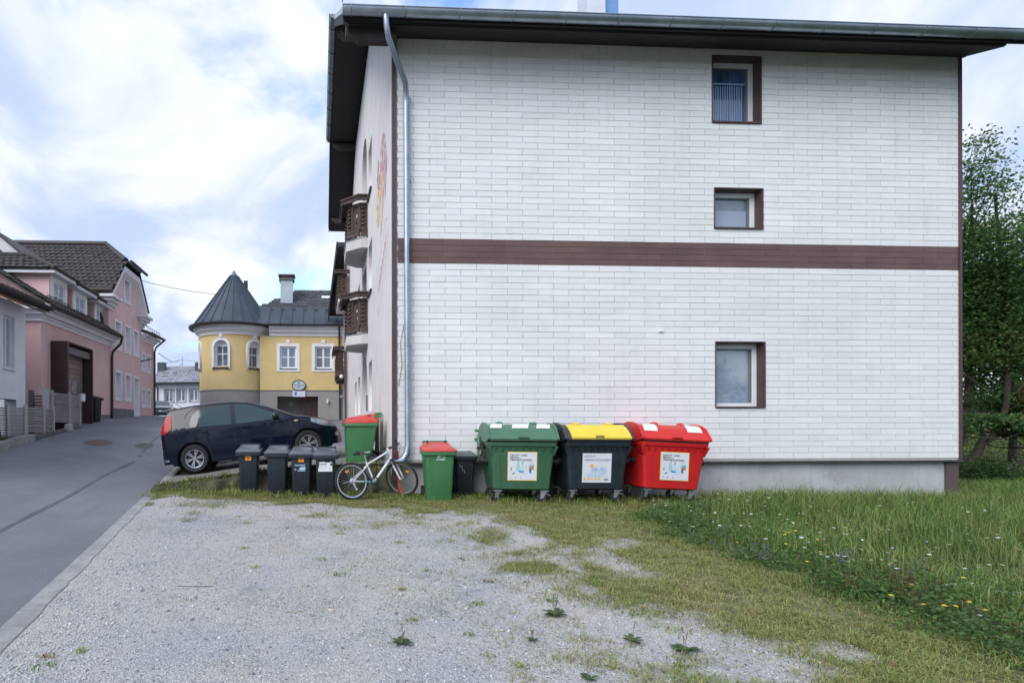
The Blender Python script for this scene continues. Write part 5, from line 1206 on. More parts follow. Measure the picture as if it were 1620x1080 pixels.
blackp = mat('black_paint', (.012, .013, .016), .2, coat=1.); silver = mat('silver_paint', (.42, .44, .47), .3, .4, coat=.6)
far_car('dark hatchback facing the camera in front of the pink wing, far up the road', blackp, (-14.1, 51.5, 2.40), radians(-72))
far_car('small dark car half hidden behind the navy hatchback, far up the road', mat('grey_paint', (.10, .12, .15), .25, coat=1.), (-15.6, 66, 2.28), radians(-60))
far_car('pale silver car seen through the branches of the leaning tree', silver, (44.4, 36.5, 1.30), radians(178))

# ================================================================== WHEELIE BINS
def make_bin(name, label, w, d, h, body_m, lid_m, rib=True, wheel_r=.10, group=None, lid_t=.05, k0=.70, k1=.76):
    """two wheeled bin; front faces -y, origin at the front edge of its base"""
    t = thing(name, label, 'bin', (0, 0, 0), group)
    hb = h*.885; wb, db = w*k0, d*.70
    def ring(z, ww, y0, y1, r=.04):
        out = []
        for cx, cy, a0 in ((ww/2-r, y1-r, 0), (-ww/2+r, y1-r, pi/2), (-ww/2+r, y0+r, pi), (ww/2-r, y0+r, 3*pi/2)):
            for k in range(4): a = a0+pi/2*k/3; out.append((cx+r*cos(a), cy+r*sin(a), z))
        return out
    mb = MB(); rings = [ring(.02, wb*.97, .02, db), ring(.05, wb, .0, db+.01), ring(.20, wb*1.0, -.004, db+.03), ring(.215, wb*1.015, -.012, db+.03), ring(hb*.86, w*k1, -.035, d*.88), ring(hb*.90, w*(k1+.01), -.038, d*.89)]
    n = 16
    vs_ = [p for r in rings for p in r]; fs = [(i*n+j, i*n+(j+1) % n, (i+1)*n+(j+1) % n, (i+1)*n+j) for i in range(len(rings)-1) for j in range(n)]+[tuple(range(n))[::-1], tuple((len(rings)-1)*n+j for j in range(n))]
    mb.add(vs_, fs); body = mb.build('body', body_m, t, smooth=40)
    # collar under the lid
    yf, yb_ = -.09, d*.93
    cr = [ring(hb*.88, w*.95, yf+.03, yb_-.01, .05), ring(hb*.89, w*.995, yf+.005, yb_, .05), ring(hb*.945, w, yf, yb_+.005, .05), ring(hb*.95, w*.99, yf+.01, yb_, .05)]
    mb = MB(); vs_ = [p for r in cr for p in r]; mb.add(vs_, [(i*n+j, i*n+(j+1) % n, (i+1)*n+(j+1) % n, (i+1)*n+j) for i in range(3) for j in range(n)]+[tuple(range(n))[::-1], tuple(3*n+j for j in range(n))]); mb.build('collar', body_m, t, smooth=35)
    if rib:
        for s in (-1, 1): MB().hexa([(s*w*k0*.36-.008, -.024, hb*.30), (s*w*k0*.36+.008, -.024, hb*.30), (s*w*k0*.36+.008, -.0, hb*.30), (s*w*k0*.36-.008, -.0, hb*.30), (s*w*k1*.36-.008, -.040, hb*.82), (s*w*k1*.36+.008, -.040, hb*.82), (s*w*k1*.36+.008, -.02, hb*.82), (s*w*k1*.36-.008, -.02, hb*.82)]).build('rib', body_m, t)
    # lid: two steps and a raised crown, higher at the back
    lz = hb*.953; tl = (h-lz)
    def lring(z0, z1, ww, y0, y1, r=.05): return [(p[0], p[1], z0+(z1-z0)*(p[1]-y0)/(y1-y0)) for p in ring(0, ww, y0, y1, r)]
    L_ = [lring(lz, lz+.01, w*1.0, yf-.005, yb_, .05), lring(lz+.028, lz+tl*.45, w*1.0, yf-.005, yb_, .05), lring(lz+.036, lz+tl*.50, w*.93, yf+.03, yb_-.01, .05), lring(lz+.040, lz+tl*.55, w*.86, yf+.07, yb_-.03, .05), lring(lz+.068, lz+tl*.86, w*.78, yf+.11, yb_-.07, .05), lring(lz+.072, lz+tl*.90, w*.66, yf+.16, yb_-.12, .05), lring(lz+.060, lz+tl*.82, w*.60, yf+.19, yb_-.15, .04)]
    mb = MB(); vs_ = [p for r in L_ for p in r]; m_ = len(L_); mb.add(vs_, [(i*n+j, i*n+(j+1) % n, (i+1)*n+(j+1) % n, (i+1)*n+j) for i in range(m_-1) for j in range(n)]+[tuple(range(n))[::-1], tuple((m_-1)*n+j for j in range(n))]); lid = mb.build('lid', lid_m, t, smooth=35)
    MB().tube([(-w*.36, yb_+.05, h-.01), (w*.36, yb_+.05, h-.01)], .014, 8).box((-w*.36-.02, yb_-.06, h-.05), (-w*.36+.02, yb_+.06, h+.005)).box((w*.36-.02, yb_-.06, h-.05), (w*.36+.02, yb_+.06, h+.005)).build('handle', body_m, t)
    for s in (-1, 1):
        wm_ = MB(); x = s*(wb/2+.025); wm_.lathe([(.02, -.022), (wheel_r*.72, -.022), (wheel_r*.78, -.028), (wheel_r*.97, -.024), (wheel_r, -.012), (wheel_r, .012), (wheel_r*.97, .024), (wheel_r*.78, .028), (wheel_r*.72, .022), (.02, .022)], (x, db+.03, wheel_r-.005), ax='x', n=24)
        wh = wm_.build('wheel', rubber, t, smooth=40); MB().lathe([(.001, s*.024), (wheel_r*.55, s*.024), (wheel_r*.6, s*.014)], (x, db+.03, wheel_r-.005), ax='x', n=20).build('hub', mat('hub_dark', (.05, .05, .052), .5), wh)
    MB().tube([(-wb/2, db+.03, wheel_r), (wb/2, db+.03, wheel_r)], .012, 8).build('axle', steel, t)
    return t
bin_dark = mat('bin_dark', (.020, .028, .040), .5, var=.25, vscale=5, bump=.15, bscale=150, dirt=(9, .55, .8, (.06, .065, .06)), coord='obj')
lid_dark = mat('lid_dark', (.085, .095, .12), .30, var=.2, vscale=6, coord='obj')  # lighter than the body: pale highlights on the lid tops put into the colour
bin_green = mat('bin_green', (.055, .20, .075), .5, var=.18, vscale=3, bump=.1, bscale=150, dirt=(10, .6, .85, (.10, .16, .08)), coord='obj'); lid_red = mat('lid_red', (.66, .085, .075), .45, var=.2, vscale=6, coord='obj')
orange = mat('sticker_orange', (.90, .33, .02), .5); ink_k = mat('print_black', (.03, .03, .035), .5); pale_blue = mat('print_blue', (.42, .66, .78), .5)
def gz_(x, y): return float(ground_z(x, y))
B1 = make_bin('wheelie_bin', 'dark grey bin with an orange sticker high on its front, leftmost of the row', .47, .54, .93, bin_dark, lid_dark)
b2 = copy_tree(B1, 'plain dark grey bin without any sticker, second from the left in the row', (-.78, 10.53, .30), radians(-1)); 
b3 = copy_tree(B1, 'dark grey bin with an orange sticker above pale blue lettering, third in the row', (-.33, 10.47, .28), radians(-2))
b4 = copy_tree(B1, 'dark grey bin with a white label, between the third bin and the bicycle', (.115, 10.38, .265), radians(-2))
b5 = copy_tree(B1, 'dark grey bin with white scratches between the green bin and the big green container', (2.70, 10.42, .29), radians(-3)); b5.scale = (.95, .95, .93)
B1.location = (-1.31, 10.62, .32); B1.rotation_euler = (0, 0, radians(2))
for b in (B1, b2, b3, b4, b5): b['group'] = 'small dark grey wheelie bins'
def onbin(b, u, v, yo=-.045, tilt=.06):
    """frame on the front of a bin, in world space"""
    M_ = wm(b); O_ = M_ @ V((u, yo, v)); U_ = (M_.to_3x3() @ V((1, 0, 0))).normalized(); W2 = U_.cross(V((0, 0, 1))); return (tuple(O_), tuple(U_), tuple(W2))
def sticker(b, u, v, w_, h_, m, yo=-.050, nm='sticker'):
    F = onbin(b, u, v, yo); return MB(F).box((-w_/2, -h_/2, -.003), (w_/2, h_/2, .002)).build(nm, m, b), F
s_, F = sticker(B1, .0, .685, .105, .082, orange, -.044); lettering('90', .062, ink_k, F, 0, -.022, .0025, s_, align='CENTER', bold=.001)
MB(F).box((.02, .045, -.002), (.04, .06, .001)).build('sticker_scrap', white_pl, B1)
s_, F = sticker(b3, .0, .695, .100, .075, orange, -.044); lettering('90', .050, mat('print_red', (.45, .09, .02), .5), F, 0, -.014, .0025, s_, align='CENTER', bold=.002)
F = onbin(b3, -.045, .565, -.034); pr = lettering('Restabfall', .052, pale_blue, F, -.085, .02, .002, b3, bold=.0006)
mb = MB(F); mb.box((.03, -.055, .001), (.10, -.01, .003)).box((.105, -.055, .001), (.12, .0, .003)).box((-.02, -.075, .001), (.12, -.066, .003)).box((-.015, -.058, .001), (.01, -.05, .003)); mb.add([(-.0, -.035, .002), (.05, .005, .002), (.045, -.05, .002)], [(0, 1, 2)]); mb.box((.05, .0, .001), (.12, .008, .003)); mb.build('truck_print', pale_blue, b3)
mb = MB(F); mb.add([(-.06+.022*cos(a), -.045+.022*sin(a), .002) for a in np.linspace(0, 2*pi, 9)[:-1]], [tuple(range(8))]); mb.build('round_print', mat('print_grey', (.25, .26, .27), .5), b3)
s_, F = sticker(b4, -.005, .585, .255, .165, white_pl, -.034, 'label'); lettering('Restm\u00fcll', .040, ink_k, F, -.115, .038, .0025, s_, bold=.0008)
lettering('\u2663', .05, ink_k, F, .075, .03, .0025, s_)
mb = MB(F)
for k in range(5): mb.box((-.115, .018-k*.017, .002), (-.115+random.uniform(.12, .17), .0215-k*.017, .0028))
mb.box((.08, -.035, .002), (.088, .0, .003)).box((.070, -.055, .002), (.098, -.047, .003)).box((.065, -.018, .002), (.10, -.012, .003)); mb.build('small_print', mat('print_mid', (.35, .36, .38), .6), s_)
MB(F).box((-.10, .085, -.003), (.0, .094, .001)).box((.09, .084, -.003), (.11, .10, .001)).build('label_scraps', white_pl, b4)
F = onbin(b5, -.02, .52, -.034); mb = MB(F)
for (a, b, c, d) in ((-.09, .07, -.075, .11), (-.08, .07, -.05, .075), (-.055, .075, -.06, .05), (-.04, .045, -.03, .01), (-.03, .01, -.035, -.02), (-.01, .0, .0, -.05), (0, -.05, .015, -.04), (-.045, .09, -.03, .085)): mb.bar((a, b, .003), (c, d, .003), .006, .002, up=(0, 0, 1))
mb.build('scratches', mat('chalk', (.45, .50, .55), .8), b5)
G1 = make_bin('large_wheelie_bin', 'tall green wheelie bin with a red lid and pale print, right of the bicycle', .58, .72, 1.06, bin_green, lid_red, wheel_r=.125, k0=.75, k1=.87)
g2_ = copy_tree(G1, 'green wheelie bin seen from its side, red lid sloping, standing on the apron', (.57, 11.75, .80), radians(-88)); g2_.scale = (.95, .93, .95)
g3_ = copy_tree(G1, 'second green red lidded bin, mostly hidden behind the one on the apron', (.63, 12.55, .82), radians(-90))
G1.location = (2.12, 9.92, .25); G1.rotation_euler = (0, 0, radians(-4))
for b in (G1, g2_, g3_): b['group'] = 'green wheelie bins with red lids'
F = onbin(G1, .02, .80, -.042); pale = mat('print_pale_green', (.48, .62, .58), .6)
mb = MB(F)
mb.add([(-.035, .06, .001), (-.01, .075, .001), (.0, .02, .001), (-.05, -.02, .001), (-.07, .0, .001)], [(0, 1, 2, 3, 4)])
for (a, b, c, d) in ((-.045, .05, -.075, .0), (.0, .06, .04, .06), (.0, .06, .01, .0), (.045, .055, .07, .055), (.035, .01, .065, .03), (.03, -.02, .07, .0), (-.08, -.06, -.06, -.02), (-.08, -.06, -.055, -.06), (.045, -.06, .075, -.02), (.03, -.02, .055, -.06)): mb.bar((a, b, .002), (c, d, .002), .010, .002, up=(0, 0, 1))
mb.build('print', pale, G1); lettering('ASA', .055, pale, F, 0, -.062, .001, G1, align='CENTER', bold=.002)
# rods on the red lids (lid pins)
def lid_pins(b):
    M_ = wm(b)
    for x in (-.16, .17):
        p = M_ @ V((x, .50, 1.02)); MB().tube([p, p+V((0, 0, .06))], .012, 6).build('lid_pin', black_pl, b)
for b in (G1, g2_): lid_pins(b)
# tiny bin by the garage
SB = make_bin('wheelie_bin', 'small black bin standing by the garage door frame across the road', .42, .5, .95, black_pl, black_pl); SB.location = (-7.55, 19.85, float(road_z(-7.6, 19.8))); SB.rotation_euler = (0, 0, radians(70))
F = onbin(SB, 0, .62, -.06)

# ================================================================== BIG FOUR WHEELED CONTAINERS
white_st = mat('reflective_white', (.80, .80, .82), .4, var=.08, vscale=8)
def container(name, label, body_m, lid_m, lid2_m=None, patches=3, arms=True):
    """1100 litre container; front faces -y, origin on the ground under the middle of its front rim"""
    t = thing(name, label, 'container', (0, 0, 0), 'four wheeled waste containers'); W0, W1 = .96, 1.12; D0, D1 = .78, 1.0; zb_, zt = .21, 1.05
    def fw(z): f = (z-zb_)/(zt-zb_); return W0+(W1-W0)*f
    def yf(z): f = (z-zb_)/(zt-zb_); return .07*(1-f)
    def yb_(z): f = (z-zb_)/(zt-zb_); return .07*(1-f)+D0+(D1-D0)*min(1, f*1.0)
    def ring(z, dw=0., r=.06, dy=0.):
        ww = fw(z)+dw; y0, y1 = yf(z)-dy, yb_(z)+dy; out = []
        for cx, cy, a0 in ((ww/2-r, y1-r*2.2, 0), (-ww/2+r, y1-r*2.2, pi/2), (-ww/2+r, y0+r, pi), (ww/2-r, y0+r, 3*pi/2)):
            for k in range(5):
                a = a0+pi/2*k/4; out.append((cx+r*cos(a), cy+(r*2.2 if a0 in (0, pi/2) else r)*sin(a), z))
        return out
    n = 20; R_ = [ring(zb_, -.08, .06, -.04), ring(zb_+.03, 0), ring(zb_+.32), ring(.78), ring(.93), ring(zt-.06)]
    mb = MB(); mb.add([p for r in R_ for p in r], [(i*n+j, i*n+(j+1) % n, (i+1)*n+(j+1) % n, (i+1)*n+j) for i in range(len(R_)-1) for j in range(n)]+[tuple(range(n))[::-1], tuple((len(R_)-1)*n+j for j in range(n))]); mb.build('body', body_m, t, smooth=45)
    # rim band, lower lip, and little buttresses under it
    rim = MB(); q = [ring(zt-.075, .03, .05, .015), ring(zt-.07, .05, .05, .025), ring(zt-.005, .055, .05, .028), ring(zt, .04, .05, .02)]
    rim.add([p for r in q for p in r], [(i*n+j, i*n+(j+1) % n, (i+1)*n+(j+1) % n, (i+1)*n+j) for i in range(3) for j in range(n)]+[tuple(range(n))[::-1], tuple(3*n+j for j in range(n))]); rim.build('rim', body_m, t, smooth=35)
    for k in range(9):
        x = -.46+k*.115; MB().hexa([(x-.012, yf(.86), .86), (x+.012, yf(.86), .86), (x+.012, yf(.86)+.02, .86), (x-.012, yf(.86)+.02, .86), (x-.02, -.028, zt-.08), (x+.02, -.028, zt-.08), (x+.02, .02, zt-.08), (x-.02, .02, zt-.08)]).build('rib', body_m, t)
    for s in (-1, 1):
        MB().hexa([(s*(fw(.3)/2-.14)-.01, yf(.3)-.008, .28), (s*(fw(.3)/2-.14)+.01, yf(.3)-.008, .28), (s*(fw(.3)/2-.14)+.01, yf(.3)+.02, .28), (s*(fw(.3)/2-.14)-.01, yf(.3)+.02, .28), (s*(fw(.9)/2-.14)-.01, yf(.9)-.008, .92), (s*(fw(.9)/2-.14)+.01, yf(.9)-.008, .92), (s*(fw(.9)/2-.14)+.01, yf(.9)+.02, .92), (s*(fw(.9)/2-.14)-.01, yf(.9)+.02, .92)]).build('corner_rib', body_m, t)
        # corner bracket under rim ends
        MB().hexa([(s*.50, yf(.8), .80), (s*.545, yf(.8)+.01, .82), (s*.545, .16, .82), (s*.50, .16, .80), (s*.54, -.02, zt-.07), (s*.60, -.015, zt-.07), (s*.60, .16, zt-.07), (s*.54, .16, zt-.07)]).build('rim_bracket', body_m, t)
    # barrel lid
    prof_ = [(-.045, 1.075), (-.055, 1.105), (-.03, 1.135), (.03, 1.20), (.12, 1.275), (.23, 1.325), (.36, 1.35), (.52, 1.352), (.68, 1.325), (.82, 1.27), (.93, 1.18), (1.0, 1.09)]
    wl = .585
    def lidsurf(x0, x1, pr, m, nm, off=0., close=True, parent=None):
        g = MB(); k = len(pr); v = [(x0, a, b+off) for a, b in pr]+[(x1, a, b+off) for a, b in pr]; f = [(i, i+1, k+i+1, k+i) for i in range(k-1)]
        if close: f += [tuple(range(k)), tuple(range(k, 2*k))[::-1], (0, k, 2*k-1, k-1)]
        g.add(v, f); return g.build(nm, m, parent or t, smooth=25)
    lid = lidsurf(-wl+.02, wl-.02, prof_, lid_m, 'lid')
    for s in (-1, 1):            # end shields a little larger than the barrel
        pr2 = [(a*1.03-.012, b+.012+(.02 if .1 < a < .9 else 0)) for a, b in prof_]; g = MB(); xa, xb = s*(wl-.02), s*(wl+.018)
        g.prism([(xa, a, b) for a, b in pr2]+[(xa, 1.03, .98), (xa, .80, .93), (xa, .62, 1.02), (xa, .18, 1.04)], (xb-xa, 0, 0)); g.build('lid_end', lid_m, t, bevel=.008)
    def lz(y): return float(np.interp(y, [p[0] for p in prof_], [p[1] for p in prof_]))
    if lid2_m:
        pr3 = [(a-.012 if a < .05 else a, b+.022) for a, b in prof_ if a < .30]; l2 = lidsurf(-wl+.10, wl-.03, pr3, lid2_m, 'front_lid')
        for x in (-.29, .29): MB().box((x-.05, .20, lz(.25)+.005), (x+.05, .32, lz(.26)+.05)).build('hinge', lid2_m, l2, bevel=.01)
        MB().box((-.075, -.068, 1.115), (.075, -.058, 1.165)).build('handle', mat('handle_dark', (.30, .22, .06), .5), l2)
    else:
        MB().box((-.09, -.075, 1.11), (.09, -.045, 1.145)).build('handle', body_m, t, bevel=.008)
        for x in (-.30, .30) if patches == 3 else (-.12, .36):
            MB().lathe([(.001, -.07), (.03, -.06), (.045, 0), (.03, .06), (.001, .07)], (x, .50, lz(.5)+.005), ax='x', n=12).build('lid_knob', lid_m, t, smooth=50)
    cs = {3: ((-.50, -.30), (-.12, .16), (.30, .53)), 2: ((-.48, -.24), (.28, .54)), 0: ()}[patches]
    for (a, b) in cs:
        ys_ = np.linspace(.13 if patches == 3 else .06, .46 if patches == 3 else .40, 6); g = MB(); sk = 0.02
        g.add([(a+sk*(i-2), y, lz(y)+.008) for i, y in enumerate(ys_)]+[(b+sk*(i-2), y, lz(y)+.008) for i, y in enumerate(ys_)], [(i, i+1, 7+i-0, 6+i) for i in range(5)]); g.build('reflective_patch', white_st, t)
    MB().box((-.56, -.035, 1.05), (.56, .3, 1.076)).build('lid_gap', mat('gap_dark', (.008, .008, .010), .9), t)
    # trunnions and lid levers on both sides
    for s in (-1, 1):
        MB().lathe([(.001, 0), (.035, 0), (.035, .10), (.055, .10), (.055, .16), (.001, .16)], (s*.535 if s > 0 else -.535-.16, .34, .70), ax='x', n=16).build('trunnion', black_pl, t, smooth=40)
        if s < 0: MB().bar((-.66, .34, .70), (-.62, .50, .78), .05, .07).build('trunnion_arm', black_pl, t)
        xx = s*(wl+.03)
        MB().prism([(xx, .70, 1.16), (xx, .82, 1.10), (xx, .80, .90), (xx, .70, .72), (xx, .60, .66), (xx, .54, .72), (xx, .60, .86), (xx, .62, 1.0)], (s*.03, 0, 0)).build('lid_lever', lid_m, t, bevel=.008)
        MB().tube([(xx-s*.08, .60, .92), (xx+s*.06, .60, .92)], .022, 8).build('lever_pin', black_pl, t)
        MB().hexa([(xx-s*.02, .50, .78), (xx-s*.0, .50, .78), (xx, .62, 1.05), (xx-s*.02, .62, 1.05), (xx-s*.02, .40, .86), (xx, .40, .86), (xx, .50, 1.05), (xx-s*.02, .50, 1.05)]).build('side_cover', rubber, t)
        MB().tube([(s*(wl+.015), .92, 1.23), (s*(wl+.08), .92, 1.23)], .022, 8).tube([(s*(wl+.015), 1.0, 1.07), (s*(wl+.07), 1.0, 1.07)], .02, 8).build('lid_stub', lid_m, t)
    # castors
    for (x, y, a) in ((-.40, .14, .35), (.40, .14, -.15), (-.40, .74, .5), (.40, .74, .2)):
        c = MB(); c.box((x-.07, y-.06, .195), (x+.07, y+.06, .215)); dx, dy = cos(a), sin(a); nx_, ny_ = -dy, dx; off = .035
        for s in (-1, 1):
            px_, py_ = x+nx_*.032*s, y+ny_*.032*s
            c.hexa([(px_-dx*.05, py_-dy*.05, .195), (px_+dx*.05, py_+dy*.05, .195), (px_+dx*.05+nx_*.004, py_+dy*.05+ny_*.004, .195), (px_-dx*.05+nx_*.004, py_-dy*.05+ny_*.004, .195), (px_-dx*(off+.03), py_-dy*(off+.03), .07), (px_-dx*(off-.02), py_-dy*(off-.02), .07), (px_-dx*(off-.02)+nx_*.004, py_-dy*(off-.02)+ny_*.004, .07), (px_-dx*(off+.03)+nx_*.004, py_-dy*(off+.03)+ny_*.004, .07)])
        c.bar((x+dx*.03, y+dy*.03, .16), (x+dx*.11, y+dy*.11, .125), .05, .012)
        fk = c.build('castor', steel, t)
        g = MB(); g.lathe([(.001, -.022), (.045, -.022), (.05, -.017), (.08, -.019), (.086, -.008), (.086, .008), (.08, .019), (.05, .017), (.045, .022), (.001, .022)], (0, 0, 0), ax='y', n=22); M_ = Matrix.Translation((x-dx*off, y-dy*off, .086)) @ Matrix.Rotation(a, 4, 'Z')
        g.v = [tuple(M_ @ V(p)) for p in g.v]; g.build('wheel', rubber, fk, smooth=40)
    return t
def mask_poly(c, rx_, ry_, n=14): return [(c[0]+rx_*cos(2*pi*k/n), c[1]+ry_*sin(2*pi*k/n)) for k in range(n)]
def poster(b, u, v, kind, tilt):
    M_ = wm(b); O_ = M_ @ V((u, .07*(1-(v-.21)/.84)+.024, v)); U_ = (M_.to_3x3() @ V((1, 0, 0))).normalized(); W2 = U_.cross(V((0, 0, 1))).normalized()
    # the front leans; keep the poster parallel to it by building it in a leaning frame
    F = (tuple(O_), tuple(U_), tuple(W2)); sz = .50 if kind == 'a' else .51; KS = sz/.425
    sheet = mat('poster_white', (.70, .73, .78), .45, var=.05); edge = mat('poster_yellow', (.78, .55, .08), .5)
    p = MB(F).box((-sz/2, -sz/2, .03), (sz/2, sz/2, .0335)).build('poster', edge if kind == 'a' else sheet, b)
    def flat(nm, m, pts, w=.0365):
        g = MB(F); n_ = len(pts); g.add([(a*KS, c*KS, w) for a, c in pts], [tuple(range(n_))]); g.build(nm, m, p)
    if kind == 'a': MB(F).box((-sz/2+.012, -sz/2+.012, .0336), (sz/2-.012, sz/2-.012, .0352)).build('sheet', sheet, p)
    if kind == 'a':
        for k, s in enumerate(('LEICHT- UND', 'METALL-', 'VERPACKUNGEN')): lettering(s, .041, ink_k, F, -.180*KS, (.150-k*.034)*KS, .036, p, bold=.0008, sx=1.18)
        g = MB(F); pr = None
        for i in range(24):
            uu, vv_ = (.095+.003*i)*KS, (.058+.006*sin(i*1.4)+.0006*i)*KS
            if pr: g.bar((pr[0], pr[1], .036), (uu, vv_, .036), .0025, .001)
            pr = (uu, vv_)
        g.build('script', mat('script_grey', (.3, .32, .35), .5), p)
        aqua = mat('pr_aqua', (.38, .60, .64), .5); blue = mat('pr_blue', (.05, .28, .62), .5); sky_ = mat('pr_sky', (.25, .58, .78), .5); tan = mat('pr_tan', (.42, .27, .14), .5); pal = mat('pr_pale', (.55, .66, .74), .5); drk = mat('pr_dark', (.07, .10, .14), .5)
        flat('bottle_picture', aqua, [(-.085, -.07), (-.035, -.07), (-.033, .02), (-.045, .055), (-.05, .08), (-.068, .08), (-.073, .055), (-.088, .02)])
        flat('bottle_cap_picture', drk, [(-.068, .08), (-.05, .08), (-.05, .092), (-.068, .092)])
        flat('bottle_picture', pal, [(-.01, -.05), (.018, -.05), (.016, .02), (.008, .05), (.0, .05), (-.010, .02)]); flat('bottle_cap_picture', blue, [(-.005, .03), (.013, .03), (.011, .068), (-.001, .068)])
        flat('bottle_picture', pal, [(.035, -.04), (.068, -.04), (.06, .02), (.052, .045), (.045, .02)])
        flat('tray_picture', blue, mask_poly((-.012, -.075), .042, .020)); flat('tray_picture', sky_, mask_poly((.005, -.068), .030, .010), .0368)
        flat('tube_picture', drk, [(-.145, -.105), (-.11, -.088), (-.105, -.10), (-.138, -.122)]); flat('tube_picture', drk, [(-.165, -.06), (-.15, -.06), (-.152, -.035), (-.158, .0), (-.163, -.035)])
        flat('bag_picture', sky_, [(.092, .0), (.175, .01), (.172, .035), (.095, .03)]); flat('bag_picture', tan, [(.095, -.035), (.165, -.055), (.168, .01), (.095, .0)]); flat('can_picture', drk, [(.10, -.10), (.13, -.10), (.13, -.035), (.10, -.035)]); flat('can_picture', blue, [(.10, -.10), (.13, -.10), (.13, -.08), (.10, -.08)], .0368)
        flat('sheet_picture', mat('pr_haze', (.50, .62, .70), .5), [(.0, -.125), (.07, -.11), (.085, -.095), (.02, -.105)])
        flat('logo_dot', mat('pr_lilac', (.55, .50, .66), .5), mask_poly((-.165, -.165), .014, .014)); lettering('ARA', .019, drk, F, -.035*KS, -.172*KS, .0362, p); flat('logo_dot', drk, mask_poly((-.10, -.165), .008, .009))
    else:
        grey = mat('pr_ink_grey', (.22, .24, .28), .5)
        for k, s in enumerate(('LEICHT-', 'VERPACKUNGEN')): lettering(s, .052, grey, F, -.195*KS, (.155-k*.052)*KS, .036, p, shear=.2, sx=1.16)
        yel = mat('pr_yellow', (.80, .52, .05), .5); ora = mat('pr_orange', (.78, .48, .22), .5); pb = mat('pr_bag', (.40, .50, .66), .5); pb2 = mat('pr_bag2', (.52, .62, .76), .5)
        flat('bag_picture', pb2, [(-.15, -.12), (-.09, -.06), (-.08, .0), (-.03, .015), (.03, .0), (.08, .02), (.14, .005), (.15, -.05), (.11, -.11), (.0, -.125)])
        flat('bag_picture', pb, [(-.08, -.01), (-.02, .01), (.02, -.02), (.0, -.06), (-.07, -.055)], .037); flat('bag_picture', pb, [(.04, .0), (.11, .0), (.12, -.04), (.07, -.05)], .037); flat('bag_picture', pb, [(.0, -.10), (.09, -.095), (.14, -.04), (.08, -.08)], .037)
        flat('round_picture', yel, mask_poly((-.075, .032), .027, .027), .0375)
        flat('dotted_line', pb, [(-.19, -.132), (.19, -.128), (.19, -.126), (-.19, -.130)])
        for k in range(5): flat('round_symbol', ora, mask_poly((-.175+k*.052, -.160), .019, .019)); flat('round_symbol', yel, mask_poly((-.175+k*.052, -.160), .009, .009), .037)
        lettering('ARA', .042, ink_k, F, .105*KS, -.178*KS, .036, p, shear=.25, bold=.001)
    p.matrix_basis = Matrix.Translation(O_) @ Matrix.Rotation(radians(4.6), 4, U_) @ Matrix.Translation(-O_)
cont_green = mat('container_green', (.045, .125, .070), .45, var=.2, vscale=3, coord='obj', dirt=(8, .55, .8, (.08, .12, .08))); cont_dark = mat('container_dark', (.018, .027, .038), .45, var=.3, vscale=4, coord='obj', dirt=(7, .55, .8, (.05, .065, .07)))
cont_red = mat('container_red', (.56, .016, .018), .42, var=.15, vscale=3, coord='obj', dirt=(8, .6, .85, (.38, .05, .05))); lid_yel = mat('lid_yellow', (.80, .62, .07), .4, var=.1, coord='obj'); lid_blk = mat('lid_black', (.05, .056, .068), .4, var=.2, coord='obj')
C1 = container('waste_container', 'big green four wheeled container with three white patches on its rounded lid', cont_green, mat('lid_green', (.075, .18, .11), .42, var=.15, coord='obj'), None, 3)
C2 = container('waste_container', 'black four wheeled container with a yellow front lid and a white poster', cont_dark, lid_blk, lid_yel, 0)
C3 = container('waste_container', 'bright red four wheeled container with two white patches on its lid', cont_red, mat('lid_redc', (.62, .03, .025), .4, var=.1, coord='obj'), None, 2)
C1.location = (3.48, 9.60, .265); C1.rotation_euler = (0, radians(.6), radians(-6))
C2.location = (4.82, 9.62, .262); C2.rotation_euler = (0, radians(.5), radians(-1))
C3.location = (6.14, 9.60, .255); C3.rotation_euler = (0, radians(2.8), radians(-3))
poster(C1, .0, .635, 'a', 0); poster(C2, -.01, .60, 'b', 0); poster(C3, .02, .63, 'a', 0)

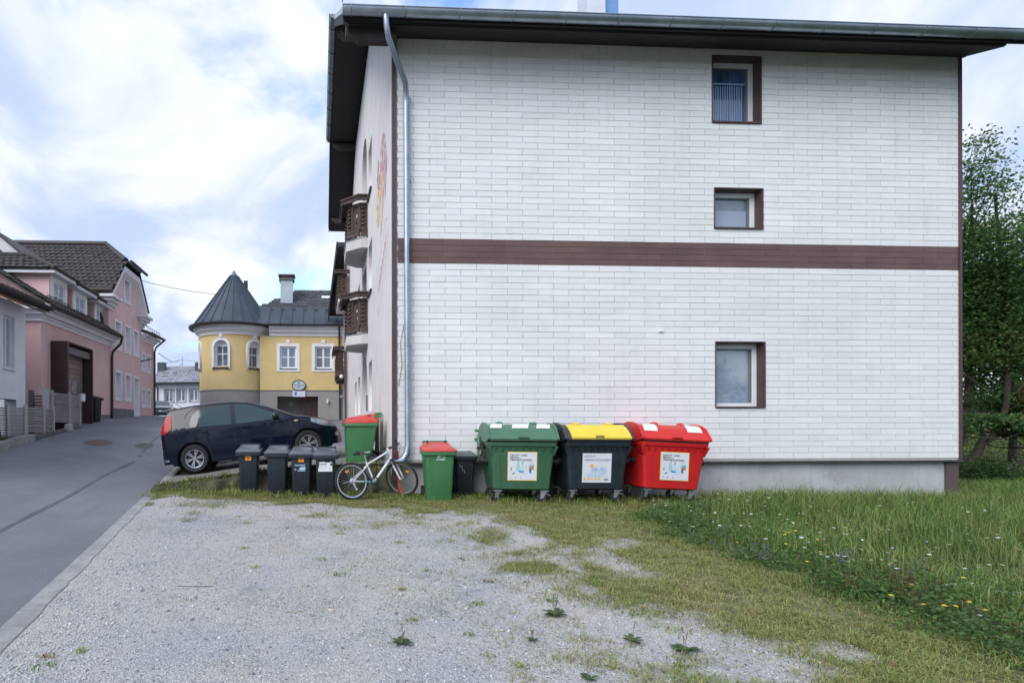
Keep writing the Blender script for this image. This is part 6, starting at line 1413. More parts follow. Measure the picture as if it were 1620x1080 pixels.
# ================================================================== BICYCLE
BK = thing('bicycle', 'white mountain bike with a white saddle leaning beside the house corner', 'bicycle', (0, 0, 0))
bw = mat('bike_white', (.72, .76, .80), .3, coat=.6, var=.1, vscale=9); bb_ = mat('bike_blue', (.12, .42, .62), .3, coat=.6); rim_m = mat('rim_silver', (.55, .57, .62), .3, .7); chrome = mat('chrome', (.6, .6, .62), .25, .9)
WB, RWh = 1.06, .335
def bwheel(cx, M_=None, nm='wheel', rotor=True):
    g = MB(); n = 48; g.lathe([(RWh-.045, -.012), (RWh-.03, -.024), (RWh-.008, -.018), (RWh, 0), (RWh-.008, .018), (RWh-.03, .024), (RWh-.045, .012)], (0, 0, 0), ax='y', n=n)
    r = MB(); r.lathe([(RWh-.045, -.011), (RWh-.062, -.009), (RWh-.066, 0), (RWh-.062, .009), (RWh-.045, .011), (RWh-.045, -.011)], (0, 0, 0), ax='y', n=n)
    s = MB()
    for k in range(28):
        a = 2*pi*k/28; o = .28*(1 if k % 4 < 2 else -1); s.tube([(.022*cos(a+o*3), (.025 if k % 2 else -.025), .022*sin(a+o*3)), ((RWh-.072)*cos(a), 0, (RWh-.072)*sin(a))], .0014, 3, caps=False)
    h = MB().tube([(0, -.045, 0), (0, .045, 0)], .016, 10); h.tube([(0, -.028, 0), (0, -.024, 0)], .028, 14); h.tube([(0, .024, 0), (0, .028, 0)], .028, 14)
    T = Matrix.Translation((cx, 0, RWh)) if M_ is None else M_
    for q in (g, r, s, h): q.v = [tuple(T @ V(p)) for p in q.v]
    w = g.build(nm, rubber, BK, smooth=40); r.build('rim', rim_m, w, smooth=35); s.build('spokes', mat('spoke', (.42, .40, .37), .35, .7), w, kind='stuff'); h.build('hub', chrome, w, smooth=40)
    e = MB(); a = radians(115) if cx == 0 else radians(50); ww = .20; c = (.19*cos(a), 0, .19*sin(a)); e.lathe([(.001, -.009), (.026, -.006), (.030, 0), (.026, .006), (.001, .009)], c, ax='y', n=14)
    e.v = [tuple(T @ V(((p[0]-c[0])*1.35+c[0], p[1], (p[2]-c[2])*.8+c[2]))) for p in e.v]; e.build('spoke_reflector', mat('reflector', (.80, .24, .05), .3), w, smooth=40)
    return w
bwheel(0)
bbk = (.445, 0, .30); st = (.33, 0, .62); ht = (.80, 0, .845); hb_ = (.845, 0, .73)
hub_r = (0, 0, RWh)
steer = Matrix.Translation(hb_) @ Matrix.Rotation(radians(-62), 4, V((-.36, 0, .93)).normalized()) @ Matrix.Translation(-V(hb_))
fhub = V((1.03, 0, RWh))
Tf = steer @ Matrix.Translation(fhub); bwheel(1, Tf)
# keep the turned wheel on the ground
fr = MB()
fr.tube([st, (ht[0], 0, ht[2]-.005)], [.017, .021], 10); fr.tube([bbk, hb_], [.022, .024], 10); fr.tube([bbk, st, (.318, 0, .665)], .0175, 10); fr.tube([ht, hb_], .025, 12)
for s in (-1, 1): fr.tube([(.33, s*.02, .60), (.15, s*.05, .455), (0, s*.06, RWh)], .0095, 8)
fr.build('frame', bw, BK, smooth=50)
ch_ = MB()
for s in (-1, 1): ch_.tube([(.43, s*.035, .295), (.20, s*.055, .315)], .012, 8)
ch_.build('chain_stay', bb_, BK, smooth=50)
c2 = MB()
for s in (-1, 1): c2.tube([(.20, s*.055, .315), (0, s*.06, RWh)], .011, 8)
c2.build('chain_stay', bw, BK, smooth=50)
MB().tube([(.318, 0, .66), (.285, 0, .80)], .0135, 10).build('seat_post', chrome, BK, smooth=50)
sd = MB(); sd.grid(lambda u, q: (.13+.27*u, (q*2-1)*(.085*(1-u)**.8+.022), .84+.012*cos(u*5)+.012*(1-abs(q*2-1)**2)), 10, 8); sd.grid(lambda u, q: (.13+.27*u, (q*2-1)*(.07*(1-u)**.8+.014), .80+.012*cos(u*5)), 10, 8); sd.build('saddle', mat('saddle_white', (.70, .72, .74), .5), BK, smooth=60)
MB().lathe([(.01, 0), (.05, .01), (.045, .03), (.01, .04)], (.16, 0, .79), n=14).tube([(.16, .02, .80), (.36, .015, .81)], .005, 6).tube([(.16, -.02, .80), (.36, -.015, .81)], .005, 6).box((.10, -.07, .80), (.17, .07, .828)).build('saddle_base', black_pl, BK)
# cranks, chain rings, derailleur, cassette
cr_ = MB(); cr_.lathe([(.065, -.004), (.088, -.004), (.088, .004), (.065, .004), (.065, -.004)], (bbk[0], -.05, bbk[2]), ax='y', n=32)
for k in range(4): a = k*pi/2+.4; cr_.bar((bbk[0]+.012*cos(a), -.05, bbk[2]+.012*sin(a)), (bbk[0]+.07*cos(a), -.05, bbk[2]+.07*sin(a)), .012, .006, up=(0, 1, 0))
cr_.bar((bbk[0], -.065, bbk[2]), (bbk[0]+.11, -.072, bbk[2]-.13), .022, .012, up=(0, 1, 0)); cr_.bar((bbk[0], .065, bbk[2]), (bbk[0]-.11, .072, bbk[2]+.13), .022, .012, up=(0, 1, 0)); cr_.build('crank_set', mat('crank', (.05, .05, .055), .4, .6), BK)
for s, x, z in ((-1, bbk[0]+.11, bbk[2]-.13), (1, bbk[0]-.11, bbk[2]+.13)): MB().box((x-.045, min(s*.08, s*.17), z-.012), (x+.045, max(s*.08, s*.17), z+.012)).build('pedal', black_pl, BK, bevel=.004)
MB().lathe([(.02, -.055), (.05, -.045), (.058, -.04), (.058, -.03), (.045, -.028), (.02, -.028)], (0, 0, RWh), ax='y', n=24).build('cassette', chrome, BK, smooth=30)
MB().tube([(0, -.055, RWh+.045), (.44, -.055, .39)], .004, 5).tube([(.44, -.055, .215), (.05, -.055, .20), (.02, -.055, .24)], .004, 5).build('chain', mat('chain', (.10, .09, .09), .5, .6), BK)
MB().bar((0, -.06, RWh-.02), (.015, -.06, .25), .03, .012, up=(0, 1, 0)).bar((.015, -.06, .25), (.05, -.06, .19), .022, .012, up=(0, 1, 0)).lathe([(.001, -.006), (.022, -.006), (.022, .006), (.001, .006)], (.05, -.06, .19), ax='y', n=12).build('derailleur', chrome, BK)
MB().tube([(0, .075, RWh), (-.14, .08, RWh-.03)], .008, 6).build('kickstand', chrome, BK)
# fork, stem, bars (turned with the wheel)
def turned(mb): mb.v = [tuple(steer @ V(p)) for p in mb.v]; return mb
ax_ = (fhub-V(hb_)).normalized(); cz = V(hb_)+V((.012, 0, -.035))
f = MB(); f.box((cz.x-.03, -.075, cz.z-.02), (cz.x+.03, .075, cz.z+.02))
turned(f).build('fork_crown', mat('crown', (.06, .06, .065), .4), BK, bevel=.01)
for s in (-1, 1): turned(MB().tube([cz+V((0, s*.06, 0)), cz.lerp(fhub, .32)+V((0, s*.06*.68+s*.02, 0))], .013, 8)).build('fork_stanchion', chrome, BK, smooth=50)
f = MB()
for s in (-1, 1): f.tube([cz.lerp(fhub, .28)+V((0, s*.062, 0)), fhub+V((0, s*.058, .0))], [.019, .016], 10)
turned(f).build('fork_leg', bw, BK, smooth=50)
tp_ = V(ht)+(V(ht)-V(hb_)).normalized()*.05
s_m = MB().bar(tp_, tp_+V((.08, 0, .035)), .035, .04); turned(s_m).build('stem', black_pl, BK)
cb = tp_+V((.08, 0, .035)); hbr = MB(); hbr.tube([cb+V((-.05, -.30, .045)), cb+V((-.02, -.16, .035)), cb+V((0, -.05, 0)), cb+V((0, .05, 0)), cb+V((-.02, .16, .035)), cb+V((-.05, .30, .045))], .0125, 8)
hb_o = turned(hbr).build('handlebar', mat('bar_black', (.03, .03, .032), .35), BK, smooth=50)
for s in (-1, 1):
    g = MB().tube([cb+V((-.026, s*.19, .037)), cb+V((-.052, s*.31, .046))], .018, 10); turned(g).build('grip', rubber, hb_o, smooth=50)
    g = MB().bar(cb+V((.0, s*.17, .03)), cb+V((.06, s*.20, .0)), .02, .015).bar(cb+V((.06, s*.20, .0)), cb+V((.03, s*.29, .0)), .012, .010); turned(g).build('brake_lever', black_pl if s > 0 else white_pl, hb_o)
g = MB()
for s in (-1, 1): g.tube([cb+V((.05, s*.19, .01)), cb+V((.14, s*.10, .03)), cb+V((.15, s*.02, -.08)), cb+V((.07, 0, -.22)), V(hb_)+V((.04, 0, .0))], .0035, 5)
turned(g).build('brake_cable', black_pl, BK)
g = MB().box((hb_[0]+.02, -.012, hb_[2]-.12), (hb_[0]+.05, .012, hb_[2]-.03)); turned(g).build('brake_arm', chrome, BK)
BK.location = (.60, 10.02, .285); BK.rotation_euler = (radians(-9), radians(-.5), radians(23))

# ================================================================== VEGETATION
def leaf_mat(name, rough=.6, trans=.35):
    return mat(name, (.1, .1, .1), rough, attr='tint', trans=trans, spec=.25)
def blades(name, P, hgt, wid, lean, cols, m, kind='stuff', bend=.5):
    """grass blades: P (n,3) roots; five vertices each, curved over"""
    n = len(P); a = rng.random(n)*2*pi; d = np.stack([np.cos(a), np.sin(a)], 1); sd = np.stack([-d[:, 1], d[:, 0]], 1)
    ln = (lean*(.4+rng.random(n)))[:, None]; h = hgt[:, None]; w = wid[:, None]
    v = np.zeros((n, 5, 3)); mid = P[:, :2]+d*ln*.35*h; tip = P[:, :2]+d*ln*1.1*h
    v[:, 0, :2] = P[:, :2]-sd*w; v[:, 1, :2] = P[:, :2]+sd*w; v[:, 0, 2] = P[:, 2]-.01; v[:, 1, 2] = P[:, 2]-.01
    v[:, 2, :2] = mid-sd*w*.8; v[:, 3, :2] = mid+sd*w*.8; v[:, 2, 2] = v[:, 3, 2] = P[:, 2]+hgt*.62
    v[:, 4, :2] = tip; v[:, 4, 2] = P[:, 2]+hgt*(1-.25*np.minimum(lean*1.0, 1.6))
    i = np.arange(n)*5; f = np.concatenate([np.stack([i, i+1, i+3], 1), np.stack([i, i+3, i+2], 1), np.stack([i+2, i+3, i+4], 1)])
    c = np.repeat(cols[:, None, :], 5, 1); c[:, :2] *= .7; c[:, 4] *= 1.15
    o = bpy.data.objects.new(name, npmesh(name, v.reshape(-1, 3), f, m, c.reshape(-1, 3))); COL.objects.link(o); return tag(o, kind=kind)
def colmix(n, pal, w=None, jit=.2):
    pal = np.array(pal); k = rng.choice(len(pal), n, p=w); return pal[k]*(1+jit*(rng.random((n, 1))*2-1))
grass_m = leaf_mat('grass_blade', .7, .3); leaf_m = leaf_mat('leaf', .5, .35)
DRY = (.44, .39, .18); OLV = (.30, .34, .10); GRN = (.19, .31, .065); DKG = (.085, .165, .042); BRN = (.24, .17, .09)
def scatter(n, x0, x1, y0, y1, near=True):
    x = rng.uniform(x0, x1, n); y = y0+(y1-y0)*(rng.random(n)**(1.35 if near else 1)); return x, y
def inview(x, y): return (x < 1.28*y+1.3) & (x > -.62*y-1)
# mown, half dry turf
x, y = scatter(360000, -3.3, 9, 2.9, 11.0); g = grass_mask(x, y); t = tall_mask(x, y)
g = np.maximum(g, .42*sstep((x-grass_bound(y)+2.0)/2.0)*sstep((fbm(x*2.6+11, y*2.6+5, 4)-.46)/.12))
clump = fbm(x*5, y*5, 3)
keep = (rng.random(len(x)) < g*(.25+1.1*sstep((clump-.35)/.3))*(1-t*.8)) & inview(x, y) & (x > kerb_x(y)+.15)
x, y = x[keep], y[keep]; n = len(x); cl = clump[keep]; dryness = fbm(x*1.2+5, y*1.2+8, 4)
cols = colmix(n, [DRY, OLV, GRN, BRN], [.28, .34, .28, .10]); f_ = sstep((dryness-.38)/.25)[:, None]; cols = cols*(1-f_*.45)+np.array(DRY)*f_*.45
fg = sstep((x-3.0)/1.2)[:, None]; cols = cols*(1-fg*.35)+np.array(OLV)*fg*.35
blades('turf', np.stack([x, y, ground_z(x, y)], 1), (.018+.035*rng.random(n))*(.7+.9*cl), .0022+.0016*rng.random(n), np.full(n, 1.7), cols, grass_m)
# turf further off, round the containers and below the wall
# tall meadow
x, y = scatter(190000, 3.6, 19.5, 2.4, 13.6); t = tall_mask(x, y)
hn = fbm(x*.9+3, y*.9, 4); keep = (rng.random(len(x)) < t*(.35+.9*sstep((fbm(x*3, y*3, 3)-.3)/.35))) & inview(x, y) & ((y < 10.6) | (x > 12.9))
x, y, hn = x[keep], y[keep], hn[keep]; n = len(x)
cols = colmix(n, [GRN, DKG, OLV, DRY], [.42, .32, .20, .06]); dk = sstep((fbm(x*1.5, y*1.5+30, 3)-.42)/.2)[:, None]; cols = cols*(1-.45*dk)+np.array(DKG)*.45*dk
edge = np.clip((x-tall_bound(y))/1.0, .35, 1)
low = 1-.6*sstep(1-np.hypot((x-7.2)/1.6, (y-5.4)/.9))
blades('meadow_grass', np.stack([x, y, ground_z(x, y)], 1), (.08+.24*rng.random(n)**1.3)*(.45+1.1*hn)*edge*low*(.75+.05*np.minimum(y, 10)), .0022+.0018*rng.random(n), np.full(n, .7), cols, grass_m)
# seeding stalks standing above the meadow
x, y = scatter(2600, 4.6, 17, 4.5, 10.6, False); keep = (tall_mask(x, y) > .7) & inview(x, y); x, y = x[keep], y[keep]; n = len(x)
blades('grass_stalks', np.stack([x, y, ground_z(x, y)], 1), .35+.25*rng.random(n), np.full(n, .0016), np.full(n, .35), colmix(n, [(.30, .30, .14), (.20, .24, .10)]), grass_m)
# rough grass beyond the house on the right, field behind it
x, y = scatter(60000, 12.9, 40, 12.4, 34, True); keep = inview(x, y); x, y = x[keep], y[keep]; n = len(x)
blades('field_grass', np.stack([x, y, ground_z(x, y)], 1), .06+.12*rng.random(n), .006+.006*rng.random(n), np.full(n, .8), colmix(n, [GRN, OLV, (.20, .22, .08)], [.3, .4, .3]), grass_m)
# longer grass under containers, at the wall foot and round the bins
xs_, ys_2 = [], []
for (a, b, c, d, k) in ((-1.8, 1.0, 10.2, 10.95, 3600), (1.0, 3.0, 9.9, 10.6, 1200), (3.0, 7.4, 9.5, 10.6, 5200), (7.3, 12.6, 10.1, 10.62, 5200), (-3.2, -1.2, 10.2, 11.0, 1500)):
    xs_.append(rng.uniform(a, b, k)); ys_2.append(rng.uniform(c, d, k))
x = np.concatenate(xs_); y = np.concatenate(ys_2); n = len(x)
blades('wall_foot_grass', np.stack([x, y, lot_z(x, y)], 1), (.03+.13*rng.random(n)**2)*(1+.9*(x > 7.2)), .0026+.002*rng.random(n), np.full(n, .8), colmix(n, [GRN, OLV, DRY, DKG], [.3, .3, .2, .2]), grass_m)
# weeds on the bank and along the kerb
x = rng.uniform(-3.1, 1.3, 5200); y = 10.72+.32*rng.random(5200); z = np.where(y > 10.98, slab_z(x, y), lot_z(x, 10.7)+(slab_z(x, 11)-lot_z(x, 10.7))*np.clip((y-10.74)/.26, 0, 1)*.9)
keep = rng.random(5200) < .25+.75*(fbm(x*2.5, y*6, 3) > .5); x, y, z = x[keep], y[keep], z[keep]; n = len(x)
blades('bank_weeds', np.stack([x, y, z], 1), .03+.09*rng.random(n), .003+.003*rng.random(n), np.full(n, 1.), colmix(n, [GRN, OLV, DRY, DKG], [.25, .3, .2, .25]), grass_m)
x = kerb_x(y_ := rng.uniform(8.3, 12.2, 900))+.16+.10*rng.random(900); n = 900; kk = fbm(x*3, y_*2.2, 3) > .52; x, y_ = x[kk], y_[kk]; n = len(x)
blades('kerb_weeds', np.stack([x, y_, np.maximum(ground_z(x, y_), road_z(kerb_x(y_), y_))], 1), .03+.06*rng.random(n), .003+.002*rng.random(n), np.full(n, 1.), colmix(n, [GRN, OLV, DRY]), grass_m)

# broad leaved herbs in the meadow edge: small leaf quads in low cushions
def leaves(name, C, size, cols, m, flat=.5, kind='stuff', parent=None, link_=True):
    n = len(C); a = rng.random(n)*2*pi; tl = (rng.random(n)-.3)*1.4*(1-flat)+.2
    u = np.stack([np.cos(a)*np.cos(tl), np.sin(a)*np.cos(tl), np.sin(tl)], 1); r = rng.normal(size=(n, 3)); r[:, 2] += flat*1.5
    w = np.cross(u, r); w /= np.linalg.norm(w, axis=1)[:, None]; s = size[:, None]
    nrm = np.cross(w, u)
    v = np.stack([C-u*s, C-w*s*.55+nrm*s*.12, C+u*s, C+w*s*.55+nrm*s*.12], 1)
    i = np.arange(n)*4; f = np.stack([i, i+1, i+2, i+3], 1)
    c = np.repeat(cols[:, None, :], 4, 1)
    me = npmesh(name, v.reshape(-1, 3), f, m, c.reshape(-1, 3))
    if not link_: return me
    o = bpy.data.objects.new(name, me); link(o, parent); return tag(o, kind=kind)
C_, L_c = [], []
for k in range(105):
    yy = rng.uniform(3.6, 9.6); xx = float(tall_bound(yy))+abs(rng.normal())*.7+.1; nn = int(rng.integers(60, 240)); rr = rng.uniform(.08, .24)
    p = rng.normal(size=(nn, 3))*[rr, rr, rr*.55]; p[:, 2] = np.abs(p[:, 2]); c = np.array([xx, yy, float(ground_z(xx, yy))+.02])+p
    C_.append(c); L_c.append(colmix(nn, [DKG, (.08, .15, .055), (.12, .19, .06)], None, .25))
C_ = np.concatenate(C_); L_c = np.concatenate(L_c); leaves('meadow_herbs', C_, .010+.016*rng.random(len(C_)), L_c, leaf_m, .6)
# reddish brown dock seed heads and purple haze plants
C_, L_c = [], []
for (xx, yy, cnt, col) in [(5.0, 4.6, 9, (.16, .06, .035)), (5.4, 4.9, 8, (.15, .06, .04)), (5.2, 4.25, 7, (.17, .07, .04)), (4.9, 4.0, 5, (.13, .06, .05)), (4.75, 5.9, 6, (.22, .19, .24)), (5.3, 5.6, 6, (.20, .18, .23)), (5.9, 5.3, 4, (.25, .2, .24)), (4.7, 6.6, 4, (.16, .15, .19))]:
    for j in range(cnt):
        px, py = xx+rng.normal()*.18, yy+rng.normal()*.18; h0 = float(ground_z(px, py)); h1 = rng.uniform(.12, .32); nn = 90
        p = np.stack([px+rng.normal(size=nn)*.014, py+rng.normal(size=nn)*.014, h0+h1*(.45+.55*rng.random(nn))], 1); C_.append(p); L_c.append(colmix(nn, [col], None, .35))
C_ = np.concatenate(C_); leaves('dock_seed_heads', C_, .004+.004*rng.random(len(C_)), np.concatenate(L_c), leaf_m, .3)
# white umbel flowers, many
FL = []
def umbels(n, gen, cols, sz):
    vv, ff, cc = [], [], []
    for k in range(n):
        px, py, h = gen(); z0 = float(ground_z(px, py)); r = sz*random.uniform(.7, 1.3); tx, ty = random.uniform(-.3, .3), random.uniform(-.3, .3); col = random.choice(cols)
        b = len(vv); vv += [(px, py, z0+h)]+[(px+r*cos(a)*(1+.2*sin(5*a+k)), py+r*sin(a)*(1+.2*cos(4*a+k)), z0+h+r*(tx*cos(a)+ty*sin(a))-.004) for a in np.linspace(0, 2*pi, 9)[:-1]]
        ff += [(b, b+1+i, b+1+(i+1) % 8) for i in range(8)]; cc += [col]*9
        b = len(vv); vv += [(px-.0015, py, z0), (px+.0015, py, z0), (px, py, z0+h)]; ff += [(b, b+1, b+2)]; cc += [(.08, .12, .04)]*3
    return np.array(vv, float), np.array(ff), np.array(cc, float)
def g_white():
    while True:
        yy = random.uniform(3.6, 9.8); xx = float(tall_bound(yy))+abs(random.gauss(0, 1))*1.3+.1
        if random.random() < .35: xx = random.uniform(5.5, 11); yy = random.uniform(5, 10)
        if inview(xx, yy) and xx > tall_bound(yy): return xx, yy, random.uniform(.16, .34)
v, f, c = umbels(190, g_white, [(.72, .72, .70), (.66, .66, .68), (.55, .52, .50), (.58, .50, .55)], .016)
o = bpy.data.objects.new('white_flowers', npmesh('white_flowers', v, f, leaf_mat('petal', .7, .2), c)); COL.objects.link(o); tag(o, kind='stuff')
ycore = mat('petal_yellow', (.66, .46, .05), .6, trans=.2); ystem = mat('flower_stem', (.07, .11, .035), .7)
spots = [(5.40, 6.28, .26), (5.46, 6.26, .29), (5.33, 6.22, .25), (4.95, 5.85, .24), (5.52, 6.05, .24), (4.62, 6.05, .20), (4.72, 5.25, .20), (5.1, 5.55, .22), (4.15+.3, 4.25, .22), (5.35, 5.1, .24), (4.55, 4.05, .20), (4.62, 3.98, .22), (4.70, 4.02, .21), (4.98, 4.12, .21), (4.93, 3.95, .2), (5.45, 4.55, .26), (4.85, 4.4, .24)]
fl0 = None
for i, (xx, yy, h) in enumerate(spots):
    if fl0 is None:
        fl0 = thing('yellow_flower', 'small yellow flower on a thin stalk in the tall meadow grass', 'flower', (0, 0, 0), 'yellow flowers in the meadow')
        m_ = MB(); m_.lathe([(.003, .002), (.010, .004), (.015, .0), (.016, -.003)], (0, 0, .24), n=12); m_.build('petals', ycore, fl0)
        MB().tube([(0, 0, 0), (.004, 0, .12), (0, 0, .238)], .0018, 4).build('stem', ystem, fl0)
        r = fl0
    else: r = copy_tree(fl0, 'small yellow flower on a thin stalk in the tall meadow grass', (0, 0, 0))
    r.location = (xx, yy, float(ground_z(xx, yy))); r.scale = (1, 1, h/.24); r.rotation_euler = (random.uniform(-.15, .15), random.uniform(-.15, .15), random.random()*6)

# rosette weeds on the gravel
weed_m = mat('weed_leaf', (.075, .14, .045), .6, var=.4, vscale=9, trans=.25); stalk_m = mat('weed_stalk', (.17, .15, .07), .8)
def rosette(label, x, y, r, nl, ns, seed, group=None):
    random.seed(seed); z = float(ground_z(x, y)); t = thing('rosette_weed', label, 'weed', (x, y, z), group)
    for k in range(nl):
        a = 2*pi*k/nl+random.uniform(-.3, .3); L_ = r*random.uniform(.6, 1.1); w = L_*.24; d = V((cos(a), sin(a), 0)); s_ = V((-sin(a), cos(a), 0)); el = random.uniform(.12, .75)
        m_ = MB(); P_ = []
        for (u, ww) in ((0, .15), (.25, .55), (.55, 1.0), (.8, .8), (1.0, .08)):
            c = V((x, y, z+.004))+d*(L_*u*cos(el*.7))+V((0, 0, L_*(sin(el)*u-.35*u*u*el))); P_ += [tuple(c-s_*w*ww+V((0, 0, w*ww*.25))), tuple(c), tuple(c+s_*w*ww+V((0, 0, w*ww*.25)))]
        m_.add(P_, [(3*i+j, 3*i+j+1, 3*i+j+4, 3*i+j+3) for i in range(4) for j in (0, 1)]); m_.build('leaf', weed_m, t, smooth=60)
    for k in range(ns):
        a = random.uniform(0, 6.3); h = r*random.uniform(1.0, 1.7); q = V((cos(a), sin(a), 0))*r*random.uniform(.1, .5)
        MB().tube([(x, y, z), V((x, y, z+h*.5))+q*.4, V((x, y, z+h))+q], [.0015, .0018, .001], 5).tube([V((x, y, z+h*.62))+q*.55, V((x, y, z+h))+q], .0035, 5).build('stalk', stalk_m, t)
    return t
rosette('green rosette weed with two upright brown stalks, alone on the gravel nearest the camera', .57, 3.92, .085, 11, 3, 3)
rosette('leafy rosette weed with several tall reddish stalks near the gravel edge', 1.86, 4.42, .10, 12, 5, 5)
rosette('flat green rosette weed low at the right of the gravel', 2.46, 3.72, .10, 11, 2, 8)
rosette('rosette weed with two thin stalks in front of the tall stalked one', 1.50, 3.95, .06, 8, 3, 9)
rosette('small rosette weed beside the dry patch right of the gravel', 2.20, 3.90, .08, 9, 1, 12)
rosette('dark green rosette weed near the bottom edge of the photo', 1.62, 3.36, .07, 9, 2, 14)
random.seed(21)
gl = 'small tuft of weeds growing out of the gravel'
for (x, y) in ((1.63, 5.3), (2.40, 5.35), (.69, 4.35), (1.05, 4.05), (-.62, 5.9), (.0, 6.2), (-1.1, 4.95), (.95, 6.9), (.3, 7.4), (1.5, 6.1), (2.1, 6.3), (.75, 5.1), (1.35, 4.7), (2.0, 4.75), (2.5, 4.4), (-1.78, 3.85), (-1.65, 3.92), (-1.72, 3.72), (1.15, 3.7), (1.25, 3.55), (-.4, 7.8), (.6, 8.2), (-1.4, 7.0), (1.9, 7.2), (.2, 5.6), (2.6, 5.2), (-.9, 6.7), (1.05, 5.7), (-1.9, 8.3), (2.35, 3.5), (1.1, 8.4), (-1.2, 8.6)):
    x += random.uniform(-.05, .05); z = float(ground_z(x, y)); t = thing('weed_tuft', gl, 'weed', (x, y, z), 'weed tufts on the gravel'); n = random.randint(14, 40); r = random.uniform(.012, .045)
    P = np.stack([x+rng.normal(size=n)*r, y+rng.normal(size=n)*r, np.full(n, z)], 1); ci = random.randrange(4); pal = [[GRN, OLV], [OLV, DRY], [DRY, BRN], [GRN, DKG]][ci]; t['label'] = ['small green tuft', 'small olive tuft', 'small dried brownish tuft', 'small dark green tuft'][ci]+' of weeds growing out of the gravel'; t['group'] = ['green', 'olive', 'brown', 'dark green'][ci]+' weed tufts on the gravel'
    o = blades('leaves', P, .012+.03*rng.random(n), .002+.003*rng.random(n), np.full(n, 1.3), colmix(n, pal), grass_m, None); o.parent = t; o.matrix_parent_inverse = wm(t).inverted()
    if 'kind' in o: del o['kind']
# scattered tiny sprouts and straw on the gravel (uncountable)
x, y = scatter(48000, -2.4, 4.2, 2.9, 10.4); g = fbm(x*2.2+60, y*2.2, 4); keep = (rng.random(len(x)) < .9*sstep((g-.47)/.14)*sstep((x+1.6+.35*(y-4))/2.6)+.03) & (x > kerb_x(y)+.2); x, y = x[keep], y[keep]; n = len(x)
blades('gravel_sprouts', np.stack([x, y, ground_z(x, y)], 1), .006+.018*rng.random(n), .0016+.002*rng.random(n), np.full(n, 1.5), colmix(n, [OLV, DRY, BRN, GRN], [.3, .3, .15, .25]), grass_m)
# loose stones
def stones(name, n, x0, x1, y0, y1, s0, s1, pal):
    x, y = scatter(n, x0, x1, y0, y1); keep = (x > kerb_x(y)+.17) & (grass_mask(x, y) < .75); x, y = x[keep], y[keep]; n = len(x); s = s0+(s1-s0)*rng.random(n)**3
    base = np.array([(1, 0, 0), (0, 1, 0), (-1, 0, 0), (0, -1, 0), (.2, .1, .7), (0, 0, -.6)]); a = rng.random(n)*2*pi
    v = base[None]*s[:, None, None]*(.65+.7*rng.random((n, 6, 1))); vx = v[..., 0]*np.cos(a)[:, None]*1.25-v[..., 1]*np.sin(a)[:, None]*.85; vy = v[..., 0]*np.sin(a)[:, None]*1.25+v[..., 1]*np.cos(a)[:, None]*.85
    P = np.stack([vx+x[:, None], vy+y[:, None], v[..., 2]+(ground_z(x, y)+s*.15)[:, None]], -1)
    f = np.array([(0, 1, 4), (1, 2, 4), (2, 3, 4), (3, 0, 4), (1, 0, 5), (2, 1, 5), (3, 2, 5), (0, 3, 5)]); F = (f[None]+np.arange(n)[:, None, None]*6).reshape(-1, 3)
    c = np.repeat(colmix(n, pal, None, .2)[:, None], 6, 1)
    o = bpy.data.objects.new(name, npmesh(name, P.reshape(-1, 3), F, mat('pebble', (.3, .3, .3), .85, attr='tint'), c.reshape(-1, 3))); COL.objects.link(o); tag(o, kind='stuff')
PAL = [(.46, .46, .47), (.36, .37, .39), (.52, .51, .49), (.20, .21, .24), (.56, .55, .55), (.42, .40, .37)]
stones('gravel', 70000, -2.6, 4.5, 2.8, 9.8, .0022, .011, PAL)
stones('loose_stones', 1600, -2.5, 4.5, 2.9, 9.8, .006, .022, PAL)
stones('kerb_gravel', 5000, -2.6, -1.4, 3.2, 7.5, .004, .016, [(.42, .43, .45), (.34, .36, .40), (.48, .48, .50)])
t = thing('wood_chip', 'small pale wooden chip lying alone on the gravel', 'wood chip', (.09, 4.6, float(ground_z(.09, 4.6))))
z = float(ground_z(.09, 4.6)); MB().hexa([(.065, 4.615, z), (.075, 4.63, z), (.120, 4.59, z), (.11, 4.575, z), (.067, 4.617, z+.010), (.075, 4.628, z+.010), (.118, 4.59, z+.012), (.11, 4.578, z+.012)]).build('chip', mat('pale_wood', (.62, .50, .42), .8), t)
x, y = rng.uniform(-2.6, 8, 2600), rng.uniform(9.2, 10.7, 2600)
leaves('dry_litter', np.stack([x, y, ground_z(x, y)+.012], 1), .006+.012*rng.random(2600), colmix(2600, [(.20, .14, .07), (.30, .24, .12), (.10, .07, .04)]), leaf_m, .95)
# bent twig on the gravel
t = thing('twig', 'thin curved dark twig lying on the left half of the gravel', 'twig', (-1.2, 5.3, .12))
MB().tube([(-1.32+.05*k, 5.32-.018*k+.004*k*k*.4, float(ground_z(-1.32+.05*k, 5.3))+.006) for k in range(8)], .0025, 5).build('stick', mat('twig_dark', (.10, .09, .08), .9), t)

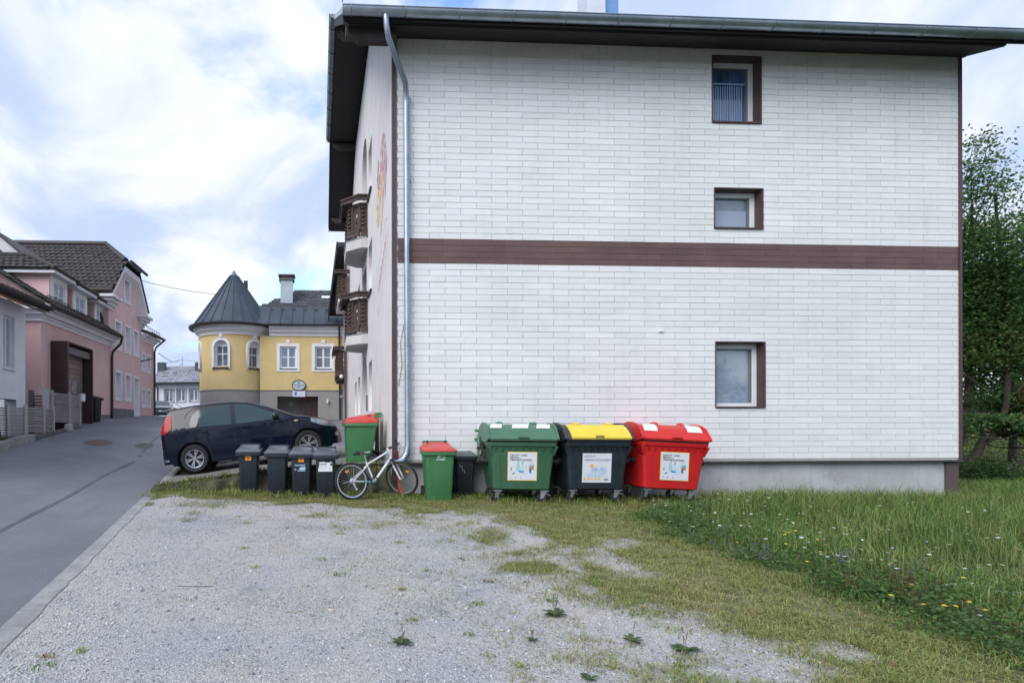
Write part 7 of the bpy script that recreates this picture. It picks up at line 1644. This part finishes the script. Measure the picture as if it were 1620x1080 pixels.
# ---------------------------------------------------------------- trees
bark = mat('bark', (.085, .065, .05), .95, var=.5, vscale=12, bump=1., bscale=40)
def branchy(pts, r0, r1, mb, n=8):
    k = len(pts); mb.tube(pts, [r0+(r1-r0)*i/(k-1) for i in range(k)], n)
T1 = thing('leaning_tree', 'leafy tree with crooked low limbs leaning out beside the right corner of the house', 'tree', (17.9, 15, 0))
limbs = [[(17.75, 15.0, -.1), (18.2, 15, .55), (18.55, 15, 1.10), (19.0, 15.0, 1.35), (19.4, 15.1, 2.2), (19.6, 15.2, 4), (19.5, 15.3, 6), (19.3, 15.3, 8.2)],
         [(17.85, 14.9, -.1), (18.7, 14.7, .38), (19.5, 14.6, .62), (20.3, 14.7, .95), (21.2, 14.9, 2.0), (21.6, 15.1, 4), (21.8, 15.2, 6)],
         [(17.8, 15.1, -.1), (18.3, 15.4, 1.0), (19.2, 15.9, 2.3), (19.6, 16.2, 4.0), (19.4, 16.0, 6.0), (19.1, 15.7, 8.2)]]
mb = MB()
tr = MB(); branchy(limbs[0], .13, .03, tr, 10); tr.build('trunk', bark, T1, smooth=50)
for l in limbs[1:]: m_ = MB(); branchy(l, .12, .03, m_, 10); m_.build('limb', bark, T1, smooth=50)
random.seed(5); tips = []
for k in range(155):
    l = random.choice(limbs); i = random.uniform(2.2, len(l)-1.01); a = V(l[int(i)]).lerp(V(l[int(i)+1]), i-int(i))
    if a.z > 6.3 and random.random() < .55: continue
    if random.random() < .45: a.x -= random.uniform(.3, 1.3); a.y += random.uniform(-.6, .6)
    d = V((random.uniform(-.9, 1.1), random.uniform(-1, 1), random.uniform(.05, 1.1))).normalized(); L_ = random.uniform(.7, 2.0)
    if a.z < 2.4: d.z *= .3; L_ *= .8
    b = a+d*L_*.6+V((0, 0, -.05)); c = a+d*L_+V((0, 0, .12*L_)); branchy([a, b, c], .022, .006, mb, 5); tips.append((a, b, c))
for (px, pz) in ((18.55, 9.6), (19.05, 9.9), (17.95, 8.5), (19.6, 8.7), (20.4, 8.5), (19.2, 9.2), (18.2, 7.9)):
    a = V((px-.55, 15.3, pz-1.9)); c = V((px, 15.2, pz)); b = a.lerp(c, .5)+V((.1, 0, 0)); branchy([a, b, c], .02, .004, mb, 5); tips.append((a, b, c))
mb.build('branches', bark, T1, kind='stuff')
for k in range(85):
    d = V((random.gauss(0, 1), random.gauss(0, 1), random.gauss(0, 1))).normalized()*random.uniform(.3, 1); c = V((19.9+d.x*2.5, 16.3+d.y*1.5, 5.3+d.z*3.0)); tips.append((c-V((.3, 0, .25)), c, c+V((random.uniform(.1, .6), 0, random.uniform(.0, .5)))))
for k in range(22):
    c = V((random.uniform(18.1, 21.5), random.uniform(14.6, 16), random.uniform(1.5, 2.5))); tips.append((c-V((.35, 0, .05)), c, c+V((random.uniform(.2, .6), 0, random.uniform(-.2, .1)))))
C_, U_ = [], []
for (a, b, c) in tips:
    nn = int(260+220*random.random()); t_ = rng.random(nn)**.7; q = np.array(a)[None]*(1-t_)[:, None]+np.array(c)[None]*t_[:, None]
    sp_ = (.10+.22*np.sin(t_*pi)+.04)[:, None]; C_.append(q+rng.normal(size=(nn, 3))*sp_*[1, 1, .75])
C_ = np.concatenate(C_); hz_ = C_[:, 2]
keep = (hz_ > .75+1.5*fbm(C_[:, 0]*1.3+7, C_[:, 1]*1.3, 3)) & ~((hz_ < 3.3) & (hz_ > 1.9) & (C_[:, 0] < 19.6) & (fbm(C_[:, 0]*1.6, hz_*1.6, 3) < .66)); C_ = C_[keep]
cl = colmix(len(C_), [(.085, .175, .055), (.12, .22, .06), (.055, .12, .04), (.18, .25, .07)], [.4, .3, .2, .1]); ye = ((C_[:, 2] > 2.9) & (C_[:, 2] < 4.2) & (rng.random(len(C_)) < .35)); cl[ye] = cl[ye]*.3+np.array([.16, .16, .04])*.7
leaves('crown', C_, .034+.030*rng.random(len(C_)), cl, leaf_m, .35, None, T1)
# hanging brown sprig
C_ = np.stack([19.35+rng.normal(size=260)*.12, 14.6+rng.normal(size=260)*.08, 2.35+rng.random(260)*.45-np.abs(rng.normal(size=260))*.1], 1)
leaves('withered_leaves', C_, .02+.02*rng.random(260), colmix(260, [(.22, .11, .05), (.16, .09, .04)]), leaf_m, .2, None, T1)
def bush(name, label, c, rad, n, pal, sz, cat='shrub', group=None):
    t = thing(name, label, cat, (c[0], c[1], float(ground_z(c[0], c[1]))), group); z0 = t.location.z; P_ = []
    for k in range(14):
        d = V((random.gauss(0, 1), random.gauss(0, 1), abs(random.gauss(0, 1)))).normalized(); cc_ = V((c[0]+d.x*rad[0]*.65, c[1]+d.y*rad[1]*.65, z0+d.z*rad[2]*.7)); m = n//14; P_.append(np.array(cc_)+rng.normal(size=(m, 3))*np.array(rad)*.26)
        MB().tube([(c[0], c[1], z0), tuple(cc_)], .010, 4).build('stem', bark, t)
    P_ = np.concatenate(P_); P_[:, 2] = np.maximum(P_[:, 2], z0+.02)
    leaves('foliage', P_, sz*(.7+.6*rng.random(len(P_))), colmix(len(P_), pal, None, .25), leaf_m, .4, None, t); return t
bush('shrub', 'dark green shrub at the foot of the leaning tree', (18.0, 14.5), (.8, .6, .55), 7000, [DKG, (.05, .10, .03), (.04, .08, .03)], .028)
bush('shrub', 'bright green shrub at the right edge below the low limb', (19.7, 14.0), (.9, .6, .45), 8000, [GRN, DKG, (.07, .14, .04)], .028)
bush('shrub', 'low shrub in the shade behind the leaning tree', (20.2, 17.0), (1.2, .8, .35), 4000, [DKG, (.045, .09, .03)], .03)
bush('shrub', 'small leafy weed bush behind the navy car bumper by the house front', (.98, 14.3), (.22, .4, .42), 1500, [GRN, OLV, DKG], .02)
def tree(label, x, y, h, rad, n, pal, sz):
    t = thing('broadleaf_tree', label, 'tree', (x, y, float(ground_z(x, y)))); z0 = t.location.z
    MB().tube([(x, y, z0-.2), (x+.1, y, z0+h*.3), (x, y+.1, z0+h*.75)], [.12, .09, .03], 8).build('trunk', bark, t, smooth=50); P_ = []
    for k in range(46):
        d = V((random.gauss(0, 1), random.gauss(0, 1), random.gauss(0, 1))).normalized()*random.uniform(.45, 1); c = (x+d.x*rad, y+d.y*rad, z0+h*.54+d.z*h*.42); P_.append(np.array(c)+rng.normal(size=(n//46, 3))*rad*.17)
    P_ = np.concatenate(P_); leaves('crown', P_, sz*(.7+.6*rng.random(len(P_))), colmix(len(P_), pal, None, .25), leaf_m, .35, None, t); return t
tree('broad dark tree standing behind the leaning tree at the right edge', 24.6, 19.0, 8.2, 2.6, 16000, [DKG, (.05, .09, .03)], .055)
tree('round tree further back seen through the gaps of the leaning tree', 31.5, 25.5, 5.2, 2.4, 8000, [(.06, .11, .04), DKG], .07)
# red hall far right
RH = thing('red_hall', 'long low brick red building far away behind the leaning tree', 'building', (60, 51, 1))
MB().box((52, 50, .6), (70, 56, 3.7)).build('wall', mat('red_hall', (.30, .12, .09), .9), RH); MB().box((51.5, 49.6, 3.7), (70.5, 56.4, 4.2)).build('roof', mat('hall_roof', (.62, .63, .66), .7), RH)
for k in range(6): MB().box((53+k*2.9, 49.95, 1.6), (54.6+k*2.9, 49.99, 2.9)).build('window', glass_far, RH)
# woods across the way, behind the viewpoint (they show in the window panes and the car paint)
P_ = []
for k in range(60):
    x, y = random.uniform(-60, 75), random.uniform(-62, -46); h = random.uniform(6, 11)
    for j in range(9): P_.append(np.array([x, y, h*(.2+.08*j)])+rng.normal(size=(26, 3))*np.array([1.6*(1.1-.09*j), 1.6, .6]))
P_ = np.concatenate(P_); leaves('far_wood', P_, .45+.3*rng.random(len(P_)), colmix(len(P_), [DKG, (.04, .07, .03)]), leaf_m, .2)
